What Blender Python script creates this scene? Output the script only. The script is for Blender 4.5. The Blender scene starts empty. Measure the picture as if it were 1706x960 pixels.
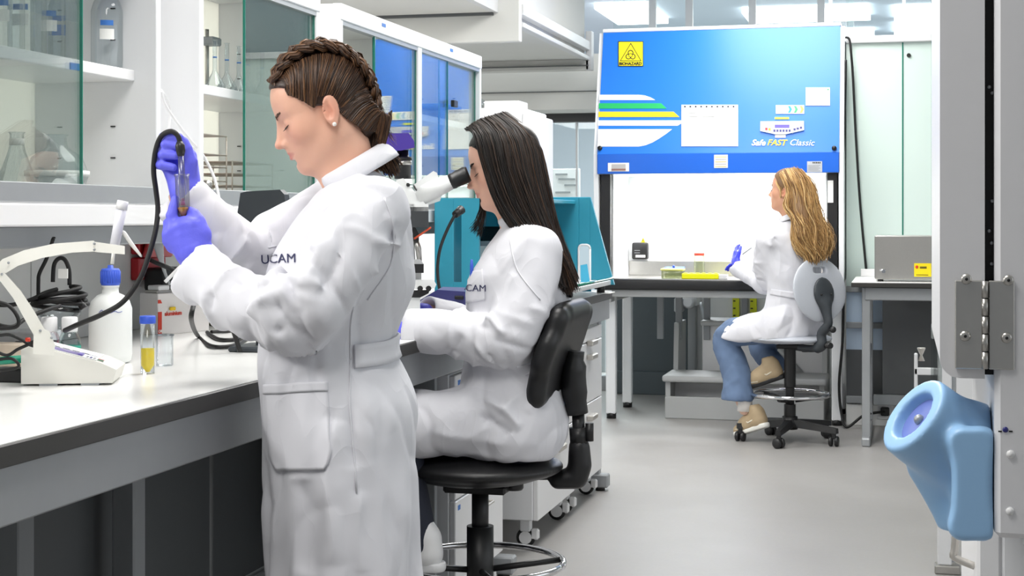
import bpy, bmesh, math, random
import numpy as np
from mathutils import Vector, Matrix
from mathutils.bvhtree import BVHTree

random.seed(7)
RNG = np.random.default_rng(11)
SC = bpy.context.scene
COL = SC.collection

# ------------------------------------------------------------------ camera
FPX, CAM_H, VPX, HORIZON = 2600.0, 1.235, 1505.0, 362.0      # focal length, eye height, corridor vanishing point (1706x960)
YAW = math.atan((VPX - 853) / FPX)
SN, CS = math.sin(YAW), math.cos(YAW)
cam_data = bpy.data.cameras.new('camera')
cam_data.sensor_width = 36.0
cam_data.lens = FPX / 1706 * 36.0
cam_data.shift_y = -(480 - HORIZON) / 1706
cam_data.clip_start = 0.05
cam = bpy.data.objects.new('camera', cam_data)
cam.location = (0, 0, CAM_H)
cam.rotation_euler = (math.pi / 2, 0, YAW)
COL.objects.link(cam)
SC.camera = cam

# ------------------------------------------------------------------ world and light
world = bpy.data.worlds.new('daylight')
SC.world = world
world.use_nodes = True
bg = world.node_tree.nodes['Background']
bg.inputs['Color'].default_value = (0.90, 0.95, 1.0, 1)
bg.inputs['Strength'].default_value = 0.27

def area_light(name, loc, rot, sx, sy, power, color=(1, 1, 1)):
    l = bpy.data.lights.new(name, 'AREA')
    l.shape = 'RECTANGLE'; l.size = sx; l.size_y = sy; l.energy = power; l.color = color
    o = bpy.data.objects.new(name, l)
    o.location = loc; o.rotation_euler = rot
    COL.objects.link(o)
    return o

# ceiling luminaires of the lab (their housings are built with the ceiling) and added fill lamps
for i, (lx, ly) in enumerate([(-0.95, 1.4), (-0.95, 3.9), (-0.95, 6.6), (-0.7, 8.55)]):
    area_light('ceiling_luminaire_light', (lx, ly, 2.92), (0, 0, 0), 0.9, 1.3, 38, (1, 0.985, 0.96))
for ly in (1.5, 4.2, 6.6):      # unseen lamps added behind the island bench to brighten the cabinet insides
    area_light('aisle_fill_light', (-3.4, ly, 2.30), (0, 0, 0), 0.9, 1.2, 75, (1, 0.99, 0.97))
for lx, ly in ((-2.6, 12.6), (0.2, 13.2)):
    area_light('far_room_fill', (lx, ly, 2.85), (0, 0, 0), 1.6, 1.6, 200, (0.95, 0.98, 1.0))  # added lamps that brighten the dark room beyond the glazing
area_light('right_fill_light', (3.3, 3.5, 1.9), (0, math.radians(80), 0), 2.2, 6.0, 42, (0.93, 0.97, 1.0))  # added fill from the open right side, lifting the cabinet fronts

SC.view_settings.view_transform = 'Standard'
SC.view_settings.look = 'None'
SC.view_settings.gamma = 1.0
SC.view_settings.use_curve_mapping = False
SC.view_settings.exposure = 0.09

# ------------------------------------------------------------------ helpers: picture ray -> point in the room
def ray(u, v):
    a = (u - 853) / FPX; b = (HORIZON - v) / FPX
    return np.array([-SN + a * CS, CS + a * SN, b])
def P(u, v, t):
    return np.array([0, 0, CAM_H]) + t * ray(u, v)
def onz(u, v, z):
    r = ray(u, v); return P(u, v, (z - CAM_H) / r[2])
def onx(u, v, x):
    return P(u, v, x / ray(u, v)[0])
def ony(u, v, y):
    return P(u, v, y / ray(u, v)[1])

# ------------------------------------------------------------------ materials
MATS = {}
def srgb(r, g, b):
    f = lambda c: (c / 255 / 12.92) if c / 255 <= 0.04045 else ((c / 255 + 0.055) / 1.055) ** 2.4
    return (f(r), f(g), f(b), 1)
def mat(name, col, rough=0.5, metal=0.0, bump=None, noise=None, **kw):
    """col is an sRGB triple; noise=(scale, amount) varies the colour, bump=(scale, strength) gives fine relief"""
    if name in MATS: return MATS[name]
    m = bpy.data.materials.new(name); m.use_nodes = True
    nt = m.node_tree; b = nt.nodes['Principled BSDF']
    b.inputs['Base Color'].default_value = srgb(*col)
    b.inputs['Roughness'].default_value = rough
    b.inputs['Metallic'].default_value = metal
    for k, v in kw.items(): b.inputs[k.replace('_', ' ')].default_value = v
    tc = None
    if noise or bump:
        tc = nt.nodes.new('ShaderNodeTexCoord')
    if noise:
        n = nt.nodes.new('ShaderNodeTexNoise'); n.inputs['Scale'].default_value = noise[0]; n.inputs['Detail'].default_value = 4
        nt.links.new(tc.outputs['Object'], n.inputs['Vector'])
        mx = nt.nodes.new('ShaderNodeMix'); mx.data_type = 'RGBA'
        c = np.array(srgb(*col)); a = noise[1]
        mx.inputs[6].default_value = (*(c[:3] * (1 - a)), 1); mx.inputs[7].default_value = (*np.minimum(c[:3] * (1 + a), 1), 1)
        nt.links.new(n.outputs['Fac'], mx.inputs[0]); nt.links.new(mx.outputs[2], b.inputs['Base Color'])
    if bump:
        n2 = nt.nodes.new('ShaderNodeTexNoise'); n2.inputs['Scale'].default_value = bump[0]; n2.inputs['Detail'].default_value = 3
        nt.links.new(tc.outputs['Object'], n2.inputs['Vector'])
        bp = nt.nodes.new('ShaderNodeBump'); bp.inputs['Strength'].default_value = bump[1]; bp.inputs['Distance'].default_value = 0.01
        nt.links.new(n2.outputs['Fac'], bp.inputs['Height']); nt.links.new(bp.outputs['Normal'], b.inputs['Normal'])
    MATS[name] = m
    return m
def glass_mat(name, tint=(235, 245, 243), gloss=0.08, rough=0.0):
    """thin sheet glass: mostly see-through with a Fresnel-like reflection"""
    m = bpy.data.materials.new(name); m.use_nodes = True
    nt = m.node_tree; nt.nodes.remove(nt.nodes['Principled BSDF'])
    out = nt.nodes['Material Output']
    tr = nt.nodes.new('ShaderNodeBsdfTransparent'); tr.inputs['Color'].default_value = srgb(*tint)
    gl = nt.nodes.new('ShaderNodeBsdfGlossy'); gl.inputs['Roughness'].default_value = rough
    fr = nt.nodes.new('ShaderNodeLayerWeight'); fr.inputs['Blend'].default_value = 0.25
    mth = nt.nodes.new('ShaderNodeMath'); mth.operation = 'MULTIPLY_ADD'; mth.inputs[1].default_value = 0.55; mth.inputs[2].default_value = gloss
    mx = nt.nodes.new('ShaderNodeMixShader')
    nt.links.new(fr.outputs['Fresnel'], mth.inputs[0]); nt.links.new(mth.outputs[0], mx.inputs[0])
    nt.links.new(tr.outputs[0], mx.inputs[1]); nt.links.new(gl.outputs[0], mx.inputs[2])
    nt.links.new(mx.outputs[0], out.inputs['Surface'])
    MATS[name] = m
    return m
def emis(name, col, strength):
    m = bpy.data.materials.new(name); m.use_nodes = True
    b = m.node_tree.nodes['Principled BSDF']
    b.inputs['Base Color'].default_value = srgb(*col)
    b.inputs['Emission Color'].default_value = srgb(*col); b.inputs['Emission Strength'].default_value = strength
    MATS[name] = m
    return m
def attr_mat(name, rough=0.5, bump=None, **kw):
    """colour read from the mesh's own colour attribute 'Col'"""
    m = mat(name, (128, 128, 128), rough, bump=bump, **kw)
    nt = m.node_tree; b = nt.nodes['Principled BSDF']
    a = nt.nodes.new('ShaderNodeAttribute'); a.attribute_name = 'Col'
    nt.links.new(a.outputs['Color'], b.inputs['Base Color'])
    return m

# ------------------------------------------------------------------ mesh building
class MB:
    def __init__(s): s.v = []; s.f = []; s.sm = []
    def add(s, verts, faces, smooth=False):
        o = len(s.v); s.v.extend([tuple(map(float, p)) for p in verts])
        s.f.extend([tuple(int(i) + o for i in f) for f in faces]); s.sm.extend([smooth] * len(faces)); return s
    def box(s, x0, x1, y0, y1, z0, z1, bev=0.0, M=None, seg=1):
        bm = bmesh.new(); bmesh.ops.create_cube(bm, size=1)
        bmesh.ops.scale(bm, vec=(x1 - x0, y1 - y0, z1 - z0), verts=bm.verts)
        if bev > 0:
            bmesh.ops.bevel(bm, geom=bm.edges[:], offset=bev, segments=seg, profile=0.5, affect='EDGES')
        bmesh.ops.translate(bm, vec=((x0 + x1) / 2, (y0 + y1) / 2, (z0 + z1) / 2), verts=bm.verts)
        if M is not None: bm.transform(M)
        bm.verts.index_update()
        s.add([v.co for v in bm.verts], [[v.index for v in f.verts] for f in bm.faces], seg > 1); bm.free(); return s
    def tube(s, pts, r, n=10, caps=True, smooth=True, flat=1.0):
        """round tube along a polyline; r a number or one per point"""
        pts = [np.array(p, float) for p in pts]; m = len(pts)
        r = [r] * m if np.isscalar(r) else list(r)
        T = []
        for i in range(m):
            d = pts[min(i + 1, m - 1)] - pts[max(i - 1, 0)]; T.append(d / (np.linalg.norm(d) + 1e-12))
        a = np.array([0, 0, 1.0]) if abs(T[0][2]) < 0.9 else np.array([1.0, 0, 0])
        N = np.cross(T[0], a); N /= np.linalg.norm(N)
        V = []
        for i in range(m):
            N = N - T[i] * N.dot(T[i]); N /= np.linalg.norm(N) + 1e-12; B = np.cross(T[i], N)
            for k in range(n):
                an = 2 * math.pi * k / n
                V.append(pts[i] + r[i] * (math.cos(an) * N + flat * math.sin(an) * B))
        Fc = [(i * n + k, i * n + (k + 1) % n, (i + 1) * n + (k + 1) % n, (i + 1) * n + k) for i in range(m - 1) for k in range(n)]
        s.add(V, Fc, smooth)
        if caps:
            o = len(s.v) - m * n
            s.f.append(tuple(o + k for k in reversed(range(n)))); s.f.append(tuple(o + (m - 1) * n + k for k in range(n))); s.sm += [False, False]
        return s
    def cyl(s, a, b, r, n=16, r2=None, smooth=True): return s.tube([a, b], [r, r if r2 is None else r2], n, True, smooth)
    def lathe(s, prof, c=(0, 0, 0), n=24, axis='z', smooth=True, M=None, close=False):
        """prof: list of (radius, height)"""
        V = []
        for (r, h) in prof:
            for k in range(n):
                an = 2 * math.pi * k / n; p = (r * math.cos(an), r * math.sin(an), h)
                if axis == 'x': p = (p[2], p[0], p[1])
                elif axis == 'y': p = (p[0], p[2], -p[1])
                p = Vector(p)
                if M is not None: p = M @ p
                V.append((p[0] + c[0], p[1] + c[1], p[2] + c[2]))
        m = len(prof)
        Fc = [(i * n + k, i * n + (k + 1) % n, (i + 1) * n + (k + 1) % n, (i + 1) * n + k) for i in range(m - 1) for k in range(n)]
        o = len(s.v); s.add(V, Fc, smooth)
        if prof[0][0] > 1e-6: s.f.append(tuple(o + k for k in reversed(range(n)))); s.sm.append(False)
        if prof[-1][0] > 1e-6: s.f.append(tuple(o + (m - 1) * n + k for k in range(n))); s.sm.append(False)
        return s
    def prism(s, poly, d0, d1, axis='y', M=None):
        """2D outline extruded; axis y: poly is (x,z); axis x: poly is (y,z); axis z: poly is (x,y)"""
        def mk(p, d):
            q = {'y': (p[0], d, p[1]), 'x': (d, p[0], p[1]), 'z': (p[0], p[1], d)}[axis]
            return tuple(M @ Vector(q)) if M is not None else q
        n = len(poly)
        V = [mk(p, d0) for p in poly] + [mk(p, d1) for p in poly]
        Fc = [tuple(range(n)), tuple(reversed(range(n, 2 * n)))] + [(i, n + i, n + (i + 1) % n, (i + 1) % n) for i in range(n)]
        return s.add(V, Fc, False)
    def ball(s, c, r, n=16, m=10):
        r = (r, r, r) if np.isscalar(r) else r
        V = []
        for i in range(m + 1):
            th = math.pi * i / m
            for k in range(n):
                an = 2 * math.pi * k / n
                V.append((c[0] + r[0] * math.sin(th) * math.cos(an), c[1] + r[1] * math.sin(th) * math.sin(an), c[2] + r[2] * math.cos(th)))
        Fc = [(i * n + k, (i + 1) * n + k, (i + 1) * n + (k + 1) % n, i * n + (k + 1) % n) for i in range(m) for k in range(n)]
        return s.add(V, Fc, True)
    def build(s, name, m, parent=None, local=False, **props):
        return mesh_obj(name, s.v, s.f, m, parent, local, s.sm, **props)

def mesh_obj(name, V, Fc, m, parent=None, local=False, sm=None, col=None, fix=True, **props):
    me = bpy.data.meshes.new(name)
    V = np.array(V, float).reshape(-1, 3)
    if parent is not None and not local:
        Mi = world_of(parent).inverted()
        V = V @ np.array(Mi.to_3x3()).T + np.array(Mi.translation)
    me.from_pydata(V.tolist(), [], [tuple(f) for f in Fc] if not isinstance(Fc, np.ndarray) else Fc.tolist())
    if fix and len(Fc) < 20000:
        bm = bmesh.new(); bm.from_mesh(me); bmesh.ops.recalc_face_normals(bm, faces=bm.faces); bm.to_mesh(me); bm.free()
    if sm is True: me.polygons.foreach_set('use_smooth', [True] * len(me.polygons))
    elif sm is not None and len(sm) == len(me.polygons): me.polygons.foreach_set('use_smooth', sm)
    if m is not None: me.materials.append(m)
    if col is not None:
        at = me.color_attributes.new('Col', 'FLOAT_COLOR', 'POINT')
        c = np.ones((len(V), 4), np.float32); c[:, :3] = col
        at.data.foreach_set('color', c.ravel())
    o = bpy.data.objects.new(name, me); COL.objects.link(o)
    if parent is not None: o.parent = parent
    for k, v in props.items(): o[k] = v
    return o
def world_of(o):
    M = Matrix.LocRotScale(o.location, o.rotation_euler, o.scale)
    return world_of(o.parent) @ M if o.parent else M
def thing(name, label, cat, loc=(0, 0, 0), rotz=0.0, group=None):
    o = bpy.data.objects.new(name, None); COL.objects.link(o)
    o.empty_display_size = 0.05
    o.location = loc; o.rotation_euler = (0, 0, rotz); o['label'] = label; o['category'] = cat
    if group: o['group'] = group
    return o
def tag(o, label, cat, group=None):
    o['label'] = label; o['category'] = cat
    if group: o['group'] = group
    return o
def struct(name, mb, m, parent=None, label=None):
    o = mb.build(name, m, parent)
    if parent is None: o['kind'] = 'structure'
    if label: o['label'] = label
    return o
def copy_tree(o, parent=None):
    c = o.copy(); COL.objects.link(c); c.parent = parent
    for ch in list(o.children): copy_tree(ch, c)
    return c
def catmull(pts, n=8, closed=False):
    pts = [np.array(p, float) for p in pts]; out = []
    m = len(pts)
    for i in range(m - 1):
        p0 = pts[max(i - 1, 0)]; p1 = pts[i]; p2 = pts[i + 1]; p3 = pts[min(i + 2, m - 1)]
        for k in range(n):
            t = k / n
            out.append(0.5 * ((2 * p1) + (-p0 + p2) * t + (2 * p0 - 5 * p1 + 4 * p2 - p3) * t * t + (-p0 + 3 * p1 - 3 * p2 + p3) * t ** 3))
    out.append(pts[-1]); return out
def text_mesh(s, size, shear=0.0, extrude=0.0004, bold=0.0, space=1.0, align='CENTER'):
    cu = bpy.data.curves.new('lettering', 'FONT'); cu.body = s; cu.size = size; cu.shear = shear; cu.extrude = extrude; cu.offset = bold
    cu.align_x = align; cu.align_y = 'CENTER'; cu.space_character = space; cu.resolution_u = 3
    o = bpy.data.objects.new('lettering', cu); COL.objects.link(o)
    dg = bpy.context.evaluated_depsgraph_get(); me = bpy.data.meshes.new_from_object(o.evaluated_get(dg))
    V = np.array([v.co[:] for v in me.vertices]).reshape(-1, 3); Fc = [tuple(p.vertices) for p in me.polygons]
    bpy.data.objects.remove(o); bpy.data.meshes.remove(me); bpy.data.curves.remove(cu)
    return V, Fc
def lettering(name, s, size, origin, right, up, m, parent, **kw):
    V, Fc = text_mesh(s, size, **kw)
    r = np.array(right, float); r /= np.linalg.norm(r); u = np.array(up, float); u -= r * u.dot(r); u /= np.linalg.norm(u); n = np.cross(r, u)
    W = np.array(origin) + V[:, :1] * r + V[:, 1:2] * u + V[:, 2:3] * n
    return mesh_obj(name, W, Fc, m, parent)
def round_rect(w, h, r, n=5):
    out = []
    for cx, cy, a0 in ((w / 2 - r, h / 2 - r, 0), (-w / 2 + r, h / 2 - r, 90), (-w / 2 + r, -h / 2 + r, 180), (w / 2 - r, -h / 2 + r, 270)):
        for k in range(n + 1):
            a = math.radians(a0 + 90 * k / n); out.append((cx + r * math.cos(a), cy + r * math.sin(a)))
    return out

# ------------------------------------------------------------------ soft modelling: signed distance field on a grid -> quad surface
class Sdf:
    def __init__(s, lo, hi, res):
        s.lo = np.array(lo, np.float32); s.res = res
        s.n = np.ceil((np.array(hi) - s.lo) / res).astype(int) + 1
        s.g = np.full(s.n, 0.2, np.float32)
    def _blk(s, lo, hi, k):
        m = 3 * s.res + k
        i0 = np.clip(np.floor((np.array(lo) - m - s.lo) / s.res).astype(int), 0, s.n - 1)
        i1 = np.clip(np.ceil((np.array(hi) + m - s.lo) / s.res).astype(int) + 1, 1, s.n)
        ax = [s.lo[a] + s.res * np.arange(i0[a], i1[a], dtype=np.float32) for a in range(3)]
        X, Y, Z = np.meshgrid(*ax, indexing='ij', sparse=True)
        return tuple(slice(i0[a], i1[a]) for a in range(3)), X, Y, Z
    def _mix(s, sl, d, k, op):
        g = s.g[sl]
        if op == 'add':
            h = np.maximum(k - np.abs(g - d), 0) / k if k > 0 else 0
            s.g[sl] = np.minimum(g, d) - h * h * k / 4
        elif op == 'sub':
            d = -d
            h = np.maximum(k - np.abs(g - d), 0) / k if k > 0 else 0
            s.g[sl] = np.maximum(g, d) + h * h * k / 4
        elif op == 'min': s.g[sl] = np.minimum(g, d)
    def ell(s, c, r, k=0.01, op='add', R=None):
        c = np.array(c, float); r = np.array([r] * 3 if np.isscalar(r) else r, float)
        e = np.full(3, r.max()) if R is not None else r
        sl, X, Y, Z = s._blk(c - e, c + e, k)
        x, y, z = X - c[0], Y - c[1], Z - c[2]
        if R is not None:   # rows of R are the ellipsoid's axes
            x, y, z = R[0][0] * x + R[0][1] * y + R[0][2] * z, R[1][0] * x + R[1][1] * y + R[1][2] * z, R[2][0] * x + R[2][1] * y + R[2][2] * z
        k0 = np.sqrt((x / r[0]) ** 2 + (y / r[1]) ** 2 + (z / r[2]) ** 2) + 1e-6
        k1 = np.sqrt((x / r[0] ** 2) ** 2 + (y / r[1] ** 2) ** 2 + (z / r[2] ** 2) ** 2) + 1e-6
        s._mix(sl, (k0 * (k0 - 1) / k1).astype(np.float32), k, op); return s
    def cap(s, a, b, ra, rb=None, k=0.01, op='add'):
        rb = ra if rb is None else rb
        a = np.array(a, float); b = np.array(b, float); rm = max(ra, rb)
        sl, X, Y, Z = s._blk(np.minimum(a, b) - rm, np.maximum(a, b) + rm, k)
        d = b - a; L2 = d.dot(d) + 1e-12
        x, y, z = X - a[0], Y - a[1], Z - a[2]
        t = np.clip((x * d[0] + y * d[1] + z * d[2]) / L2, 0, 1)
        dist = np.sqrt((x - t * d[0]) ** 2 + (y - t * d[1]) ** 2 + (z - t * d[2]) ** 2) - (ra + (rb - ra) * t)
        s._mix(sl, dist.astype(np.float32), k, op); return s
    def chain(s, pts, rad, k=0.01, op='add', ki=None):
        """capsules along a path, joined to each other and then blended in as one"""
        rad = [rad] * len(pts) if np.isscalar(rad) else rad
        t = Sdf.__new__(Sdf); t.lo, t.res, t.n = s.lo, s.res, s.n
        pts = [np.array(p, float) for p in pts]; rm = max(rad)
        lo = np.min(pts, 0) - rm; hi = np.max(pts, 0) + rm
        sl, X, Y, Z = s._blk(lo, hi, k)
        D = None
        for a, b, ra, rb in zip(pts[:-1], pts[1:], rad[:-1], rad[1:]):
            d = b - a; L2 = d.dot(d) + 1e-12
            x, y, z = X - a[0], Y - a[1], Z - a[2]
            tt = np.clip((x * d[0] + y * d[1] + z * d[2]) / L2, 0, 1)
            dist = np.sqrt((x - tt * d[0]) ** 2 + (y - tt * d[1]) ** 2 + (z - tt * d[2]) ** 2) - (ra + (rb - ra) * tt)
            if D is None: D = dist
            elif ki:
                h = np.maximum(ki - np.abs(D - dist), 0) / ki; D = np.minimum(D, dist) - h * h * ki / 4
            else: D = np.minimum(D, dist)
        s._mix(sl, D.astype(np.float32), k, op); return s
    def loft(s, secs, ax, k=0.02, op='add'):
        """stack of elliptical sections (centre, ra along ax, rb across); ax a horizontal unit vector; stacked in z"""
        secs = sorted(secs, key=lambda q: q[0][2]); ax = np.array(ax, float); bx = np.array([-ax[1], ax[0], 0.0])
        zz = np.array([q[0][2] for q in secs]); cx = np.array([q[0][0] for q in secs]); cy = np.array([q[0][1] for q in secs])
        ra = np.array([q[1] for q in secs]); rb = np.array([q[2] for q in secs])
        rm = max(ra.max(), rb.max())
        lo = (cx.min() - rm, cy.min() - rm, zz[0] - 0.01); hi = (cx.max() + rm, cy.max() + rm, zz[-1] + 0.01)
        sl, X, Y, Z = s._blk(lo, hi, k)
        z = Z.ravel()
        def sm(v):   # smooth interpolation through the sections
            return catmull_eval(zz, v, np.clip(z, zz[0], zz[-1]))[None, None, :]
        CX, CY, RA, RB = sm(cx), sm(cy), np.maximum(sm(ra), 0.005), np.maximum(sm(rb), 0.005)
        x, y = X - CX, Y - CY
        p, q = x * ax[0] + y * ax[1], x * bx[0] + y * bx[1]
        k0 = np.sqrt((p / RA) ** 2 + (q / RB) ** 2) + 1e-6
        k1 = np.sqrt((p / RA ** 2) ** 2 + (q / RB ** 2) ** 2) + 1e-6
        d = k0 * (k0 - 1) / k1
        dz = np.maximum(zz[0] - Z, Z - zz[-1])
        d = np.maximum(d, dz)
        s._mix(sl, d.astype(np.float32), k, op); return s
    def half(s, pnt, nrm, op='sub', k=0.0):
        """cut away the side the normal points to"""
        ax = [s.lo[a] + s.res * np.arange(s.n[a], dtype=np.float32) for a in range(3)]
        X, Y, Z = np.meshgrid(*ax, indexing='ij', sparse=True)
        n = np.array(nrm, float); n /= np.linalg.norm(n)
        d = (X - pnt[0]) * n[0] + (Y - pnt[1]) * n[1] + (Z - pnt[2]) * n[2]
        s.g = np.maximum(s.g, d.astype(np.float32)) if k <= 0 else np.maximum(s.g, d.astype(np.float32)) + (np.maximum(k - np.abs(s.g - d), 0) / k) ** 2 * k / 4
        return s
    def func(s, fn):
        ax = [s.lo[a] + s.res * np.arange(s.n[a], dtype=np.float32) for a in range(3)]
        s.g = fn(s.g, *np.meshgrid(*ax, indexing='ij', sparse=True)).astype(np.float32); return s
    def mesh(s, smooth=1):
        g = s.g.copy()
        g[0], g[-1], g[:, 0], g[:, -1], g[:, :, 0], g[:, :, -1] = [0.05] * 6    # always closed
        n = np.array(g.shape); ins = g < 0
        acc = np.zeros((*(n - 1), 3), np.float32); cnt = np.zeros(n - 1, np.float32)
        cr = []
        for a in range(3):
            s0 = [slice(None)] * 3; s1 = [slice(None)] * 3; s0[a] = slice(0, -1); s1[a] = slice(1, None)
            A, B = g[tuple(s0)], g[tuple(s1)]
            idx = np.argwhere(ins[tuple(s0)] != ins[tuple(s1)])
            va = A[tuple(idx.T)]; vb = B[tuple(idx.T)]
            t = va / (va - vb)
            p = idx.astype(np.float32); p[:, a] += t
            cr.append((idx, va < 0))
            o = [b for b in range(3) if b != a]
            for d0 in (0, 1):
                for d1 in (0, 1):
                    c = idx.copy(); c[:, o[0]] -= d0; c[:, o[1]] -= d1
                    ok = (c >= 0).all(1) & (c < n - 1).all(1)
                    np.add.at(acc, tuple(c[ok].T), p[ok]); np.add.at(cnt, tuple(c[ok].T), 1)
        cells = np.argwhere(cnt > 0); ids = np.full(n - 1, -1, np.int64); ids[tuple(cells.T)] = np.arange(len(cells))
        V = acc[tuple(cells.T)] / cnt[tuple(cells.T)][:, None] * s.res + s.lo
        Q = []
        for a, (idx, neg) in enumerate(cr):
            o = [(a + 1) % 3, (a + 2) % 3]
            c = [idx.copy() for _ in range(4)]
            c[1][:, o[0]] -= 1; c[2][:, o[0]] -= 1; c[2][:, o[1]] -= 1; c[3][:, o[1]] -= 1
            ok = np.ones(len(idx), bool)
            for q in c: ok &= (q >= 0).all(1) & (q < n - 1).all(1)
            qd = np.stack([ids[tuple(q[ok].T)] for q in c], 1); ng = neg[ok]
            qd[~ng] = qd[~ng][:, ::-1]
            Q.append(qd)
        Q = np.concatenate(Q)
        for _ in range(smooth): V = relax(V, Q, 0.5)
        return V.astype(np.float64), Q
def catmull_eval(xs, ys, x):
    m = np.gradient(ys, xs)
    i = np.clip(np.searchsorted(xs, x) - 1, 0, len(xs) - 2)
    h = xs[i + 1] - xs[i]; t = (x - xs[i]) / h
    return ((2 * t ** 3 - 3 * t ** 2 + 1) * ys[i] + (t ** 3 - 2 * t ** 2 + t) * h * m[i] + (-2 * t ** 3 + 3 * t ** 2) * ys[i + 1] + (t ** 3 - t ** 2) * h * m[i + 1]).astype(np.float32)
def relax(V, Q, w):
    a = np.zeros_like(V); c = np.zeros(len(V))
    for i in range(4):
        j = (i + 1) % 4
        np.add.at(a, Q[:, i], V[Q[:, j]]); np.add.at(c, Q[:, i], 1)
        np.add.at(a, Q[:, j], V[Q[:, i]]); np.add.at(c, Q[:, j], 1)
    return V * (1 - w) + w * a / np.maximum(c, 1)[:, None]
def normals(V, Q):
    n = np.cross(V[Q[:, 2]] - V[Q[:, 0]], V[Q[:, 3]] - V[Q[:, 1]])
    N = np.zeros_like(V)
    for i in range(4): np.add.at(N, Q[:, i], n)
    return N / (np.linalg.norm(N, axis=1)[:, None] + 1e-12)
def seg_dist(V, pts):
    """distance of each vertex to a polyline, and the parameter 0..1 along it"""
    best = np.full(len(V), 9.0); par = np.zeros(len(V)); m = len(pts) - 1
    for i in range(m):
        a = np.array(pts[i], float); d = np.array(pts[i + 1], float) - a
        t = np.clip((V - a) @ d / (d @ d + 1e-12), 0, 1)
        r = np.linalg.norm(V - a - t[:, None] * d, axis=1)
        b = r < best; best[b] = r[b]; par[b] = (i + t[b]) / m
    return best, par
def folds(V, Q, lines):
    """raise or sink soft ridges along lines: (points, width, height); both ends fade out"""
    N = normals(V, Q)
    H = np.zeros(len(V))
    for pts, w, h in lines:
        pts = catmull(pts, 5) if len(pts) > 2 else pts
        d, t = seg_dist(V, pts)
        fade = np.clip(4 * t * (1 - t) * 1.6, 0, 1) ** 0.7
        H += h * np.exp(-d / w * (1 - .45 * np.exp(-d / w * 3))) * fade
    return V + N * H[:, None]
def waves(V, seed, scale, k=7):
    """smooth pseudo-noise in -1..1 made of a few crossed sines"""
    r = np.random.default_rng(seed); out = np.zeros(len(V))
    for i in range(k):
        d = r.normal(size=3); d /= np.linalg.norm(d)
        f = scale * r.uniform(0.6, 1.7); out += np.sin(V @ d * f + r.uniform(0, 6.28) + 1.3 * np.sin(V @ r.normal(size=3) * scale * 0.5 + r.uniform(0, 6)))
    return out / k * 1.6
def strands(mb_out, guides, n, rad, jit, seed, sides=3, npts=14, colors=None, taper=0.35, wave=0.0):
    """hair: thin tubes blended between neighbouring guide curves; returns verts, faces, colours"""
    r = np.random.default_rng(seed); G = []
    for g in guides:
        c = np.array(catmull(g, 8)); L = np.concatenate([[0], np.cumsum(np.linalg.norm(np.diff(c, axis=0), axis=1))]); L /= L[-1]
        tt = np.linspace(0, 1, npts)
        G.append(np.stack([np.interp(tt, L, c[:, a]) for a in range(3)], 1))
    G = np.array(G)
    V, Fc, C = mb_out
    o = len(V) if isinstance(V, list) else 0
    for q in range(n):
        x = r.uniform(0, len(G) - 1.0001); i = int(x); f = x - i
        p = G[i] * (1 - f) + G[i + 1] * f
        off = r.normal(size=3) * jit; wob = r.normal(size=3) * jit * 0.35; ph = r.uniform(0, 6.28)
        tt = np.linspace(0, 1, npts)
        p = p + off * (0.35 + 0.65 * tt[:, None]) + wob * np.sin(tt * 9 + ph)[:, None]
        if wave:
            e = np.cross(p[-1] - p[0], [0.25, 0.97, 0]); e /= np.linalg.norm(e); p = p + e * (wave * tt * np.sin(tt * 13 + x * 4.1))[:, None] + np.array([0, -1.0, 0]) * (wave * .6 * tt * np.cos(tt * 12 + x * 5.3))[:, None]
        cut = r.uniform(0.9, 1.0); m = max(3, int(npts * cut)); p = p[:m]
        T = np.gradient(p, axis=0); T /= np.linalg.norm(T, axis=1)[:, None] + 1e-9
        a = r.normal(size=3); Nn = np.cross(T, a); Nn /= np.linalg.norm(Nn, axis=1)[:, None] + 1e-9; B = np.cross(T, Nn)
        rr = rad * r.uniform(0.6, 1.3) * (1 - (1 - taper) * np.linspace(0, 1, m) ** 2)
        col = colors[r.integers(len(colors))] if colors is not None else (1, 1, 1)
        base = len(V)
        for k in range(sides):
            pass
        an = np.arange(sides) * 2 * math.pi / sides
        ring = p[:, None, :] + rr[:, None, None] * (np.cos(an)[None, :, None] * Nn[:, None, :] + np.sin(an)[None, :, None] * B[:, None, :])
        V.extend(ring.reshape(-1, 3).tolist()); C.extend([col] * (m * sides))
        for j in range(m - 1):
            for k in range(sides):
                Fc.append((base + j * sides + k, base + j * sides + (k + 1) % sides, base + (j + 1) * sides + (k + 1) % sides, base + (j + 1) * sides + k))
    return mb_out

# ================================================================== THE ROOM
M_floor = mat('vinyl_floor', (154, 152, 150), 0.38, noise=(60, 0.05), bump=(220, 0.02))
nt = M_floor.node_tree
_v = nt.nodes.new('ShaderNodeTexNoise'); _v.inputs['Scale'].default_value = 2.2; _v.inputs['Detail'].default_value = 5
_tc = nt.nodes.new('ShaderNodeTexCoord'); nt.links.new(_tc.outputs['Object'], _v.inputs['Vector'])
_mr = nt.nodes.new('ShaderNodeMapRange'); _mr.inputs[3].default_value = 0.28; _mr.inputs[4].default_value = 0.5
nt.links.new(_v.outputs['Fac'], _mr.inputs[0]); nt.links.new(_mr.outputs[0], nt.nodes['Principled BSDF'].inputs['Roughness'])
M_wall = mat('white_wall_paint', (236, 236, 234), 0.7, noise=(6, 0.015))
M_ceil = mat('ceiling_panel', (226, 226, 222), 0.75, noise=(4, 0.02))
M_white = mat('white_laminate', (229, 229, 230), 0.35, noise=(5, 0.01))
M_whitemetal = mat('white_powder_coat', (222, 223, 225), 0.4, noise=(8, 0.01))
M_alu = mat('grey_aluminium', (160, 163, 166), 0.42, 0.35, noise=(30, 0.03))
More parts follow.
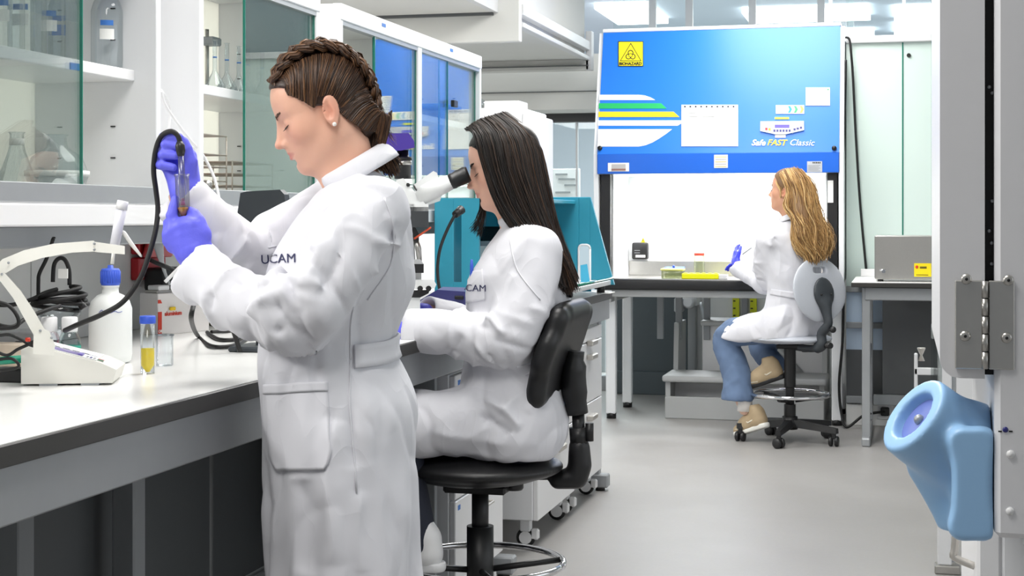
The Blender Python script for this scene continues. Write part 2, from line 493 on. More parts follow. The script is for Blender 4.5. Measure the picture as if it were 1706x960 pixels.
M_greypaint = mat('grey_paint', (150, 154, 157), 0.5, noise=(8, 0.02))
M_darkpanel = mat('dark_grey_panel', (92, 95, 97), 0.45, noise=(4, 0.04))
M_darkcol = mat('charcoal_panel', (72, 82, 87), 0.5, noise=(4, 0.03))
M_black = mat('black_plastic', (22, 22, 24), 0.42, noise=(40, 0.1))
M_blackrub = mat('black_rubber', (16, 16, 17), 0.6, noise=(40, 0.1))
M_steel = mat('brushed_steel', (186, 184, 180), 0.3, 0.85, noise=(90, 0.04))
M_chrome = mat('chrome', (220, 220, 222), 0.08, 1.0, noise=(20, 0.01))
M_glass = glass_mat('sheet_glass', (249, 253, 252), 0.0)
M_glassedge = mat('green_glass_edge', (40, 120, 104), 0.15, noise=(20, 0.05))
M_frost = mat('back_painted_glass', (210, 226, 220), 0.12, noise=(1.2, 0.02))
M_frostblue = mat('pale_blue_glass', (196, 216, 238), 0.12, noise=(1.2, 0.02))
M_lum = emis('luminaire_diffuser', (255, 253, 248), 2.2)
M_lumfar = emis('far_luminaire_diffuser', (250, 253, 255), 3.0)

ALC_Y, PART_Y, PART_X = 10.9, 9.5, -0.33       # alcove back, right-hand partition, where it jogs
struct('floor', MB().box(-6, 3.5, -3, 17, -0.1, 0), M_floor, label='pale grey speckled vinyl floor')
struct('wall_left', MB().box(-6.1, -6, -3, 17, 0, 3.3), M_wall)
struct('wall_far', MB().box(-6, 3.5, 17, 17.1, 0, 3.3), mat('far_wall_paint', (200, 208, 216), 0.7, noise=(3, 0.02)))
cl = struct('ceiling', MB().box(-6, 3.5, -3, PART_Y, 3.1, 3.2), M_ceil, label='white ceiling with square luminaires')
for nth, (lx, ly) in zip(('nearest', 'second', 'third', 'farthest'), [(-0.95, 1.4), (-0.95, 3.9), (-0.95, 6.6), (-0.7, 8.55)]):
    t = thing('ceiling_light', nth + ' square ceiling luminaire above the corridor', 'ceiling light', (lx, ly, 3.1), 0, 'luminaires above the corridor')
    MB().box(lx - .5, lx + .5, ly - .7, ly + .7, 3.02, 3.1, 0.006).build('housing', M_whitemetal, t)
    MB().box(lx - .46, lx + .46, ly - .66, ly + .66, 3.005, 3.02).build('diffuser', M_lum, t)
# room beyond the glazing: its ceiling and strip luminaires
struct('ceiling_far', MB().box(-6, 3.5, PART_Y, 17, 2.98, 3.1), mat('far_ceiling', (196, 208, 220), 0.7, noise=(2, 0.03)))
for k, (ua, ub, va, vb) in enumerate([(1250, 1447, 13, 38), (1300, 1456, 52, 62), (1490, 1600, 12, 36), (1490, 1600, 40, 60), (1030, 1080, 10, 40)]):
    a = onz(ua, vb, 2.94); b = onz(ub, va, 2.94)
    MBx = MB().box(min(a[0], b[0]), max(a[0], b[0]), min(a[1], b[1]), max(a[1], b[1]), 2.93, 2.978)
    o = MBx.build('strip_light', M_lumfar); tag(o, ['long strip luminaire above the right half of the safety cabinet', 'shorter strip luminaire just over the cabinet\'s top right corner', 'front strip luminaire beside the glass shield edge', 'rear strip luminaire beside the glass shield edge', 'strip luminaire above the biohazard sign'][k], 'ceiling light', 'strip luminaires beyond the glazing')

# low white bulkheads over the left row, seen from below
struct('trim_1', MB().box(-6, -2.2, -3, 8.3, 2.36, 3.1), M_ceil, label='white boxed ceiling bulkhead above the cabinets')
MB().box(-6, -2.185, 8.27, 8.30, 2.345, 2.36).build('shadow_gap', M_darkpanel, bpy.data.objects['trim_1'])
for ly in (1.5, 4.2, 6.6): MB().box(-3.85, -2.95, ly - .6, ly + .6, 2.345, 2.36).build('aisle_fill_panel', M_lum, bpy.data.objects['trim_1'])  # added glowing panels to go with the aisle fill lamps
MB().box(-2.2, -2.16, -3, 8.3, 2.36, 2.43).build('edge_strip', M_whitemetal, bpy.data.objects['trim_1'])
t2 = struct('trim_2', MB().box(-6, -2.08, 8.36, 10.3, 2.29, 3.1), M_ceil, label='white deep ceiling bulkhead with a stepped side')
MB().box(-6, -2.04, 8.3, 8.36, 2.2, 3.1, 0.004).build('front_fascia', M_ceil, t2)
MB().box(-6, -2.04, 10.24, 10.32, 2.22, 2.3, 0.004).build('end_fascia', M_ceil, t2)
MB().box(-6, -2.04, 10.2, 10.24, 2.245, 2.25, 0).build('groove', M_darkpanel, t2)
MB().box(-2.08, -2.03, 8.36, 10.3, 2.283, 2.31, 0.003).build('lower_ledge', M_whitemetal, t2)
MB().box(-2.08, -2.03, 8.36, 10.3, 2.35, 2.41, 0.003).build('upper_ledge', M_whitemetal, t2)
MB().box(-2.06, -2.02, 10.24, 10.32, 2.22, 2.48, 0.003).build('end_post', M_whitemetal, t2)

# alcove behind the safety cabinet: bulkhead, glazed partition with dark header, charcoal pier
struct('trim_3', MB().box(-6, -1.75, ALC_Y - 0.35, ALC_Y + 0.1, 1.98, 2.36), M_ceil, label='grey white panelled bulkhead over the glazed partition')
MB().box(-6, -1.75, ALC_Y - 0.36, ALC_Y - 0.35, 2.10, 2.106).build('panel_joint', M_darkpanel, bpy.data.objects['trim_3'])
def glazing(name, x0, x1, y, z0, z1, posts, frame, label, post_w=0.012):
    w = MB().box(x0, x1, y - .004, y + .004, z0, z1).build(name, M_glass); w['kind'] = 'structure'; w['label'] = label
    for i, px in enumerate(posts):
        MB().box(px - post_w / 2, px + post_w / 2, y - .02, y + .02, z0, z1).build('mullion', frame, w)
    return w
w1 = glazing('window_1', -4.5, -1.75, ALC_Y + .12, 0.1, 1.92, [-3.6, -2.75, -2.28], M_whitemetal, 'clear glazed partition behind the teal workstation')
MB().box(-4.5, -1.75, ALC_Y + .06, ALC_Y + .18, 1.92, 1.98).build('header', mat('dark_header', (62, 62, 64), .5, noise=(5, .05)), w1)
MB().box(-4.5, -1.75, ALC_Y + .06, ALC_Y + .18, 0, 0.1).build('sill', M_greypaint, w1)
pier = struct('wall_pier', MB().box(-1.95, -1.45, ALC_Y - .1, ALC_Y + .3, 0.15, 1.0, 0.004), M_darkcol, label='charcoal panelled pier below the safety cabinet')
MB().box(-1.98, -1.42, ALC_Y - .14, ALC_Y + .3, 0, 0.16, 0.004).build('plinth', M_darkcol, pier)
MB().box(-1.45, -1.39, ALC_Y - .12, ALC_Y - .05, 0.1, 1.0, 0.01, seg=2).build('corner_post', M_greypaint, pier)
struct('wall_back', MB().box(-1.42, PART_X + .1, ALC_Y, ALC_Y + .1, 0, 2.3), M_wall, label='white wall behind the safety cabinet')
struct('wall_return', MB().box(PART_X, PART_X + .06, PART_Y + .03, ALC_Y, 0, 2.3), M_wall)
w2 = glazing('window_2', -2.0, PART_X, ALC_Y + .05, 2.36, 2.98, [-1.72, -1.46, -1.02, -0.55], M_whitemetal, 'clerestory glazing above the safety cabinet', 0.05)

# right-hand partition of back-painted glass with transoms, skirting and clerestory
def pz(v, u=1450): return ony(u, v, PART_Y)[2]
w3 = MB().box(PART_X, 3.5, PART_Y, PART_Y + .012, pz(477), pz(72)).build('window_3', M_frost); w3['kind'] = 'structure'; w3['label'] = 'pale green back painted glass partition'
xj = ony(1504, 300, PART_Y)[0]
MB().box(xj - .004, xj + .004, PART_Y - .003, PART_Y + .013, pz(477), pz(72)).build('joint', M_glassedge, w3)
MB().lathe([(0.012, 0), (0.012, .01)], (ony(1514, 92, PART_Y - .01)), 12, 'y').build('fixing', M_black, w3)
MB().box(PART_X, 3.5, PART_Y - .03, PART_Y + .05, pz(72), pz(60), 0.004).build('head_rail', M_whitemetal, w3)
w4 = MB().box(PART_X, 3.5, PART_Y, PART_Y + .012, pz(583), pz(477)).build('window_4', M_frostblue); w4['kind'] = 'structure'; w4['label'] = 'pale blue glass panes low in the partition'
for va, vb in ((487, 477), (547, 537)):
    MB().box(PART_X, 3.5, PART_Y - .03, PART_Y + .03, pz(va), pz(vb), 0.003).build('transom', M_greypaint, w4)
struct('wall_dado', MB().box(PART_X, 3.5, PART_Y - .004, PART_Y + .05, pz(672), pz(583)), M_darkpanel, label='dark grey panel low in the partition')
MB().box(PART_X, 3.5, PART_Y - .03, PART_Y - .004, pz(672), pz(660), .003).build('rail', M_greypaint, bpy.data.objects['wall_dado'])
struct('baseboard_right', MB().box(PART_X, 3.5, PART_Y - .02, PART_Y + .05, 0, pz(674), 0.004), M_wall, label='white skirting under the glass partition')
w5 = glazing('window_5', PART_X, 3.5, PART_Y + .02, pz(60), 2.98, [ony(1327, 30, PART_Y)[0] + .2, ony(1506, 30, PART_Y)[0]], M_whitemetal, 'clerestory glazing over the glass partition', 0.02)
struct('wall_right', MB().box(3.4, 3.5, -3, PART_Y, 0, 0.9), M_wall)
sk = ony(1476, 700, PART_Y)
so = thing('floor_socket', 'white power socket on the skirting behind the right bench', 'socket', (sk[0], PART_Y - .02, 0.12))
MB().box(sk[0] - .05, sk[0] + .05, PART_Y - .035, PART_Y - .02, .04, .14, .004).build('plate', M_white, so)
MB().box(sk[0] - .03, sk[0] + .02, PART_Y - .065, PART_Y - .035, .065, .115, .006).build('plug', M_black, so)
# seen through the glazed partition: a whiteboard
wb = thing('whiteboard', 'whiteboard with faint diagrams behind the glazed partition', 'whiteboard', (-3.1, 12.2, 0.6))
a = ony(905, 402, 12.2); b = ony(966, 281, 12.2)
MB().box(a[0], b[0], 12.2, 12.22, a[2], b[2], .003).build('board', M_white, wb)
for (ua, va, ub, vb) in [(925, 290, 945, 291), (930, 298, 958, 299), (940, 308, 962, 309), (925, 320, 950, 321), (945, 332, 962, 333)]:
    p, q = ony(ua, va, 12.19), ony(ub, vb, 12.19)
    MB().box(min(p[0], q[0]), max(p[0], q[0]), 12.192, 12.198, q[2] - .004, p[2] + .004).build('ink_line', M_greypaint, wb)
MB().box(a[0] - .2, b[0] + .2, 12.23, 12.27, .0, .62, .003).build('stand', M_greypaint, wb)

# ================================================================== ISLAND BENCH ON THE LEFT
BX, BZ, BE = -1.28, 0.90, 6.98        # worktop front edge, height, far end
BXB = -2.30
M_top = mat('white_worktop', (246, 246, 244), 0.22, noise=(3, 0.01))
M_topcore = mat('dark_worktop_edge', (50, 49, 47), 0.4, noise=(30, 0.06))
bench = thing('lab_bench', 'long white lab bench with dark worktop edge and grey steel frame', 'lab bench', (-1.75, 3.0, 0))
top = MB().box(BXB, BX, 0.9, BE, BZ - .034, BZ, .002).build('worktop_core', M_topcore, bench)
MB().box(BXB + .002, BX - .004, 0.902, BE - .002, BZ - .001, BZ + .0015).build('worktop_surface', M_top, top)
MB().box(BX - .055, BX - .012, 0.9, BE - .01, BZ - .125, BZ - .034, .003).build('front_rail', M_alu, bench)
MB().box(BX - .062, BX - .055, 0.9, BE - .01, BZ - .05, BZ - .034).build('rail_lip', M_alu, bench)
for ly in (3.46, 5.16, BE - .06):
    lg = MB().box(BX - .10, BX - .05, ly, ly + .05, .05, BZ - .12, .004).build('leg', M_alu, bench) if ly > 5.2 else \
        MB().box(-1.86, -1.80, ly - .03, ly + .03, .05, BZ - .12, .004).build('leg', M_alu, bench)
    if ly > 4:
        MB().box(BX - .42, BX - .01, ly - .005, ly + .055, .015, .075, .006).build('foot', M_alu, lg)
        MB().cyl((BX - .05, ly + .025, 0), (BX - .05, ly + .025, .02), .022).build('glide', M_black, lg)
# dark service panels under the worktop, each a separate panel
for (ya, yb) in ((0.9, 1.95), (1.97, 3.02), (3.04, 4.09), (4.11, 5.16), (5.18, 6.9)):
    MB().box(-1.93, -1.91, ya, yb, .16, BZ - .13, .002).build('modesty_panel', M_darkpanel, bench)
MB().box(-1.935, -1.895, 0.9, 6.9, .08, .155, .003).build('lower_rail', M_greypaint, bench)
MB().box(-1.76, -1.70, 2.76, 2.82, .03, BZ - .125, .003).build('leg', M_greypaint, bench)
MB().box(BX - .42, BX - .06, BE - .06, BE - .01, BZ - .2, BZ - .125, .003).build('end_bracket', M_alu, bench)
# service spine under the wall cabinets
spine = thing('service_spine', 'light grey service panel with sockets running along the bench back', 'service panel', (-2.2, 3.5, BZ))
M_spine = mat('light_grey_panel', (206, 206, 204), 0.5, noise=(4, 0.015))
for (ya, yb) in ((0.9, 2.1), (2.105, 3.63), (3.635, 5.16), (5.165, 6.75)):
    MB().box(-2.24, -2.2, ya, yb, BZ + .003, 1.17, .001).build('panel', M_spine, spine)
MB().box(-2.2, -1.93, 0.9, 6.75, 1.165, 1.215, .004).build('cable_duct', M_greypaint, spine)
MB().box(-2.23, -1.815, 0.9, 6.76, 1.215, 1.265, .004).build('shelf_board', M_white, spine)

# ------------------------------------------------------------------ upper cabinets with sliding glass
M_beige = mat('cabinet_inner_panel', (236, 236, 230), 0.5, noise=(3, 0.02))
def translucent(m, w):
    nt = m.node_tree; b = nt.nodes['Principled BSDF']; t = nt.nodes.new('ShaderNodeBsdfTranslucent'); t.inputs['Color'].default_value = b.inputs['Base Color'].default_value
    x = nt.nodes.new('ShaderNodeMixShader'); x.inputs[0].default_value = w
    nt.links.new(b.outputs[0], x.inputs[1]); nt.links.new(t.outputs[0], x.inputs[2]); nt.links.new(x.outputs[0], nt.nodes['Material Output'].inputs['Surface'])
translucent(M_beige, .6)  # lets the added aisle light through so the cabinet insides look brighter
M_bluetag = mat('blue_label', (60, 120, 200), 0.5, noise=(40, 0.05))
CZ0, CZ1, CXF, CXB = 1.266, 1.953, -1.83, -2.18
def upper_cabinet(y0, y1, label, panes, shelf_z, tagpos=None, shelf_x=-1.89):
    t = thing('glass_cabinet', label, 'cabinet', ((CXF + CXB) / 2, (y0 + y1) / 2, CZ0), 0, 'glass fronted cabinets above the bench')
    MB().box(CXB, CXF, y0, y0 + .025, CZ0, CZ1, .002).build('side_panel', M_whitemetal, t)
    MB().box(CXB, CXF, y1 - .025, y1, CZ0, CZ1, .002).build('side_panel', M_whitemetal, t)
    MB().box(CXB, CXF, y0 + .025, y1 - .025, CZ1 - .02, CZ1, .001).build('top_panel', M_whitemetal, t)
    MB().box(CXB, CXF, y0 + .025, y1 - .025, CZ0, CZ0 + .012).build('bottom_panel', M_whitemetal, t)
    MB().box(CXB, CXB + .008, y0 + .025, y1 - .025, CZ0 + .012, CZ1 - .02).build('back_panel', M_beige, t)
    MB().box(CXF - .03, CXF + .003, y0 - .001, y1 - .001, CZ1 - .056, CZ1 + .001, .003).build('header', M_white, t)
    MB().box(CXF - .03, CXF - .002, y0 + .025, y1 - .025, CZ1 - .07, CZ1 - .056).build('top_track', M_alu, t)
    MB().box(CXF - .03, CXF + .002, y0 + .025, y1 - .025, CZ0 + .002, CZ0 + .045, .002).build('bottom_track', M_alu, t)
    sh = MB().box(CXB + .008, shelf_x, y0 + .025, y1 - .025, shelf_z - .028, shelf_z, .002).build('shelf', M_white, t)
    for yy in (y0 + .025, y1 - .029):
        for zz in (CZ0 + .12, CZ0 + .2, CZ0 + .42, CZ0 + .5):
            for xx in (-1.95, -2.1):
                MB().box(xx - .006, xx + .006, yy, yy + .004, zz - .0015, zz + .0015).build('peg_slot', M_black, t)
    for i, (pa, pb) in enumerate(panes):
        x = CXF - .010 - .013 * i
        g = MB().box(x - .003, x + .003, pa, pb, CZ0 + .02, CZ1 - .058).build('glass_pane', M_glass, t)
        MB().box(x - .0034, x + .0034, pa - .0015, pa + .002, CZ0 + .045, CZ1 - .07).build('pane_edge', M_glassedge, g)
        MB().box(x - .0034, x + .0034, pb - .002, pb + .0015, CZ0 + .045, CZ1 - .07).build('pane_edge', M_glassedge, g)
    if tagpos:
        MB().box(CXF + .003, CXF + .0045, tagpos - .02, tagpos + .02, CZ1 - .028, CZ1 - .016).build('label_tag', M_bluetag, t)
    return t
YA, YB, YC, YD = (2.74, 3.63), (3.856, 4.744), (4.935, 5.823), (5.823, 6.735)
shelfA = onx(150, 103, -1.89)[2]
upper_cabinet(*YA, 'nearest glass cabinet holding screw cap bottles, left edge of the picture', [(YA[0] + .03, onx(142, 200, CXF)[1])], shelfA)
shelfB = onx(380, 148, -1.89)[2]
upper_cabinet(*YB, 'glass cabinet with volumetric flasks and wire racks behind the braided woman', [(onx(412, 200, CXF)[1], YB[1] - .03), (onx(419, 200, CXF)[1], YB[1] - .04)], shelfB)
upper_cabinet(*YC, 'glass cabinet with a half open pane and yellow papers, third along the bench', [(onx(628, 200, CXF)[1], YC[1] - .03), (onx(632, 200, CXF)[1], YC[1] - .05)], onx(640, 158, -1.89)[2], onx(638, 42, CXF)[1])
upper_cabinet(*YD, 'far end glass cabinet with blue boxes and a black pane latch', [(YD[0] + .03, onx(749, 200, CXF)[1]), (onx(740, 200, CXF)[1], YD[1] - .03)], onx(750, 200, -1.89)[2], onx(751, 85, CXF)[1])
# blue label on the first shelf front
lb = onx(127, 111, -1.885)
tag(MB().box(-1.8905, -1.886, lb[1] - .022, lb[1] + .022, lb[2] - .008, lb[2] + .008).build('shelf_label', M_bluetag), 'small blue label stuck on the nearest cabinet shelf edge', 'label')

# ------------------------------------------------------------------ glassware in the cabinets
M_labglass = glass_mat('clear_labware', (244, 248, 250), 0.04)
M_bluecap = mat('blue_cap', (58, 92, 205), 0.4, noise=(30, 0.05))
M_paper = mat('paper_label', (244, 244, 240), 0.7, noise=(20, 0.02))
def screw_bottle(x, y, z, r, h, label, group, tagcol=None):
    t = thing('screw_cap_bottle', label, 'bottle', (x, y, z), random.uniform(-.4, .4), group)
    MB().lathe([(r * .96, 0), (r, .006), (r, h * .68), (r * .82, h * .79), (r * .42, h * .86), (r * .40, h * .9)], n=20).build('body', M_labglass, t, True)
    MB().lathe([(r * .5, h * .88), (r * .5, h), (r * .44, h + .003), (0, h + .003)], n=20).build('cap', M_bluecap, t, True)
    for (z0, z1, m_, w) in ((.34, .46, tagcol or M_paper, .45), (.50, .56, M_bluetag, .4)):
        A_ = [1.02 * r * np.array([math.cos(a), math.sin(a)]) for a in np.linspace(-1.1 - w, -1.1 + w, 9)]
        mesh_obj('print', [(*q, h * z0) for q in A_] + [(*q, h * z1) for q in A_], [(i, i + 1, 10 + i, 9 + i) for i in range(8)], m_, t, True)
    return t
gA = 'screw cap bottles on the nearest cabinet shelf'
ub = [(8, .045, .225), (45, .045, .23), (80, .042, .225), (108, .040, .22)]
for i, (u, r, h) in enumerate(ub):
    p = onx(u, 90, -2.02)
    screw_bottle(-2.02, p[1], shelfA, r, h, ['clear bottle at the left picture edge on the upper shelf', 'clear bottle second from the left on the upper shelf', 'clear bottle in the middle of the upper shelf row', 'clear bottle with blue print and white patch on the upper shelf'][i], gA,
                 [M_paper, M_paper, M_paper, M_bluetag][i])
for i, (u, r, h) in enumerate([(178, .04, .22)]):
    p = onx(u, 90, -1.96)
    screw_bottle(-1.96, p[1], shelfA, r, h, 'clear bottle outside the glass pane at the right end of the shelf', gA)
for i, (u, x) in enumerate([(28, -2.0), (95, -1.97)]):
    p = onx(u, 300, x)
    t = thing('glass_flask', ['conical glass flask on the cabinet floor by the left picture edge', 'round glass vessel on the cabinet floor beside the conical flask'][i], 'flask', (x, p[1], CZ0 + .012), 0)
    if i == 0:
        MB().lathe([(.055, 0), (.058, .006), (.02, .11), (.016, .13), (.016, .15), (.02, .155)], n=20).build('body', M_labglass, t, True)
    else:
        MB().lathe([(.03, 0), (.062, .02), (.075, .06), (.06, .1), (.025, .125), (.022, .15), (.028, .155)], n=20).build('body', M_labglass, t, True)
    MB().lathe([(.0172, .125), (.0172, .14)] if i == 0 else [(.0765, .055), (.0765, .068)], n=20).build('print', M_paper, t, True)
for i, u in enumerate([358, 378, 398, 413, 437]):
    p = onx(u, 140, -1.97)
    t = thing('volumetric_flask', ['volumetric flask with long neck, leftmost on the shelf', 'volumetric flask, second from the left on the shelf', 'volumetric flask with a wide base, just left of the glass pane edge', 'volumetric flask standing behind the glass pane edge', 'volumetric flask nearest the braided woman\'s forehead'][i],
              'flask', (-1.97, p[1], shelfB), 0, 'volumetric flasks on the cabinet shelf')
    MB().lathe([(.03, 0), (.034, .004), (.03, .02), (.009, .055), (.0065, .065), (.0065, .15), (.009, .152)], n=14).build('body', M_labglass, t, True)
    MB().lathe([(.0068, .10), (.0068, .103)], n=14).build('mark', M_bluetag, t, True)
p = onx(345, 100, -2.05)
t = thing('burette_stand', 'grey burette stand with clamp at the left of the flask shelf', 'lab stand', (-2.05, p[1], shelfB))
MB().box(-.03, .03, -.03, .03, 0, .012, .002).build('base', M_greypaint, t, True)
MB().cyl((0, 0, .012), (0, 0, .2), .006).build('rod', M_steel, t, True)
MB().box(-.012, .035, -.03, .03, .15, .175, .004).build('clamp', M_greypaint, t, True)
# wire racks on the cabinet floor
M_wire = mat('rack_wire', (178, 170, 160), 0.4, 0.4, noise=(50, 0.05))
def wire_rack(x0, x1, y0, y1, z0, hs, label):
    t = thing('wire_rack', label, 'rack', ((x0 + x1) / 2, (y0 + y1) / 2, z0), 0, 'wire racks in the cabinet')
    for h in hs:
        m = MB(); z = z0 + h
        for xx in (x0, x1): m.tube([(xx, y0, z), (xx, y1, z)], .0022, 6)
        n = 9
        for k in range(n + 1):
            yy = y0 + (y1 - y0) * k / n; m.tube([(x0, yy, z), (x1, yy, z)], .0014, 5)
        m.build('tier', M_wire, t)
    for xx in (x0, x1):
        for yy in (y0, y1): MB().tube([(xx, yy, z0), (xx, yy, z0 + hs[-1])], .0022, 6).build('upright', M_wire, t)
wire_rack(-2.1, -1.9, 3.93, 4.18, CZ0 + .012, [.02, .06, .10, .135, .19], 'tall wire rack with five tiers at the left in the flask cabinet')
wire_rack(-2.1, -1.9, 4.22, 4.52, CZ0 + .012, [.02, .05, .085, .12], 'lower wire rack behind the sliding pane')
p = onx(345, 332, -1.9)
t = thing('conical_vial', 'small glass vial with silver cap in front of the wire racks', 'vial', (-1.9, p[1], CZ0 + .012))
MB().lathe([(.02, 0), (.022, .01), (.018, .03), (.012, .036)], n=14).build('body', M_labglass, t, True)
MB().lathe([(.014, .034), (.014, .06), (0, .061)], n=14).build('cap', M_steel, t, True)
p = onx(330, 335, -1.95)
tag(MB().box(-2.05, -1.93, 3.92, 4.25, CZ0 + .012, CZ0 + .03, .002).build('orange_box', mat('orange_card', (214, 128, 84), .6, noise=(12, .05))), 'flat orange box under the wire racks', 'box')
# papers and boxes in the far cabinets
for i, (ua, ub_, va, vb, x, c) in enumerate([(635, 658, 181, 203, -1.98, (214, 226, 240)), (634, 682, 205, 222, -1.98, (226, 232, 200))]):
    a, b = onx(ua, vb, x), onx(ub_, va, x)
    tag(MB().box(x - .1, x, min(a[1], b[1]), max(a[1], b[1]), CZ0 + .012 + .09 * (1 - i), CZ0 + .10 + .06 * (1 - i), .002).build('paper_stack', mat('paper_%d' % i, c, .7, noise=(60, .06))), ['pale blue box on top of the paper stack in the third cabinet', 'pile of yellowish papers on the third cabinet floor'][i], 'papers')
for i, (ua, ub_) in enumerate([(712, 722), (722, 738), (738, 752)]):
    a, b = onx(ua, 160, -2.0), onx(ub_, 160, -2.0)
    z = onx(750, 200, -1.89)[2]
    t = thing('storage_tub', ['blue lidded tub, left of three on the far cabinet shelf', 'blue lidded tub, middle of three on the far cabinet shelf', 'blue lidded tub, right of three on the far cabinet shelf'][i], 'tub', (-2.0, (a[1] + b[1]) / 2, z), 0, 'lidded tubs on the far cabinet shelf')
    w = abs(b[1] - a[1]) / 2 - .006
    MB().box(-.08, .08, -w, w, 0, .06, .008).build('body', M_labglass, t, True)
    MB().box(-.085, .085, -w - .004, w + .004, .06, .075, .004).build('lid', mat('blue_lid', (84, 124, 190), .4, noise=(20, .05)), t, True)
p = onx(757, 173, CXF + .004)
tag(MB().box(CXF - .004, CXF + .012, p[1] - .028, p[1] + .028, p[2] - .014, p[2] + .014, .002).build('pane_latch', M_black), 'black latch block on the far cabinet glass', 'latch')

# ------------------------------------------------------------------ drawer pedestals under the bench
M_handle = mat('satin_handle', (196, 192, 186), 0.35, 0.6, noise=(40, 0.03))
def pedestal(y0, y1, label, drawers, loops, front=-1.31):
    t = thing('drawer_pedestal', label, 'drawer unit', ((front - .45), (y0 + y1) / 2, 0), 0, 'white drawer pedestals under the bench')
    z0, z1 = .11, BZ - .14
    MB().box(front - .5, front - .02, y0, y1, z0, z1, .003).build('body', M_whitemetal, t)
    n = len(drawers)
    for (a, b) in drawers:
        d = MB().box(front - .02, front, y0 + .003, y1 - .003, a, b - .004, .003).build('drawer', M_white, t)
        yc = (y0 + y1) / 2
        if loops:
            MB().tube(catmull([(front, yc - .05, b - .06), (front + .028, yc - .05, b - .06), (front + .03, yc - .03, b - .06), (front + .03, yc + .03, b - .06), (front + .028, yc + .05, b - .06), (front, yc + .05, b - .06)], 4), .004, 8).build('handle', M_handle, d)
        else:
            MB().box(front, front + .028, yc - .06, yc + .06, b - .075, b - .052, .004).build('handle', M_handle, d)
        MB().box(front, front + .0008, y0 + .03, y0 + .055, b - .035, b - .02).build('sticker', M_bluetag, d)
    for yy in (y0 + .06, y1 - .06):
        for xx in (front - .06, front - .44):
            c = MB().lathe([(.0, -.012), (.034, -.012), (.036, -.008), (.036, .008), (.034, .012), (0, .012)], (xx, yy, .037), 18, 'y').build('caster', M_blackrub, t)
            MB().lathe([(.024, -.014), (.026, .014), (0, .0145)], (xx, yy, .037), 16, 'y').build('hub', M_white, c)
            MB().box(xx - .02, xx + .02, yy - .018, yy + .018, .06, z0, .004).build('fork', M_whitemetal, c)
            MB().box(xx + .02, xx + .05, yy - .014, yy + .014, .03, .07, .006).build('brake', M_white, c)
    return t
pedestal(4.52, 5.10, 'white drawer pedestal nearest, right behind the black chair column', [(.11, .38), (.38, .58), (.58, .76)], True)
pedestal(5.62, 6.28, 'white drawer pedestal behind the black backrest, second under the bench', [(.11, .4), (.4, .58), (.58, .7), (.7, .76)], False)
pedestal(6.30, 6.88, 'white drawer pedestal at the far bench end with a satin handle', [(.11, .44), (.44, .70), (.70, .76)], False)
tag(MB().box(-1.88, -1.36, 4.475, 4.50, .04, BZ - .14, .002).build('side_board', M_greypaint), 'grey upright board under the bench behind the standing woman', 'panel')

# ================================================================== BIOSAFETY CABINET AT THE END OF THE CORRIDOR
M_blue = mat('blue_cabinet_front', (30, 120, 228), 0.32, noise=(2, 0.02))
M_blue2 = mat('blue_cabinet_rail', (20, 100, 210), 0.32, noise=(2, 0.02))
M_hoodwhite = mat('cabinet_white', (244, 246, 248), 0.35, noise=(3, 0.01))
M_yellow = mat('warning_yellow', (250, 232, 20), 0.5, noise=(20, 0.03))
M_ink = mat('black_ink', (20, 18, 16), 0.6, noise=(20, 0.05))
M_green = mat('stripe_green', (20, 178, 96), 0.4, noise=(10, 0.03))
M_gold = mat('stripe_yellow', (248, 208, 20), 0.4, noise=(10, 0.03))
M_stripe = mat('stripe_white', (250, 251, 252), 0.4, noise=(10, 0.01))
M_interior = mat('cabinet_interior', (248, 249, 250), 0.4, noise=(3, 0.01))
HX0, HX1, HY, HZ0, HZS, HZ1, HYT = -1.79, -0.362, 9.25, 1.495, 1.615, 2.37, 9.45
hood = thing('biosafety_cabinet', 'large biosafety cabinet with bright blue front and lit white work chamber', 'safety cabinet', (-1.08, 9.7, 0))
prof = [(HY + .012, HZ0), (HY + .012, HZS), (HYT + .012, HZ1), (10.12, HZ1), (10.12, HZ0)]
MB().prism(prof, HX0 + .004, HX1 - .004, 'x').build('upper_body', M_hoodwhite, hood)
blue = MB().prism([(HY, HZS), (HYT, HZ1), (HYT + .012, HZ1), (HY + .012, HZS)], HX0, HX1, 'x').build('front_panel', M_blue, hood)
rail = MB().box(HX0, HX1, HY - .002, HY + .014, HZ0, HZS, .003).build('lower_rail', M_blue2, hood)
MB().box(HX0 - .004, HX1 + .004, HYT - .005, 10.12, HZ1, HZ1 + .022, .004).build('top_cap', M_hoodwhite, hood)
MB().prism([(HY + .014, HZ0), (HY + .014, HZS), (HYT + .012, HZ1), (10.12, HZ1), (10.12, .86), (HY + .06, .86)], HX1 - .003, HX1 + .025, 'x').build('side_wall', M_hoodwhite, hood)
MB().prism([(HY + .014, HZ0), (HY + .014, HZS), (HYT + .012, HZ1), (10.12, HZ1), (10.12, .86), (HY + .06, .86)], HX0 - .025, HX0 + .003, 'x').build('side_wall', M_hoodwhite, hood)
for xa in (HX0 + .012, HX1 - .07):
    MB().box(xa, xa + .058, HY + .05, HY + .12, .86, HZ0, .003).build('front_post', M_black, hood)
MB().box(HX1 - .068, HX1 - .035, HY + .045, HY + .05, 1.32, 1.45).build('post_sticker', M_paper, hood)
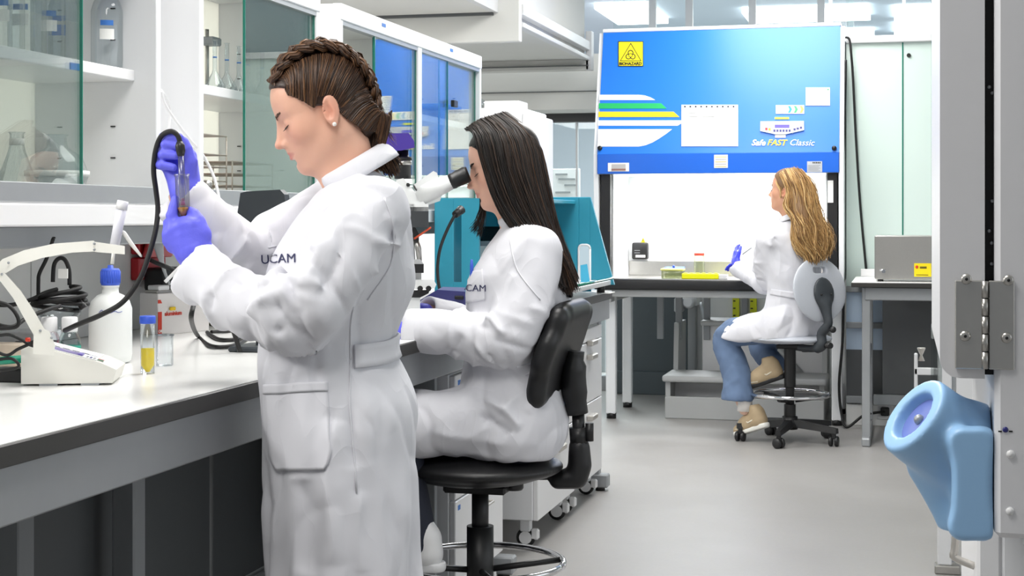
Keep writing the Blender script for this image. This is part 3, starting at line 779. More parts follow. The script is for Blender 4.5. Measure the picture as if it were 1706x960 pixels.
# work chamber
MB().box(HX0 + .003, HX1 - .003, 9.93, 9.95, .86, HZ0).build('chamber_back', M_interior, hood)
MB().box(HX0 + .07, HX0 + .076, HY + .13, 9.93, .86, HZ0).build('chamber_side', M_interior, hood)
MB().box(HX1 - .08, HX1 - .074, HY + .13, 9.93, .86, HZ0).build('chamber_side', M_interior, hood)
MB().box(HX0 + .08, HX1 - .08, 9.915, 9.93, .862, .955, .002).build('rear_steel_strip', M_steel, hood)
MB().box(HX0 + .003, HX1 - .003, HY + .1, 9.93, .845, .862, .002).build('steel_tray', M_steel, hood)
gp = MB().box(HX0 + .08, HX1 - .08, HY + .1, HY + .105, 1.3, HZ0 + .02).build('sash', M_glass, hood)
MB().box(HX0 - .02, HX1 + .02, HY - .02, HY + .1, .80, .865, .012, seg=3).build('arm_rest', M_black, hood)
lampm = emis('chamber_tube', (255, 255, 250), 6.0)
MB().cyl((HX0 + .2, 9.6, HZ0 - .03), (HX1 - .2, 9.6, HZ0 - .03), .016, 12).build('fluorescent_tube', lampm, hood)
area_light('chamber_light', (-1.08, 9.62, HZ0 - .06), (0, 0, 0), 1.1, .35, 13)
# stand
M_stand = mat('stand_grey', (176, 178, 178), 0.45, 0.2, noise=(10, .02))
MB().box(HX0, HX1, HY + .03, HY + .10, .755, .80, .004).build('stand_beam', M_stand, hood)
MB().box(HX0, HX1, 10.0, 10.06, .755, .80, .004).build('stand_beam', M_stand, hood)
for xx in (HX0 + .02, HX1 - .05):
    for yy in (9.42, 10.0):
        lg = MB().box(xx, xx + .06, yy, yy + .06, .03, .76, .005).build('stand_leg', M_hoodwhite, hood)
        MB().cyl((xx + .03, yy + .03, 0), (xx + .03, yy + .03, .035), .03).build('foot', M_black, lg)
    MB().box(xx + .005, xx + .055, 9.3, 10.05, .72, .765, .004).build('stand_arm', M_stand, hood)
for xx in (-1.52, -1.40, -1.22, -0.98):
    MB().box(xx - .02, xx + .02, 9.98, 10.02, .45, .76, .003).build('back_strut', M_greypaint, hood)
MB().tube([(-0.95, 9.98, .62), (-0.52, 9.98, .12)], .022, 8).build('diagonal_brace', M_stand, hood)
def face(u, v, off=0.0025):
    """point on the sloping blue front"""
    n = np.array([0, -(HZ1 - HZS), (HYT - HY)]); n /= np.linalg.norm(n); r = ray(u, v)
    p0 = np.array([0, HY, HZS]) + n * off
    t = (p0 - np.array([0, 0, CAM_H])).dot(n) / r.dot(n)
    return P(u, v, t)
def z8(x, y): return 980 + x * .28117, 30 + y * .28117
def face_poly(name, pts, m, parent=blue, off=.0025, thick=.0015):
    V = [face(*z8(*p), off) for p in pts]; W = [face(*z8(*p), off - thick - .002) for p in pts]; n = len(pts)
    Fc = [tuple(range(n)), tuple(reversed(range(n, 2 * n)))] + [(i, n + i, n + (i + 1) % n, (i + 1) % n) for i in range(n)]
    return mesh_obj(name, V + W, Fc, m, parent)
def rect(x0, y0, x1, y1): return [(x0, y0), (x1, y0), (x1, y1), (x0, y1)]
face_poly('stripe', [(66, 455), (300, 455), (335, 459), (368, 470), (398, 486), (64, 486)], M_stripe)
face_poly('stripe', [(63, 505), (432, 505), (466, 537), (62, 537)], M_green)
face_poly('stripe', [(61, 555), (505, 555), (541, 587), (60, 587)], M_gold)
face_poly('stripe', [(60, 607), (556, 607), (556, 622), (530, 638), (59, 638)], M_stripe)
face_poly('stripe', [(58, 659), (497, 659), (460, 688), (420, 715), (380, 738), (340, 754), (300, 762), (55, 762)], M_stripe)
bh = face_poly('biohazard_sign', rect(178, 138, 326, 286), M_yellow, off=.004)
for (a, b) in (((178, 138), (326, 141)), ((178, 283), (326, 286)),): face_poly('border', rect(*a, *b), M_ink, bh, .005)
for (a, b) in (((178, 138), (181, 286)), ((323, 138), (326, 286))): face_poly('border', rect(*a, *b), M_ink, bh, .005)
tri = [(252, 147), (316, 255), (187, 255)]
for i in range(3):
    a, b = np.array(tri[i], float), np.array(tri[(i + 1) % 3], float); c = np.array([252, 219.0])
    face_poly('triangle_edge', [tuple(a), tuple(b), tuple(b + (c - b) * .1), tuple(a + (c - a) * .1)], M_ink, bh, .005)
def arc(cx, cy, r0, r1, a0, a1, n=10):
    o = [(cx + r1 * math.cos(math.radians(a0 + (a1 - a0) * i / n)), cy - r1 * math.sin(math.radians(a0 + (a1 - a0) * i / n))) for i in range(n + 1)]
    q = [(cx + r0 * math.cos(math.radians(a1 + (a0 - a1) * i / n)), cy - r0 * math.sin(math.radians(a1 + (a0 - a1) * i / n))) for i in range(n + 1)]
    return o + q
for k in range(3):
    a = 90 + 120 * k; cx, cy = 251 + 15 * math.cos(math.radians(a)), 221 - 15 * math.sin(math.radians(a))
    face_poly('biohazard_ring', arc(cx, cy, 12, 17, a - 140 , a + 140), M_ink, bh, .005)
face_poly('biohazard_ring', arc(251, 221, 9, 12, 0, 359, 18), M_ink, bh, .0052)
fr = face(1400, 100) - face(1000, 100); fu = face(1200, 60) - face(1200, 250)
lettering('sign_text', 'BIOHAZARD', .0255, face(*z8(250, 271), .006), fr, fu, M_ink, bh, bold=.0009, space=.95)
lettering('brand_text', 'Safe', .050, face(*z8(1008, 740), .005), fr, fu, M_stripe, blue, bold=.0012, shear=.25)
lettering('brand_text', 'FAST', .050, face(*z8(1116, 740), .005), fr, fu, M_gold, blue, bold=.0011, shear=.25)
lettering('brand_text', 'Classic', .052, face(*z8(1265, 740), .005), fr, fu, M_stripe, blue, bold=.0, shear=.25)
pp = face_poly('paper_sheet', rect(552, 520, 888, 760), M_paper, off=.005)
face_poly('binding_strip', rect(552, 514, 888, 536), mat('pale_binding', (206, 214, 232), .5, noise=(30, .03)), pp, .007)
for k in range(10): face_poly('punch_hole', rect(568 + 32 * k, 521, 578 + 32 * k, 529), M_ink, pp, .0085)
for k, (xa, xb, yy) in enumerate([(590, 640, 562), (595, 650, 582), (670, 750, 582), (765, 785, 578), (795, 830, 576)]):
    face_poly('ink_line', rect(xa, yy, xb, yy + 2), M_alu, pp, .0075)
p2 = face_poly('notice', rect(1289, 412, 1432, 519), M_paper, off=.005)
for k in range(8): face_poly('ink_line', rect(1296, 420 + 11 * k, 1296 + (44 if k else 36) - 3 * (k % 3), 423 + 11 * k), M_alu, p2, .0065)
face_poly('green_dot', rect(1416, 420, 1426, 428), M_green, p2, .0065)
p3 = face_poly('service_sticker', rect(1112, 516, 1280, 567), M_paper, off=.005)
for k, c in enumerate([(30, 150, 214), (60, 190, 120), (248, 206, 90)]):
    x = 1183 + 35 * k; face_poly('arrow', [(x, 521), (x + 14, 521), (x + 25, 541), (x + 14, 562), (x, 562), (x + 9, 541)], mat('arrow_%d' % k, c, .5, noise=(20, .03)), p3, .0065)
for k in range(4): face_poly('ink_line', rect(1118, 522 + 11 * k, 1158 + 5 * (k % 2), 525 + 11 * k), M_alu, p3, .0065)
face_poly('yellow_tag', rect(1105, 587, 1190, 600), mat('tag_yellow', (214, 222, 60), .5, noise=(30, .05)), off=.005)
M_ctrl = mat('control_grey', (196, 198, 208), .4, noise=(10, .02)); M_btn = mat('navy_button', (44, 46, 120), .4, noise=(10, .03))
cp = face_poly('control_panel', [(1020, 612), (1278, 610), (1279, 665), (1170, 689), (1110, 690), (1019, 670)], M_ctrl, off=.012, thick=.008)
face_poly('display', rect(1105, 632, 1192, 650), mat('purple_display', (86, 70, 214), .3, noise=(10, .03)), cp, .0135)
for k in range(6): face_poly('button', rect(1097 + 18 * k, 661, 1109 + 18 * k, 674), M_btn, cp, .0135)
for k in range(3): face_poly('button', rect(1216 + 19 * k, 654 - 5 * k, 1229 + 19 * k, 666 - 5 * k), M_btn, cp, .0135)
for k, m in enumerate([M_stripe, mat('red_button', (214, 40, 50), .4, noise=(10, .03)), M_gold]): face_poly('button', rect(1030 + 19 * k, 648 + 2 * k, 1043 + 19 * k, 663 + 2 * k), m, cp, .0135)
for k in (1090, 1210): face_poly('seam', rect(k, 615, k + 3, 684), M_alu, cp, .0135)
face_poly('white_tab', rect(1107, 692, 1170, 709), M_paper, off=.006)
for x in (68, 1457): MB().lathe([(.0, 0), (.014, 0), (.014, .012), (0, .014)], face(*z8(x, 771), .014), 14, 'y').build('bolt', M_black, blue)
def rail_rect(name, x0, y0, x1, y1, m, d=.003):
    a, b = ony(*z8(x0, y1), HY - d), ony(*z8(x1, y0), HY - d)
    return MB().box(a[0], b[0], HY - d - .002, HY - .001, a[2], b[2]).build(name, m, rail)
s1 = rail_rect('rail_sticker', 117, 858, 242, 910, M_paper)
rail_rect('sticker_window', 138, 866, 222, 905, mat('sticker_grey', (190, 188, 186), .5, noise=(20, .03)), .0045)
rail_rect('sticker_band', 138, 893, 222, 905, mat('sticker_rust', (150, 110, 100), .5, noise=(20, .03)), .006)
rail_rect('rail_sticker', 746, 810, 827, 889, mat('cream_paper', (240, 238, 222), .6, noise=(20, .03)))
for k in range(5): rail_rect('ink_line', 752, 822 + 14 * k, 818, 826 + 14 * k, mat('ink_%d' % (k % 2), [(206, 190, 120), (170, 170, 190)][k % 2], .6, noise=(20, .03)), .0045)
rail_rect('rail_sticker', 1297, 849, 1386, 914, mat('silver_sticker', (196, 200, 206), .4, .2, noise=(20, .03)))
for k in range(5): rail_rect('ink_line', 1303, 872 + 8 * k, 1375 - 9 * (k % 2), 875 + 8 * k, M_alu, .0045)
for k in range(5): rail_rect('ink_mark', 1330 + 10 * k, 853, 1336 + 10 * k, 862, M_ink, .0045)
# socket box in the chamber with its warning triangle
def back(u, v, y=9.925): return ony(u, v, y)
a, b = back(1055, 432), back(1081, 404)
sb = thing('chamber_socket', 'black covered socket with yellow warning triangle on the chamber back', 'socket', (a[0], 9.92, a[2]))
MB().box(a[0], b[0], 9.87, 9.93, a[2], b[2], .01, seg=2).build('cover', M_black, sb)
q0, q1 = back(1059, 429, 9.868), back(1075, 425, 9.868)
MB().box(q0[0], q1[0], 9.866, 9.871, q0[2], q1[2]).build('label', M_paper, sb)
for vv in (417, 421):
    q0, q1 = back(1057, vv, 9.868), back(1066, vv + .8, 9.868); MB().box(q0[0], q1[0], 9.867, 9.871, q1[2], q0[2]).build('print', M_alu, sb)
tq = [back(1071.5, 396), back(1068, 404), back(1075, 404)]
MB().prism([(p[0], p[2]) for p in tq], 9.915, 9.93).build('warning_triangle', M_yellow, sb)
MB().box(tq[0][0] - .002, tq[0][0] + .002, 9.912, 9.916, tq[1][2] + .006, tq[0][2] - .006).build('bolt_mark', M_ink, sb)
# things on the tray
HT = .862
def tub(u, w, d, h, y, name, label, mbody, mlid):
    c = ony(u, 460, y); t = thing(name, label, 'container', (c[0], y, HT))
    MB().box(-w / 2, w / 2, -d / 2, d / 2, 0, h * .8, .008, seg=2).build('body', mbody, t, True)
    MB().box(-w / 2 - .004, w / 2 + .004, -d / 2 - .004, d / 2 + .004, h * .8, h, .004).build('lid', mlid, t, True)
    return t
M_tub = glass_mat('clear_plastic_tub', (232, 236, 216), .05, .2); M_yl = mat('translucent_yellow', (232, 232, 60), .4, noise=(20, .04))
tub(1121, .13, .09, .062, 9.42, 'pipette_box', 'clear pipette tip box with yellow top on the steel tray', M_tub, mat('pale_yellow_lid', (238, 236, 140), .4, noise=(20, .03)))
c = ony(1124, 450, 9.62)
t = thing('instrument_tray', 'blue shallow instrument tray behind the pipette box', 'tray', (c[0], 9.62, HT))
MB().box(-.055, .06, -.04, .04, 0, .05, .004).build('block', M_tub, t, True)
MB().box(-.06, .06, -.045, .045, .05, .066, .006).build('tray', mat('tray_blue', (70, 112, 206), .4, noise=(20, .05)), t, True)
MB().ball((.0, -.045, .07), .008).build('clip', M_bluecap, t, True)
c = ony(1165, 455, 9.7)
t = thing('red_capped_jar', 'tall clear jar with red lid on the steel tray', 'jar', (c[0], 9.7, HT))
MB().lathe([(.03, 0), (.034, .004), (.034, .125), (.03, .135)], n=18).build('body', M_tub, t, True)
MB().lathe([(.033, .135), (.033, .15), (0, .152)], n=18).build('lid', mat('red_lid', (206, 52, 24), .4, noise=(20, .05)), t, True)
a = ony(1136, 466, 9.33); b = ony(1197, 466, 9.33)
t = thing('tube_rack', 'bright yellow flat tube rack at the front of the tray', 'rack', ((a[0] + b[0]) / 2, 9.35, HT + .002))
MB().box(a[0], b[0], 9.32, 9.40, HT + .002, HT + .036, .004).build('rack_body', mat('neon_yellow', (246, 246, 0), .4, noise=(20, .03)), t)
for k in range(6):
    x = a[0] + (b[0] - a[0]) * (k + .5) / 6
    MB().lathe([(.011, 0), (.011, .003), (.007, .003), (.007, .0)], (x, 9.36, HT + .036), 12).build('tube_mouth', M_yl, t)
a = ony(1197, 466, 9.36); b = ony(1212, 466, 9.36)
tag(MB().box(a[0] + .004, b[0], 9.33, 9.40, HT + .002, HT + .03, .003).build('white_block', M_white), 'small white block between the yellow rack and the gloved hand', 'block')

# step stool and pipework under the cabinet
M_stool = mat('stool_grey', (176, 178, 178), .5, noise=(8, .02))
st = thing('step_stool', 'light grey two step stool under the safety cabinet', 'step stool', (-1.0, 9.8, 0))
xs0, xs1 = -1.42, -.46
MB().box(xs0, xs1, 9.52, 9.545, 0, .135, .004).build('base_panel', M_stool, st)
for xx in (xs0, xs1 - .03):
    MB().prism([(9.545, 0), (10.25, 0), (10.25, .56), (9.92, .56), (9.88, .23), (9.545, .23)], xx, xx + .03, 'x').build('side_panel', M_stool, st)
MB().box(xs0 - .015, xs1 + .015, 9.5, 9.9, .225, .265, .012, seg=2).build('lower_tread', M_stool, st)
MB().box(xs0 + .17, xs1 + .015, 9.9, 10.24, .545, .58, .012, seg=2).build('upper_tread', M_stool, st)
MB().box(xs0 + .17, xs1, 10.0, 10.02, .1, .545, .003).build('riser', M_white, st)
MB().box(xs0 + .02, xs1 - .02, 9.75, 9.77, .02, .2, .003).build('inner_panel', M_white, st)
gx = ony(1220, 510, 10.85)[0]
for k in range(3):
    o = thing('yellow_gauge', ['yellow gauge strip with dark ticks, left one behind the cabinet stand', 'yellow gauge strip with dark ticks, middle one behind the cabinet stand', 'yellow gauge strip, right one next to the seated woman\'s coat'][k], 'gauge', (gx + .06 * k, 10.88, .4), 0, 'yellow gauge strips behind the stand')
    MB().box(gx + .06 * k, gx + .045 + .06 * k, 10.87, 10.895, .4, .9).build('strip', mat('gauge_yellow', (220, 224, 40), .5, noise=(20, .05)), o)
    for j in range(8): MB().box(gx + .06 * k + .004, gx + .06 * k + .02, 10.866, 10.87, .45 + .05 * j, .458 + .05 * j).build('tick', M_ink, o)
c = ony(1147, 503, 10.6)
o = thing('gas_valve', 'white and grey gas valve with hose under the cabinet', 'valve', (c[0], 10.6, c[2]))
MB().lathe([(.03, 0), (.045, .02), (.045, .08), (.03, .1)], (c[0], 10.55, c[2]), 16, 'y').build('body', M_whitemetal, o)
MB().box(c[0] - .09, c[0] - .03, 10.53, 10.62, c[2] - .07, c[2] + .03, .01).build('block', M_alu, o)
MB().box(c[0] - .05, c[0] + .05, 10.65, 10.9, c[2] - .03, c[2] + .03, .004).build('bracket', M_whitemetal, o)
h0, h1, h2 = ony(1168, 505, 10.55), ony(1180, 560, 10.4), ony(1195, 610, 10.35)
tag(MB().tube(catmull([h0, h1, h2, (h2[0] + .05, 10.35, .05)], 6), .014, 8).build('grey_hose', M_alu), 'grey hose slanting down under the cabinet', 'hose')
# two black cables hanging at the cabinet's right side and one to the socket
def cable(name, pts, r, label, m=None, n=8):
    o = MB().tube(catmull(pts, n), r, 8).build(name, m or M_blackrub); return tag(o, label, 'cable')
cable('power_cable', [ony(1408, 62, 9.44), ony(1415, 66, 9.44), ony(1418, 90, 9.44), ony(1421, 130, 9.46), ony(1426, 230, 9.47), ony(1433, 340, 9.47), ony(1443, 450, 9.47), (ony(1443, 450, 9.47)[0], 9.44, .9)], .007, 'black cable sagging down the glass partition')
cable('power_cable', [ony(1409, 100, 9.40), ony(1408, 160, 9.40), ony(1405, 250, 9.40), ony(1404, 330, 9.40), ony(1405, 450, 9.40), ony(1404, 560, 9.40), ony(1398, 640, 9.40), ony(1402, 690, 9.38), ony(1411, 712, 9.30), ony(1440, 692, 9.36), (sk[0] - .01, PART_Y - .06, .09)], .008, 'black cable running down the cabinet side to the floor socket')

# ================================================================== THINGS ON THE BENCH
M_ivory = mat('ivory_plastic', (228, 227, 220), .45, noise=(12, .015))
def on_bench(u, v): return onz(u, v, BZ)
BT = BZ + .0015
# ---- pH meter with articulated electrode arm
m0, m1 = on_bench(35, 645), on_bench(187, 643)
fx = (m1 - m0); fx[2] = 0; mw = np.linalg.norm(fx); fx /= mw; fy = np.array([-fx[1], fx[0], 0])
ang = math.atan2(fx[1], fx[0])
ph = thing('ph_meter', 'ivory bench pH meter with sloping printed panel and jointed electrode arm', 'pH meter', (m0[0], m0[1], BT), ang)
W = mw; D = .15
MB().prism([(0, .004), (0, .072), (.02, .08), (W * .86, .045), (W + .008, .03), (W, .004)], .0, D, 'y').build('case', M_ivory, ph, True)
for xx in (.035, .115): MB().box(xx, xx + .035, -.001, D, 0, .004).build('foot', M_greypaint, ph, True)
sl = Matrix.Translation((.02, 0, .0805)) @ Matrix.Rotation(math.atan2(.035, W * .86 - .02), 4, 'Y')
Lp = W * .86 - .02
panel = MB().box(.008, Lp - .004, .012, D - .01, 0, .001, M=sl).build('key_panel', mat('panel_print', (238, 239, 238), .4, noise=(10, .02)), ph, True)
MB().box(.02, .09, .02, .05, .001, .003, .001, M=sl).build('display', mat('violet_display', (150, 140, 190), .25, noise=(60, .1)), panel, True)
MB().box(.088, .098, .02, .05, .001, .0045, .001, M=sl).build('display_end', mat('violet_edge', (110, 96, 180), .3, noise=(20, .05)), panel, True)
for k in range(6): MB().box(.105 + .007 * (k % 3), .109 + .007 * (k % 3), .02 + .014 * (k // 3), .03 + .014 * (k // 3), .001, .0016, M=sl).build('key', [M_greypaint, M_btn, M_greypaint][k % 3], panel, True)
MB().box(.128, .14, .02, .028, .001, .002, M=sl).build('green_key', mat('print_green', (60, 140, 110), .4, noise=(20, .05)), panel, True)
MB().box(.128, .14, .032, .038, .001, .002, M=sl).build('red_key', mat('print_red', (190, 60, 80), .4, noise=(20, .05)), panel, True)
for k in range(4): MB().box(.03 + .02 * k, .044 + .02 * k, .075, .078, .001, .0015, M=sl).build('print_line', M_ink, panel, True)
MB().box(.012, Lp - .01, .07, .0715, .001, .0014, M=sl).build('print_line', M_btn, panel, True)
# arm, laid out along the picture: base joint, elbow, head
ta = 2.98
def armpart(name, poly, d0, dd, parent=ph):
    V = [P(u, v, d0) for u, v in poly] + [P(u, v, d0 + dd) for u, v in poly]; n = len(poly)
    return mesh_obj(name, V, [tuple(range(n)), tuple(reversed(range(n, 2 * n)))] + [(i, n + i, n + (i + 1) % n, (i + 1) % n) for i in range(n)], M_ivory, parent)
pm = armpart('arm_post', [(55, 590), (56, 555), (66, 545), (82, 552), (92, 575), (90, 592)], ta - .012, .03)
armpart('lower_arm', [(-3, 452), (8, 455), (35, 485), (58, 520), (76, 552), (90, 570), (80, 578), (58, 562), (40, 530), (22, 497), (0, 468)], ta, .016)
armpart('upper_arm', [(-4, 440), (4, 432), (40, 417), (90, 406), (156, 401), (162, 408), (160, 419), (120, 421), (70, 430), (30, 443), (10, 455), (-4, 452)], ta + .004, .016)
armpart('electrode_holder', [(158, 403), (208, 410), (208, 424), (158, 420)], ta + .0, .022)
for (u, v) in ((14, 438), (3, 457), (157, 406), (157, 416), (67, 551), (86, 563)):
    p = P(u, v, ta - .014 if v > 520 else ta - .001)
    MB().ball(p, .0026, 10, 6).build('joint_pin', M_greypaint, ph)
# dark socket block and green plug at the meter's left
tag(MB().box(m0[0] - .10, m0[0] - .02, m0[1] + .05, m0[1] + .10, BT, BT + .028, .004).build('plug_block', M_black), 'small black plug block at the left of the pH meter', 'plug')
tag(MB().cyl((m0[0] - .075, m0[1] + .03, BT + .045), (m0[0] - .012, m0[1] + .055, BT + .05), .008).build('green_plug', mat('teal_plug', (20, 150, 120), .4, noise=(20, .05))), 'small green plug entering the pH meter side', 'plug')
# ---- wash bottle with stem, blue cap and spout
b0 = on_bench(184, 606); tb = np.linalg.norm(b0[:2])
bt = thing('wash_bottle', 'white plastic reagent bottle with bright blue cap and stirring stem', 'bottle', (b0[0], b0[1], BT), math.radians(28))
k = 3.38 / FPX
MB().lathe([(.036, 0), (.046, .006), (.0485, .02), (.0485, .125), (.043, .142), (.03, .155), (.019, .16), (.018, .172), (.02, .174), (.02, .178), (.018, .18)], n=28).build('body', mat('white_polythene', (226, 228, 226), .4, noise=(8, .02), Subsurface_Weight=.0), bt, True)
cap = MB().lathe([(.0, .178), (.0205, .178), (.0215, .182), (.0215, .212), (.019, .216), (.007, .217), (.006, .224), (0, .224)], n=28).build('cap', M_bluecap, bt, True)
for kk in range(24):
    a = 2 * math.pi * kk / 24; MB().tube([(.0215 * math.cos(a), .0215 * math.sin(a), .183), (.0215 * math.cos(a), .0215 * math.sin(a), .21)], .0012, 4).build('rib', M_bluecap, cap, True)
sc_ = catmull([(-.025, -.0435, .118), (-.018, -.0465, .124), (-.014, -.047, .115), (-.006, -.0485, .122), (.0, -.049, .117), (.01, -.0485, .121), (.018, -.046, .118), (.026, -.042, .120)], 4)
MB().tube(sc_, .0007, 5).build('handwriting', mat('blue_pen', (70, 86, 170), .5, noise=(30, .05)), bt, True)
# electrode held in the arm above the bottle
e0, e1, e2 = P(187, 440, ta + .06), P(190, 414, ta + .06), P(203, 345, ta + .06)
el = thing('ph_electrode', 'white pH electrode with round cap hanging from the meter arm', 'electrode', tuple(e0))
MB().tube([e0, e1], .0035, 10).build('stem', M_ivory, el)
MB().tube([e1, e2], [.0095, .0105], 14).build('body', mat('milky_plastic', (224, 224, 232), .35, noise=(10, .02)), el)
MB().tube([P(202, 349, ta + .06), P(205, 335, ta + .06)], [.0115, .011], 14).build('cap', M_white, el)
sp = [P(200, 390, ta + .07), P(206, 388, ta + .07), P(218, 405, ta + .07), P(236, 428, ta + .07)]
MB().tube(catmull(sp, 5), [.0042] * 11 + [.0040, .0036, .003, .0025, .0015], 8).build('spout', M_ivory, el)
# ---- two small reagent bottles, tube with yellow liquid, beaker
M_pink = mat('pink_label', (214, 70, 110), .5, noise=(30, .05)); M_teal = mat('teal_label', (30, 140, 120), .5, noise=(30, .05))
for i, (u, v, band) in enumerate([(82, 583, M_pink), (116, 586, M_teal)]):
    b = P(u, 400, 3.42)
    t = thing('reagent_bottle', ['small clear reagent bottle with white cap and pink label', 'small clear reagent bottle with white cap and teal band label'][i], 'bottle', (b[0], b[1], BT), 0, 'small white capped reagent bottles'); t.scale = (1.22, 1.22, 1.28)
    MB().lathe([(.018, 0), (.0195, .004), (.0195, .05), (.015, .062), (.011, .066)], n=20).build('body', M_labglass, t, True)
    MB().lathe([(.0128, .064), (.0142, .066), (.0142, .088), (.012, .09), (0, .09)], n=20).build('cap', M_white, t, True)
    MB().lathe([(.0199, .008), (.0199, .04)], n=20).build('label', M_paper, t, True)
    MB().lathe([(.0202, .034), (.0202, .041)], n=20).build('band', band, t, True)
    if i == 0: MB().lathe([(.0202, .006), (.0202, .022)], n=20).build('band', band, t, True)
b = on_bench(246, 624); s = 3.33 / FPX
M_yliq = mat('yellow_liquid', (255, 222, 20), .3, noise=(10, .03))
t = thing('sample_tube', 'clear centrifuge tube with blue cap half full of yellow liquid standing on the bench', 'tube', (b[0], b[1], BT))
MB().lathe([(.0145, 0), (.0145, .006), (.0148, .006), (.0150, .108)], n=24).build('wall', M_labglass, t, True)
MB().lathe([(.004, .004), (.0138, .018), (.0138, .054), (0, .054)], n=24).build('liquid', M_yliq, t, True)
MB().lathe([(.0168, .107), (.0170, .109), (.0170, .122), (.0155, .1235), (0, .1235)], n=24).build('cap', M_bluecap, t, True)
b = on_bench(274, 611)
t = thing('glass_beaker', 'small empty glass beaker behind the blue capped tube', 'beaker', (b[0], b[1], BT))
MB().lathe([(0, .001), (.018, .001), (.0195, .004), (.0195, .066), (.0215, .069)], n=24).build('wall', M_labglass, t, True)
MB().lathe([(.0213, .068), (.0218, .0695), (.0213, .071)], n=24).build('rim', M_labglass, t, True)
# ---- cardboard foil box with red print
q0, q1 = on_bench(263, 560), on_bench(338, 553)
fxx = q1 - q0; fxx[2] = 0; bw = np.linalg.norm(fxx) * 1.15; ba = math.atan2(fxx[1], fxx[0])
bx = thing('foil_box', 'white cardboard foil box with red printed corner and lettering', 'box', (q0[0], q0[1], BT), ba)
bh_ = .118
MB().box(0, bw, 0, .07, 0, bh_, .002).build('carton', mat('white_card', (232, 228, 226), .6, noise=(20, .02)), bx, True)
M_red = mat('red_print', (214, 60, 36), .5, noise=(20, .04))
MB().box(0, .015, -.0012, 0, .004, .066).build('red_panel', M_red, bx, True)
MB().prism([(0, bh_ - .028), (.016, bh_ - .028), (.010, bh_ - .018), (0, bh_ - .018)], -.0012, 0).build('red_corner', M_red, bx, True)
V, Fc = text_mesh('aluminium', .017, bold=.0004); mesh_obj('lettering', np.stack([V[:, 0] + .062, -V[:, 2] - .001, V[:, 1] + .059], 1), Fc, M_red, bx, True)
V, Fc = text_mesh('OR', .011, bold=.0003); mesh_obj('lettering', np.stack([V[:, 0] + .0075, -V[:, 2] - .002, V[:, 1] + .011], 1), Fc, M_paper, bx, True)
MB().box(.008, .07, .01, .06, bh_, bh_ + .008, .002).build('cutter_strip', M_steel, bx, True)
MB().box(.01, .055, .005, .05, bh_ + .008, bh_ + .022, .003).build('white_packet', M_white, bx, True)
MB().box(.045, .066, -.008, 0, .068, .078, .002).build('yellow_clip', M_gold, bx, True)
# ---- red sockets on the spine with black plug and hanging wire
def on_sp(u, v, x=-2.2): return onx(u, v, x)
M_redsock = mat('red_socket', (176, 22, 34), .35, noise=(20, .05))
for i, (va, vb) in enumerate([(386, 424), (428, 467)]):
    a, b = on_sp(217, vb), on_sp(246, va)
    t = thing('red_socket', ['red wall socket with open cover, upper of two on the service panel', 'red wall socket holding the black plug, lower of two on the service panel'][i], 'socket', (-2.2, a[1], a[2]), 0, 'red sockets on the service panel')
    y0, y1 = min(a[1], b[1]), max(a[1], b[1]) + .06
    MB().box(-2.2, -2.17, y0, y1, a[2], b[2], .004).build('back_box', M_redsock, t)
    fl = Matrix.Translation((-2.17, 0, b[2])) @ Matrix.Rotation(math.radians(-35 if i == 0 else -75), 4, 'Y')
    MB().box(0, .05, y0 + .01, y1 + .02, -.012, 0, .004, M=fl).build('flap', M_redsock, t)
    if i == 1:
        MB().box(-2.17, -2.10, y0 + .02, y1 - .005, a[2] - .035, b[2] - .03, .012, seg=2).build('plug', M_black, t)
        MB().tube(catmull([(-2.11, y0 + .05, a[2]), (-2.1, y0 + .045, a[2] - .05), (-2.1, y0 + .06, a[2] - .10), (-2.08, y0 + .1, BT + .006)], 5), .004, 8).build('cord', M_blackrub, t)
pz0 = on_sp(262, 400, -2.12)
tag(MB().tube(catmull([pz0, on_sp(268, 430, -2.1), on_sp(275, 455, -2.08), on_sp(283, 475, -2.06)], 5), [.018, .017, .016, .014, .012, .010, .008, .007, .006, .006, .005, .005, .004, .004, .004, .004], 8, flat=.35).build('plastic_sheath', mat('clear_film', (216, 218, 220), .3, noise=(20, .03))), 'pale plastic sheath hanging below the red sockets', 'sheath')
a = on_sp(12, 397)
t = thing('wall_bracket', 'pale beige bracket on the service panel at the left edge', 'bracket', (-2.2, a[1], a[2]))
MB().box(-2.2, -2.12, a[1] - .12, a[1] + .03, a[2] - .018, a[2] + .018, .006).build('arm', M_ivory, t)
MB().box(-2.2, -2.14, a[1] + .03, a[1] + .05, a[2] - .022, a[2] + .022, .006).build('end_plate', M_steel, t)
# ---- coil of black cable on a glass dish stand
c0 = P(100, 400, 3.6); c0[2] = BZ
t = thing('dish_stand', 'glass dish on a clear foot carrying coiled cable', 'dish', (c0[0], c0[1], BT))
MB().lathe([(.035, 0), (.035, .004), (.012, .012), (.008, .05), (.012, .085), (.045, .105), (.052, .13)], n=22).build('dish', M_labglass, t, True)
coil = []
for k in range(90):
    a = k / 90 * 2 * math.pi * 4.3; r = .052 + .012 * math.sin(k * .21) + .004 * random.random()
    coil.append((c0[0] + r * math.cos(a), c0[1] + r * .9 * math.sin(a), BT + .125 + .016 * math.sin(a * .5 + 1) + .00035 * k))
co = thing('cable_coil', 'coil of thick black cable with white tag lying on the glass dish', 'cable', (c0[0], c0[1], BT + .12))
MB().tube(coil, .0052, 7).build('loops', M_blackrub, co)
tc_ = np.linalg.norm(c0 - np.array([0, 0, CAM_H]))
dz = lambda u, v, t=None: P(u, v, 3.58 if t is None else t)
MB().tube(catmull([dz(88, 470), dz(90, 442), dz(98, 431), dz(108, 433), dz(115, 450), dz(116, 475)], 6), .005, 7).build('upper_loop', M_blackrub, co)
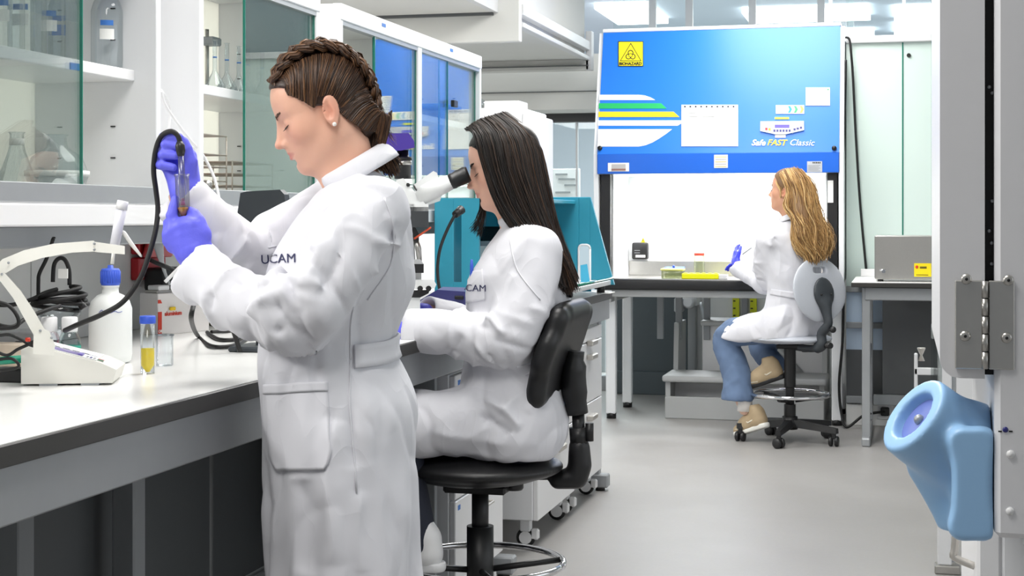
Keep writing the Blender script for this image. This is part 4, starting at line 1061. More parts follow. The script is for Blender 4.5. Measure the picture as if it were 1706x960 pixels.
tg = dz(109, 455); MB().box(tg[0] - .012, tg[0] + .012, tg[1] - .012, tg[1] - .009, tg[2] - .012, tg[2] + .010).build('white_tag', M_paper, co)
MB().tube(catmull([dz(128, 495), dz(136, 508), dz(140, 514)], 4), [.006] * 4 + [.009] * 5, 8).build('connector', M_black, co)
cable('thin_cable', [dz(64, 510), dz(64, 470), dz(66, 455), dz(78, 430), dz(88, 400), dz(90, 398)], .0045, 'black cable rising against the service panel left of the coil')
cable('thin_cable', [dz(-10, 508, 3.5), dz(20, 508, 3.5), dz(50, 500, 3.55), dz(75, 488, 3.6), dz(95, 482, 3.63)], .0048, 'black cable running from the left edge into the coil')
cable('thin_cable', [dz(-10, 540, 3.3), dz(20, 545, 3.3), dz(45, 530, 3.35), dz(80, 516, 3.4), dz(100, 510, 3.45)], .0048, 'black cable crossing behind the electrode arm')
cable('thin_cable', [dz(-10, 502, 3.25), dz(15, 510, 3.25), dz(30, 530, 3.25), dz(26, 545, 3.25), dz(-10, 548, 3.25)], .0042, 'black looped cable at the left edge above the meter')
for i, pts in enumerate([[(-8, 560), (15, 558), (35, 566), (48, 574), (57, 577)], [(-8, 585), (12, 592), (30, 582), (52, 572), (60, 566)], [(-8, 600), (20, 598), (30, 612), (-8, 618)]]):
    cable('meter_lead', [dz(u, v, 3.05) for u, v in pts], .0032, ['black lead curving behind the pH meter', 'black lead with red plug at the meter\'s left', 'black lead lying low at the left picture edge'][i])
rp = dz(50, 566, 3.04); tag(MB().tube([rp, dz(43, 566, 3.04)], .004, 8).build('red_plug', M_red), 'tiny red plug on a lead beside the meter', 'plug')
a = on_bench(-5, 612); tag(MB().box(a[0] - .1, a[0] + .075, a[1], a[1] + .06, BT, BT + .05, .002).build('cardboard_box', mat('beige_card', (222, 206, 186), .6, noise=(60, .08))), 'beige printed carton at the left edge behind the cables', 'box')
a = on_bench(42, 606)
tag(MB().cyl((a[0] - .035, a[1] + .02, BT + .026), (a[0] + .07, a[1] + .03, BT + .03), .022, 16).build('black_holder', M_black), 'black cylindrical probe holder lying behind the meter arm', 'holder')
tag(MB().box(a[0] - .12, a[0] + .0, a[1] + .06, a[1] + .16, BT, BT + .065, .003).build('white_tray', M_white), 'white plastic tray behind the black holder', 'tray')
# probe cable from the raised hand down to the meter, and the loops on the bench
cable('probe_cable', [P(301, 243, 3.02), P(296, 226, 3.02), P(284, 219, 3.02), P(268, 228, 3.03), P(259, 252, 3.04), P(256, 285, 3.05), P(260, 318, 3.06), P(263, 350, 3.06), P(259, 385, 3.05), P(248, 425, 3.04), P(233, 465, 3.03), P(205, 503, 3.02), P(170, 524, 3.02), P(132, 540, 3.05), P(108, 551, 3.1)], .0052, 'thick black probe cable hanging from the raised glove to the meter')
cable('plug_cable', [onx(244, 430, -2.11), onx(258, 437, -2.06), P(282, 447, 3.95), P(305, 460, 3.85), P(345, 478, 3.8), P(375, 515, 3.8), on_bench(400, 590) + [0, 0, .006]], .006, 'black cable leading from the red sockets towards the white cuff')
cable('looped_cable', [P(322, 510, 3.3), P(319, 535, 3.36), on_bench(330, 565) + [0, 0, .008], on_bench(352, 582) + [0, 0, .008], on_bench(385, 582) + [0, 0, .008], on_bench(410, 570) + [0, 0, .008], on_bench(425, 555) + [0, 0, .008], on_bench(440, 545) + [0, 0, .008]], .0055, 'black cable looping on the worktop beside the foil box')
cable('looped_cable', [on_bench(345, 558) + [0, 0, .007], on_bench(365, 570) + [0, 0, .007], on_bench(395, 570) + [0, 0, .008], on_bench(415, 558) + [0, 0, .008], on_bench(432, 566) + [0, 0, .008]], .0055, 'inner black cable loop on the worktop')
cable('looped_cable', [on_bench(352, 559) + [0, 0, .01], on_bench(380, 556) + [0, 0, .007], on_bench(405, 551) + [0, 0, .008], on_bench(425, 548) + [0, 0, .008]], .005, 'straight black cable behind the loops on the worktop')
cable('hanging_cable', [onx(269, 152, -1.84), onx(275, 175, -1.84), onx(295, 205, -1.84), onx(318, 235, -1.84), onx(340, 262, -1.84), onx(358, 300, -1.82), onx(367, 345, -1.80), onx(367, 362, -1.80)], .0042, 'thin white cord hanging between the first two cabinets', M_white)
cable('hanging_cable', [onx(268, 150, -1.86), onx(279, 170, -1.88), onx(283, 190, -1.9), onx(280, 230, -1.9), onx(278, 262, -1.88)], .004, 'second white cord beside the cabinet upright', M_white)
cable('hanging_cable', [P(275, 470, 3.5), P(300, 445, 3.5), P(312, 435, 3.5)], .004, 'short white cord beside the red sockets', M_white)
# dark grey monitor head behind the standing woman's forearm
a = P(393, 372, 3.9); b = P(482, 319, 3.9)
t = thing('instrument_screen', 'dark grey back of a small instrument screen behind the raised forearm', 'screen', (float((a[0] + b[0]) / 2), float(a[1]), BT))
M_slate = mat('slate_plastic', (52, 57, 62), .45, noise=(20, .03))
MB().prism([(a[0], a[2]), (a[0] + .012, b[2] - .004), (a[0] + .03, b[2]), (b[0] - .012, b[2] + .004), (b[0], b[2] - .008), (b[0] + .01, a[2])], a[1], a[1] + .03).build('shell', M_slate, t)
MB().box(a[0] + .05, a[0] + .09, a[1] + .005, a[1] + .03, BT + .01, a[2] + .01, .004).build('neck', M_slate, t)
MB().box(a[0] - .0, a[0] + .14, a[1] - .05, a[1] + .09, BT, BT + .014, .004).build('base', M_slate, t)
a = on_bench(350, 545); tag(MB().box(a[0] - .02, a[0] + .12, a[1] + .02, a[1] + .08, BT, BT + .025, .006).build('green_pouch', mat('olive_pouch', (120, 120, 98), .7, noise=(40, .15))), 'crumpled olive pouch at the bench back behind the foil box', 'pouch')

# ================================================================== MICROSCOPE
TM = 4.4
M_scope = mat('microscope_white', (232, 234, 234), .35, noise=(8, .01)); M_violet = mat('violet_camera', (70, 50, 150), .4, noise=(20, .04))
mc = on_bench(690, 553); mY = P(700, 300, TM)[1]
ms = thing('microscope', 'white binocular microscope with black eyepieces and violet camera on top', 'microscope', (-1.42, mY, BT))
def S(u, v, dt=0.0): return P(u, v, TM + dt)
def slab(name, poly, m, d0, d1, parent=ms, bev=.004):
    V = [S(u, v, d0) for u, v in poly] + [S(u, v, d1) for u, v in poly]; n = len(poly)
    return mesh_obj(name, V, [tuple(range(n)), tuple(reversed(range(n, 2 * n)))] + [(i, n + i, n + (i + 1) % n, (i + 1) % n) for i in range(n)], m, parent)
slab('base', [(590, 556), (590, 525), (705, 525), (722, 540), (722, 556)], M_scope, -.09, .09)
slab('arm', [(592, 530), (592, 330), (610, 318), (690, 318), (690, 345), (640, 350), (625, 400), (625, 530)], M_scope, -.05, .05)
slab('head_block', [(660, 318), (660, 300), (672, 297), (690, 318), (714, 346), (700, 350), (660, 350)], M_scope, -.045, .045)
slab('head_step', [(660, 340), (714, 340), (714, 352), (660, 352)], M_scope, -.05, .05)
bk = slab('prism_housing', [(689, 308), (722, 285), (728, 288), (738, 320), (733, 335), (712, 342), (706, 341)], M_scope, -.035, .035)
for dt in (-.032, .032):
    e = MB().tube([S(700, 328, dt * .6), S(728, 313, dt), S(752, 303, dt)], [.03, .026, .021], 18).build('eyepiece_tube', M_scope, ms)
    MB().tube([S(750, 303.5, dt), S(756, 301, dt), S(757, 300.5, dt), S(766, 296, dt), S(767, 295.5, dt), S(776, 291.5, dt), S(781, 289.5, dt)], [.0215, .0235, .022, .0245, .023, .0245, .021], 18).build('eyepiece', M_black, e)
MB().tube([S(689, 309, -.04), S(706, 336, -.04)], .0028, 6).build('seam', M_black, ms)
MB().ball(S(680, 308, -.046), .006, 10, 6).build('screw', M_black, ms)
slab('turret_block', [(655, 345), (714, 345), (714, 379), (655, 379)], mat('turret_charcoal', (58, 61, 64), .4, noise=(20, .03)), -.05, .05)
slab('nosepiece', [(660, 379), (692, 379), (698, 390), (698, 402), (660, 402)], M_black, -.035, .035)
MB().tube([S(690, 398, -.04), S(718, 379, -.04)], .003, 8).build('orange_lever', mat('orange_rod', (214, 84, 50), .4, noise=(20, .04)), ms)
for k, (u0, u1) in enumerate([(672, 676), (682, 688), (692, 699)]):
    MB().tube([S(u0, 398, .0 - .01 * k), S(u1 - 2, 415, -.01 * k), S(u1, 436, -.01 * k)], [.009, .009, .007], 12).build('objective', M_steel if k else M_labglass, ms)
slab('stage', [(650, 440), (706, 440), (706, 455), (650, 455)], M_black, -.07, .07)
slab('slide_holder', [(660, 432), (700, 432), (707, 441), (660, 441)], mat('grey_clear', (200, 202, 204), .3, noise=(20, .03)), -.05, .05)
slab('condenser', [(660, 455), (702, 455), (702, 466), (660, 466)], M_scope, -.04, .04)
slab('stage_drive', [(655, 466), (722, 466), (727, 474), (724, 481), (655, 484)], M_scope, -.06, .04)
slab('lamp_collar', [(660, 484), (716, 483), (714, 489), (700, 496), (660, 496)], M_black, -.05, .04)
for u in (700, 714): MB().cyl(S(u, 481, -.065), S(u, 481, -.03), .008, 12).build('knob', M_black, ms)
slab('stem', [(655, 494), (700, 494), (700, 527), (655, 527)], M_scope, -.04, .04)
MB().tube([S(671, 298), S(671, 268), S(671, 267), S(671, 262), S(671, 261), S(671, 250)], [.024, .023, .026, .026, .017, .016], 18).build('camera_adapter', M_black, ms)
MB().tube([S(671, 275), S(671, 268)], .0255, 18).build('adapter_ring', M_steel, ms)
slab('camera', [(630, 222), (681, 222), (690, 235), (691, 246), (668, 251), (630, 250)], M_violet, -.045, .045)
# navy power unit behind the sleeves
a = on_bench(713, 540)
t = thing('power_unit', 'navy blue electrophoresis power unit with sloping top behind the sleeve', 'power unit', (float(P(745, 500, 4.75)[0]), float(P(745, 500, 4.75)[1]), BT))
V = lambda u, v, d: P(u, v, 4.75 + d)
poly = [(700, 500), (728, 483), (775, 486), (777, 545), (700, 545)]
M_navy = mat('navy_plastic', (52, 54, 112), .4, noise=(20, .03))
mesh_obj('case', [V(u, v, -.08) for u, v in poly] + [V(u, v, .1) for u, v in [(715, 492), (738, 478), (775, 479), (777, 545), (715, 545)]], [tuple(range(5)), tuple(reversed(range(5, 10)))] + [(i, 5 + i, 5 + (i + 1) % 5, (i + 1) % 5) for i in range(5)], M_navy, t)
MB().box(*[x for x in (V(757, 492, -.085)[0], V(772, 492, -.085)[0], V(757, 492, -.085)[1], V(757, 492, -.085)[1] + .03, V(760, 499, -.085)[2], V(760, 493, -.085)[2])], .002).build('display', M_black, t)

# ================================================================== TEAL WORKSTATION
M_tealp = mat('teal_painted_panel', (44, 146, 172), .4, noise=(6, .02))
ws = thing('teal_workstation', 'teal framed PCR workstation with sloping sides at the far bench end', 'workstation', (-1.5, 6.35, BT))
def plate(name, outer, hole, y0, y1, m, parent):
    """flat plate in the xz plane with one rectangular hole, made of a frame of quads"""
    mb = MB(); (hx0, hx1, hz0, hz1) = hole
    xs = min(p[0] for p in outer); zb = min(p[1] for p in outer); zt = max(p[1] for p in outer)
    mb.box(xs, hx0, y0, y1, zb, zt, .002); mb.box(hx0, hx1, y0, y1, hz1, zt, .002); mb.box(hx0, hx1, y0, y1, zb, hz0, .002)
    rest = [(hx1, zb)] + [p for p in outer if p[0] > hx1] + [(hx1, zt)]
    mb.prism(rest, y0, y1)
    return mb.build(name, m, parent)
zb, zt = BZ + .035, 1.31
o_near = [(-1.245, zb), (-1.42, zt)]
hx = [ony(u, 400, 5.93)[0] for u in (757, 770)]
xl = ony(725, 400, 5.93)[0]
hz = [ony(760, v, 5.93)[2] for v in (470, 352)]; hx3 = [ony(u, 400, 5.93)[0] for u in (799, 872)]
mb = MB(); mb.box(xl, hx[0], 5.92, 5.94, zb, zt, .002); mb.box(hx[1], hx3[0], 5.92, 5.94, hz[0], hz[1], .0); mb.box(hx[0], hx3[1], 5.92, 5.94, hz[1], zt, .0); mb.box(hx[0], hx3[1], 5.92, 5.94, zb, hz[0], .0)
mb.prism([(hx3[1], zb), (-1.245, zb), (-1.42, zt), (hx3[1], zt)], 5.92, 5.94); mb.build('side_panel', M_tealp, ws)
hx2 = [ony(u, 440, 6.84)[0] for u in (965, 984)]; hz2 = [ony(970, v, 6.84)[2] for v in (476, 408)]
pr = plate('side_panel', [(xl, zb), (-1.245, zb), (-1.42, zt + .015), (xl, zt + .015)], (hx2[0], hx2[1], hz2[0], hz2[1]), 6.83, 6.85, M_tealp, ws)
rr = [(x + (hx2[0] + hx2[1]) / 2, z + (hz2[0] + hz2[1]) / 2) for x, z in round_rect(hx2[1] - hx2[0], hz2[1] - hz2[0], .018)]
MB().tube([(x, 6.828, z) for x, z in rr] + [(rr[0][0], 6.828, rr[0][1])], .005, 8).build('white_edging', M_white, ws)
MB().box(xl, xl + .02, 5.94, 6.83, zb, zt, .002).build('back_panel', M_tealp, ws)
MB().box(xl, -1.42, 5.94, 6.83, zt - .016, zt, .002).build('top_panel', M_tealp, ws)
MB().box(xl, -1.26, 5.94, 6.83, zb, zb + .02, .002).build('floor_panel', M_white, ws)
MB().tube([(-1.248, 5.95, zb + .03), (-1.248, 6.82, zb + .03)], .006, 8).build('shield_edge', M_glassedge, ws)
for yy in (5.97, 6.8):
    for xx in (xl + .05, -1.30): MB().cyl((xx, yy, BT), (xx, yy, zb), .018).build('foot', M_black, ws)
t = thing('dark_instrument', 'black boxy instrument inside the teal workstation', 'instrument', (-1.6, 6.55, zb + .02))
MB().box(-1.75, -1.5, 6.45, 6.65, zb + .02, zb + .26, .01, seg=2).build('case', M_black, t)
MB().box(-1.5, -1.496, 6.48, 6.62, zb + .1, zb + .22).build('screen', M_slate, t)
a = ony(757, 470, 6.3); t = thing('paper_holder', 'white card holder with punched strip inside the teal workstation', 'card holder', (a[0] + .05, 6.3, zb + .02))
MB().box(a[0], a[0] + .16, 6.3, 6.31, zb + .02, zb + .2, .001).build('card', M_paper, t)
MB().box(a[0], a[0] + .16, 6.295, 6.30, zb + .18, zb + .2).build('strip', M_alu, t)
lc = thing('lamp_cable', 'black cable with plug drooping across the teal post', 'cable', tuple(P(760, 350, 5.9)))
MB().tube(catmull([P(768, 346, 5.93), P(757, 360, 5.9), P(742, 390, 5.89), P(732, 420, 5.88), P(729, 455, 5.88), P(735, 490, 5.88), P(750, 503, 5.9), P(765, 505, 5.9)], 8), .006, 8).build('cord', M_blackrub, lc)
MB().tube([P(769, 349, 5.93), P(758, 358, 5.9)], [.018, .014], 10).build('plug', M_black, lc)
b = P(973, 400, 6.95)
tag(MB().box(-1.27, -1.24, 6.70, 6.82, BT, BT + .003).build('leaflet_base', M_paper), 'white leaflet foot on the far bench corner', 'leaflet')
lf = [P(968, 486, 6.7), P(985, 486, 6.7), P(978, 440, 6.75), P(967, 442, 6.75)]
mesh_obj('teal_leaflet', lf + [p + np.array([0, .004, 0]) for p in lf], [(0, 1, 2, 3), (7, 6, 5, 4), (0, 4, 5, 1), (1, 5, 6, 2), (2, 6, 7, 3), (3, 7, 4, 0)], mat('teal_card', (20, 150, 186), .5, noise=(20, .03)), None, label='small teal card leaning on the workstation shield', category='card')

# ================================================================== FRIDGE BEHIND, RIGHT BENCH, STEEL BATH
fr_ = thing('fridge', 'tall white fridge behind the dark haired woman', 'fridge', (-2.3, 8.5, 0))
MB().box(-2.62, -2.0, 8.2, 8.8, .02, 1.83, .008).build('cabinet', M_whitemetal, fr_)
MB().box(-2.0, -1.96, 8.2, 8.8, .1, 1.80, .012, seg=2).build('door', M_white, fr_)
MB().box(-1.96, -1.94, 8.25, 8.27, .9, 1.3, .004).build('handle', M_alu, fr_)
MB().ball((-2.2, 8.2, 1.72), .014).build('lock', M_alu, fr_)
MB().box(-2.62, -2.0, 8.2, 8.8, 0, .02).build('plinth', M_black, fr_)
tag(MB().box(-2.24, -2.04, 8.3, 8.5, 1.83, 1.875, .004).build('white_carton', M_white), 'flat white carton on top of the fridge', 'carton')
tag(MB().ball((-2.38, 8.45, 1.872), (.11, .1, .048), 14, 8).build('plastic_bag', M_labglass), 'clear plastic bag bundle on the fridge', 'bag')
tag(MB().ball((-2.34, 8.32, 1.858), (.035, .03, .03), 12, 8).build('green_ball', M_teal), 'green round cap beside the bag on the fridge', 'cap')
RBZ = .885
a = onz(1418, 470, RBZ)
rx0, ry0 = a[0], a[1]
rb = thing('side_bench', 'white topped grey bench against the glass partition on the right', 'bench', (rx0 + .5, ry0 + .3, 0))
MB().box(rx0, rx0 + 1.5, ry0, PART_Y - .05, RBZ - .028, RBZ - .004, .002).build('worktop_edge', M_topcore, rb)
MB().box(rx0 + .002, rx0 + 1.498, ry0 + .004, PART_Y - .052, RBZ - .004, RBZ, .001).build('worktop', M_top, rb)
MB().box(rx0 + .03, rx0 + 1.5, PART_Y - .09, PART_Y - .06, RBZ, RBZ + .045, .003).build('upstand', M_white, rb)
MB().box(rx0 + .07, rx0 + 1.5, ry0 + .05, ry0 + .09, RBZ - .10, RBZ - .03, .004).build('front_rail', M_alu, rb)
lx = rx0 + .055
lg = MB().box(lx, lx + .045, ry0 + .06, ry0 + .11, .04, RBZ - .03, .004).build('leg', M_alu, rb)
MB().box(lx, lx + .045, ry0 - .02, PART_Y - .1, 0, .045, .006).build('foot', M_alu, lg)
MB().box(lx, lx + .045, PART_Y - .12, PART_Y - .075, .045, RBZ - .03, .004).build('rear_leg', M_alu, rb)
for xx in (lx + .10, lx + .53):
    MB().box(xx, xx + .42, PART_Y - .13, PART_Y - .11, .2, RBZ - .1, .002).build('rear_panel', M_darkpanel, rb)
MB().box(lx + .05, lx + 1.2, PART_Y - .16, PART_Y - .13, .14, .2, .003).build('lower_rail', M_greypaint, rb)
MB().tube([(lx + .02, PART_Y - .1, .5), (lx + .02, ry0 + .1, .2)], .018, 6).build('brace', M_alu, rb)
a, b = ony(1457, 463, ry0 + .1), ony(1580, 393, ry0 + .1)
wbth = thing('steel_bath', 'brushed steel laboratory bath with yellow sticker on the side bench', 'water bath', (a[0], ry0 + .1, RBZ))
MB().box(a[0], b[0], ry0 + .1, ry0 + .42, RBZ + .012, b[2], .005).build('case', M_steel, wbth)
for xx in (a[0] + .03, b[0] - .03):
    for yy in (ry0 + .13, ry0 + .39): MB().cyl((xx, yy, RBZ), (xx, yy, RBZ + .014), .015).build('foot', M_black, wbth)
s0, s1 = ony(1523, 461, ry0 + .098), ony(1553, 439, ry0 + .098)
stk = MB().box(s0[0], s1[0], ry0 + .097, ry0 + .1, s0[2], s1[2]).build('sticker', mat('sticker_yellow', (252, 222, 10), .5, noise=(20, .02)), wbth)
MB().ball(((s0[0] + .014), ry0 + .096, s1[2] - .02), (.008, .002, .009), 10, 6).build('emblem', M_red, stk)
for k in range(2): MB().box(s0[0] + .03, s0[0] + .065, ry0 + .0955, ry0 + .097, s1[2] - .022 - .006 * k, s1[2] - .018 - .006 * k).build('print', M_ink, stk)
MB().box(s0[0] + .01, s1[0] - .02, ry0 + .0955, ry0 + .097, s0[2] + .008, s0[2] + .011).build('print', M_ink, stk)
s0 = ony(1472, 452, ry0 + .095); MB().cyl((s0[0], ry0 + .1, s0[2]), (s0[0], ry0 + .08, s0[2]), .01, 12).build('tap', M_chrome, wbth)
MB().cyl((s0[0] - .02, ry0 + .085, s0[2] + .006), (s0[0] + .012, ry0 + .085, s0[2] + .006), .005, 8).build('lever', M_chrome, wbth)

# ================================================================== RIGHT FOREGROUND: APPLIANCE WITH HINGED DOOR
TA = 1.65
M_appl = mat('appliance_grey_white', (224, 224, 227), .4, noise=(40, .02))
def Fp(u, v, dt=0.0): return P(u, v, TA + dt)
ap = thing('lab_incubator', 'white laboratory appliance with hinged door at the right picture edge', 'incubator', tuple(Fp(1640, 897)))
yf = float(Fp(1640, 500)[1])
def fxz(u, v): p = ony(u, v, yf); return p[0], p[2]
x0, zb_ = fxz(1657, 897); x1 = .62
MB().box(x0, x1, yf, yf + .55, zb_, 1.75, .006).build('body', M_appl, ap)
dx0 = fxz(1566, 300)[0]; dx1 = fxz(1641, 300)[0]; dz0 = fxz(1600, 631)[1]
w, h = dx1 - dx0, 1.75 - dz0
pts = [(dx0, 1.75), (dx0, dz0 + .02), (dx0 + .0015, dz0 + .0125), (dx0 + .006, dz0 + .006), (dx0 + .0125, dz0 + .0015), (dx0 + .02, dz0), (dx1, dz0), (dx1, 1.75)]
door = MB().prism(pts, yf + .004, yf + .5).build('door', M_appl, ap)
MB().box(dx1, x0, yf + .02, yf + .5, dz0 + .003, 1.75).build('door_seal', M_blackrub, ap)
for (u, v) in ((1648, 145), (1653, 155), (1648, 385), (1653, 335), (1652, 405), (1652, 440)): MB().ball((ony(u, v, yf + .018)), .002, 8, 5).build('rivet', M_alu, ap)
hg = MB().box(fxz(1591, 0)[0], fxz(1637, 0)[0], yf - .003, yf + .004, fxz(0, 578)[1], fxz(0, 452)[1], .001).build('hinge', M_steel, ap)
MB().box(fxz(1647, 0)[0], fxz(1690, 0)[0], yf - .003, yf, fxz(0, 578)[1], fxz(0, 452)[1], .001).build('hinge_leaf', M_steel, hg)
za, zb2 = fxz(0, 578)[1], fxz(0, 452)[1]; xh = fxz(1640.5, 0)[0]
for k in range(5): MB().cyl((xh, yf - .004, za + (zb2 - za) * k / 5 + .0006), (xh, yf - .004, za + (zb2 - za) * (k + 1) / 5 - .0006), .0034, 12).build('knuckle', M_steel, hg)
for (u, v) in ((1610, 465), (1680, 467), (1608, 560), (1677, 563)):
    p = ony(u, v, yf - .003)
    MB().lathe([(.0058, 0), (.0055, -.002), (.003, -.0032), (0, -.0034)], p, 14, 'y').build('screw', M_steel, hg)
    MB().ball((p[0], p[1] - .0032, p[2]), (.0018, .0006, .0018), 8, 5).build('screw_recess', M_blackrub, hg)
for (u, v) in ((1684, 757), (1683, 852)):
    p = ony(u, v, yf); MB().lathe([(.0045, 0), (.004, -.002), (0, -.0026)], p, 14, 'y').build('panel_screw', M_white, ap)
p = ony(1675, 716, yf); MB().lathe([(.003, 0), (.003, -.001), (0, -.0012)], p, 14, 'y').build('blue_dot', M_btn, ap)
for du in (-9, 9): q = ony(1675 + du, 719, yf); MB().box(q[0] - .0018, q[0] + .0018, yf - .0005, yf, q[2] - .0008, q[2] + .0008).build('mark', M_ink, ap)
# pale blue moulded tap housing below the door: soft solid
M_sky = mat('pale_blue_moulding', (150, 192, 232), .38, noise=(12, .015))
lo = Fp(1470, 905, -.03) ; 
sd = Sdf((dx0 - .085, yf - .01, zb_ - .01), (x0 + .004, yf + .2, dz0 + .03), .0025)
def F3(u, v, d): p = ony(u, v, yf + d); return p
nrm = np.array([-.72, -.36, .59]); nrm /= np.linalg.norm(nrm)
cf = F3(1519, 690, .05)
sd.cap(cf - nrm * .01, cf - nrm * .075, .046, .050, .02)
sd.cap(cf - nrm * .02, cf + nrm * .03, .045, .043, .01)
def slab3(u0, u1, v0, v1, d0, d1, r, k):
    for (a_, b_) in (((u0, v0), (u0, v1)), ((u1, v0), (u1, v1)), ((u0, v0), (u1, v0)), ((u0, v1), (u1, v1)), ((u0, v0), (u1, v1)), ((u1, v0), (u0, v1))):
        for d_ in np.linspace(d0, d1, 5): sd.cap(F3(*a_, d_), F3(*b_, d_), r, r, k)
slab3(1604, 1636, 735, 876, .013, .14, .0115, .012)
sd.cap(F3(1590, 740, .08), F3(1630, 725, .08), .03, .03, .03)
sd.cap(F3(1548, 780, .09), F3(1600, 850, .09), .022, .03, .02)
sd.half((x0 - .001, 0, 0), (1, 0, 0)); sd.half((0, yf + .002, 0), (0, -1, 0)); sd.half((0, 0, fxz(0, 897)[1]), (0, 0, -1))
sd.half(cf, nrm, k=.005)
sd.cap(cf + nrm * .02, cf - nrm * .004, .030, .029, .004, 'sub')
V, Q = sd.mesh(2)
hb = mesh_obj('blue_moulding', V, Q, M_sky, ap, sm=True, fix=False)
e1 = np.cross(nrm, [0, 1.0, 0]); e1 /= np.linalg.norm(e1); e2 = np.cross(nrm, e1)
ring = [cf - nrm * .012 + .029 * math.cos(a) * e1 + .029 * math.sin(a) * e2 for a in np.linspace(0, 2 * math.pi, 28, endpoint=False)]
mesh_obj('violet_window', [p for p in ring] + [p - nrm * .004 for p in ring], [tuple(range(28)), tuple(reversed(range(28, 56)))] + [(i, 28 + i, 28 + (i + 1) % 28, (i + 1) % 28) for i in range(28)], mat('violet_dial', (112, 128, 196), .25, noise=(60, .08)), hb)
MB().ball(cf - nrm * .011, .006, 10, 6).build('dial_hub', M_alu, hb)
# stand below and neighbours on the right
tb = thing('appliance_table', 'white metal table with drawer carrying the appliance at the right edge', 'table', (.4, 2.1, 0))
MB().box(.13, .95, 1.78, 3.0, zb_ - .03, zb_ - .001, .003).build('table_top', M_whitemetal, tb)
for (xx, yy) in ((.16, 1.82), (.16, 2.93), (.9, 1.82), (.9, 2.93)): MB().box(xx - .02, xx + .02, yy - .02, yy + .02, 0, zb_ - .03, .003).build('leg', M_whitemetal, tb)
dd = MB().box(.09, .12, 2.05, 2.6, .55, .85, .004).build('drawer', M_white, tb)
MB().tube(catmull([(.09, 2.12, .84), (.07, 2.12, .83), (.065, 2.12, .80), (.065, 2.12, .79), (.09, 2.12, .78)], 4), .005, 8).build('handle', M_handle, dd)
MB().box(.12, .8, 2.05, 2.6, .5, .86, .003).build('drawer_case', M_whitemetal, tb)
q = onz(1545, 958, 0)
cart = thing('lab_trolley', 'white lab trolley with slim uprights behind the blue moulding', 'trolley', (.25, 5.8, 0))
def qx(u, y): return ony(u, 500, y)[0]
yc_ = 5.6
for (ua, ub) in ((1562, 1586),): MB().box(qx(ua, yc_), qx(ub, yc_), yc_, yc_ + .05, .03, .80, .004).build('upright', M_whitemetal, cart)
MB().box(qx(1586, yc_), qx(1592, yc_), yc_ + .01, yc_ + .03, .04, .8).build('groove', M_greypaint, cart)
MB().box(qx(1592, yc_), qx(1592, yc_) + .5, yc_ + .01, yc_ + .6, .12, .80, .004).build('body', M_whitemetal, cart)
for vv in (620, 678): MB().box(qx(1523, yc_), qx(1562, yc_), yc_ + .01, yc_ + .04, ony(1540, vv, yc_)[2] - .012, ony(1540, vv, yc_)[2] + .012, .003).build('rung', M_whitemetal, cart)
MB().box(qx(1523, yc_), qx(1529, yc_), yc_ + .01, yc_ + .04, .35, ony(1540, 590, yc_)[2], .003).build('side_rail', M_whitemetal, cart)
MB().box(qx(1562, yc_) - .01, qx(1590, yc_) + .02, yc_ - .01, yc_ + .06, 0, .03, .004).build('foot', M_steel, cart)
cz = ony(1553, 590, yc_)
MB().lathe([(.045, .0), (.045, .05), (.02, .11), (.008, .125)], (cz[0] + .045, yc_ + .2, .80), 16).build('white_cone', M_white, cart)
kz = ony(1535, 588, yc_); 
tag(MB().lathe([(.012, -.03), (.004, -.01), (.014, .012), (.014, .016)], (kz[0], yc_ + .02, kz[2]), 10).build('brass_hook', M_handle), 'small metal hook on the trolley rail', 'hook')
gs = glass_mat('edge_on_glass', (236, 244, 242), .02)
t = thing('glass_shield', 'upright clear glass shield seen edge on beside the appliance', 'glass shield', (.075, 2.6, 0))
gx_ = ony(1560, 300, 2.5)[0]
MB().box(gx_, gx_ + .005, 2.35, 3.0, zb_ - .001, 1.95).build('pane', M_glass, t)
MB().box(gx_ - .001, gx_ + .006, 2.346, 2.35, 1.10, 1.95).build('pane_edge', mat('pale_glass_edge', (170, 186, 186), .2, noise=(20, .05)), t)
MB().tube(catmull([(gx_, 2.345, 1.10), (gx_ + .0, 2.345, 1.07), (gx_ + .008, 2.345, 1.055), (gx_ + .01, 2.345, 1.04)], 4), .002, 6).build('seal_strip', M_white, t)

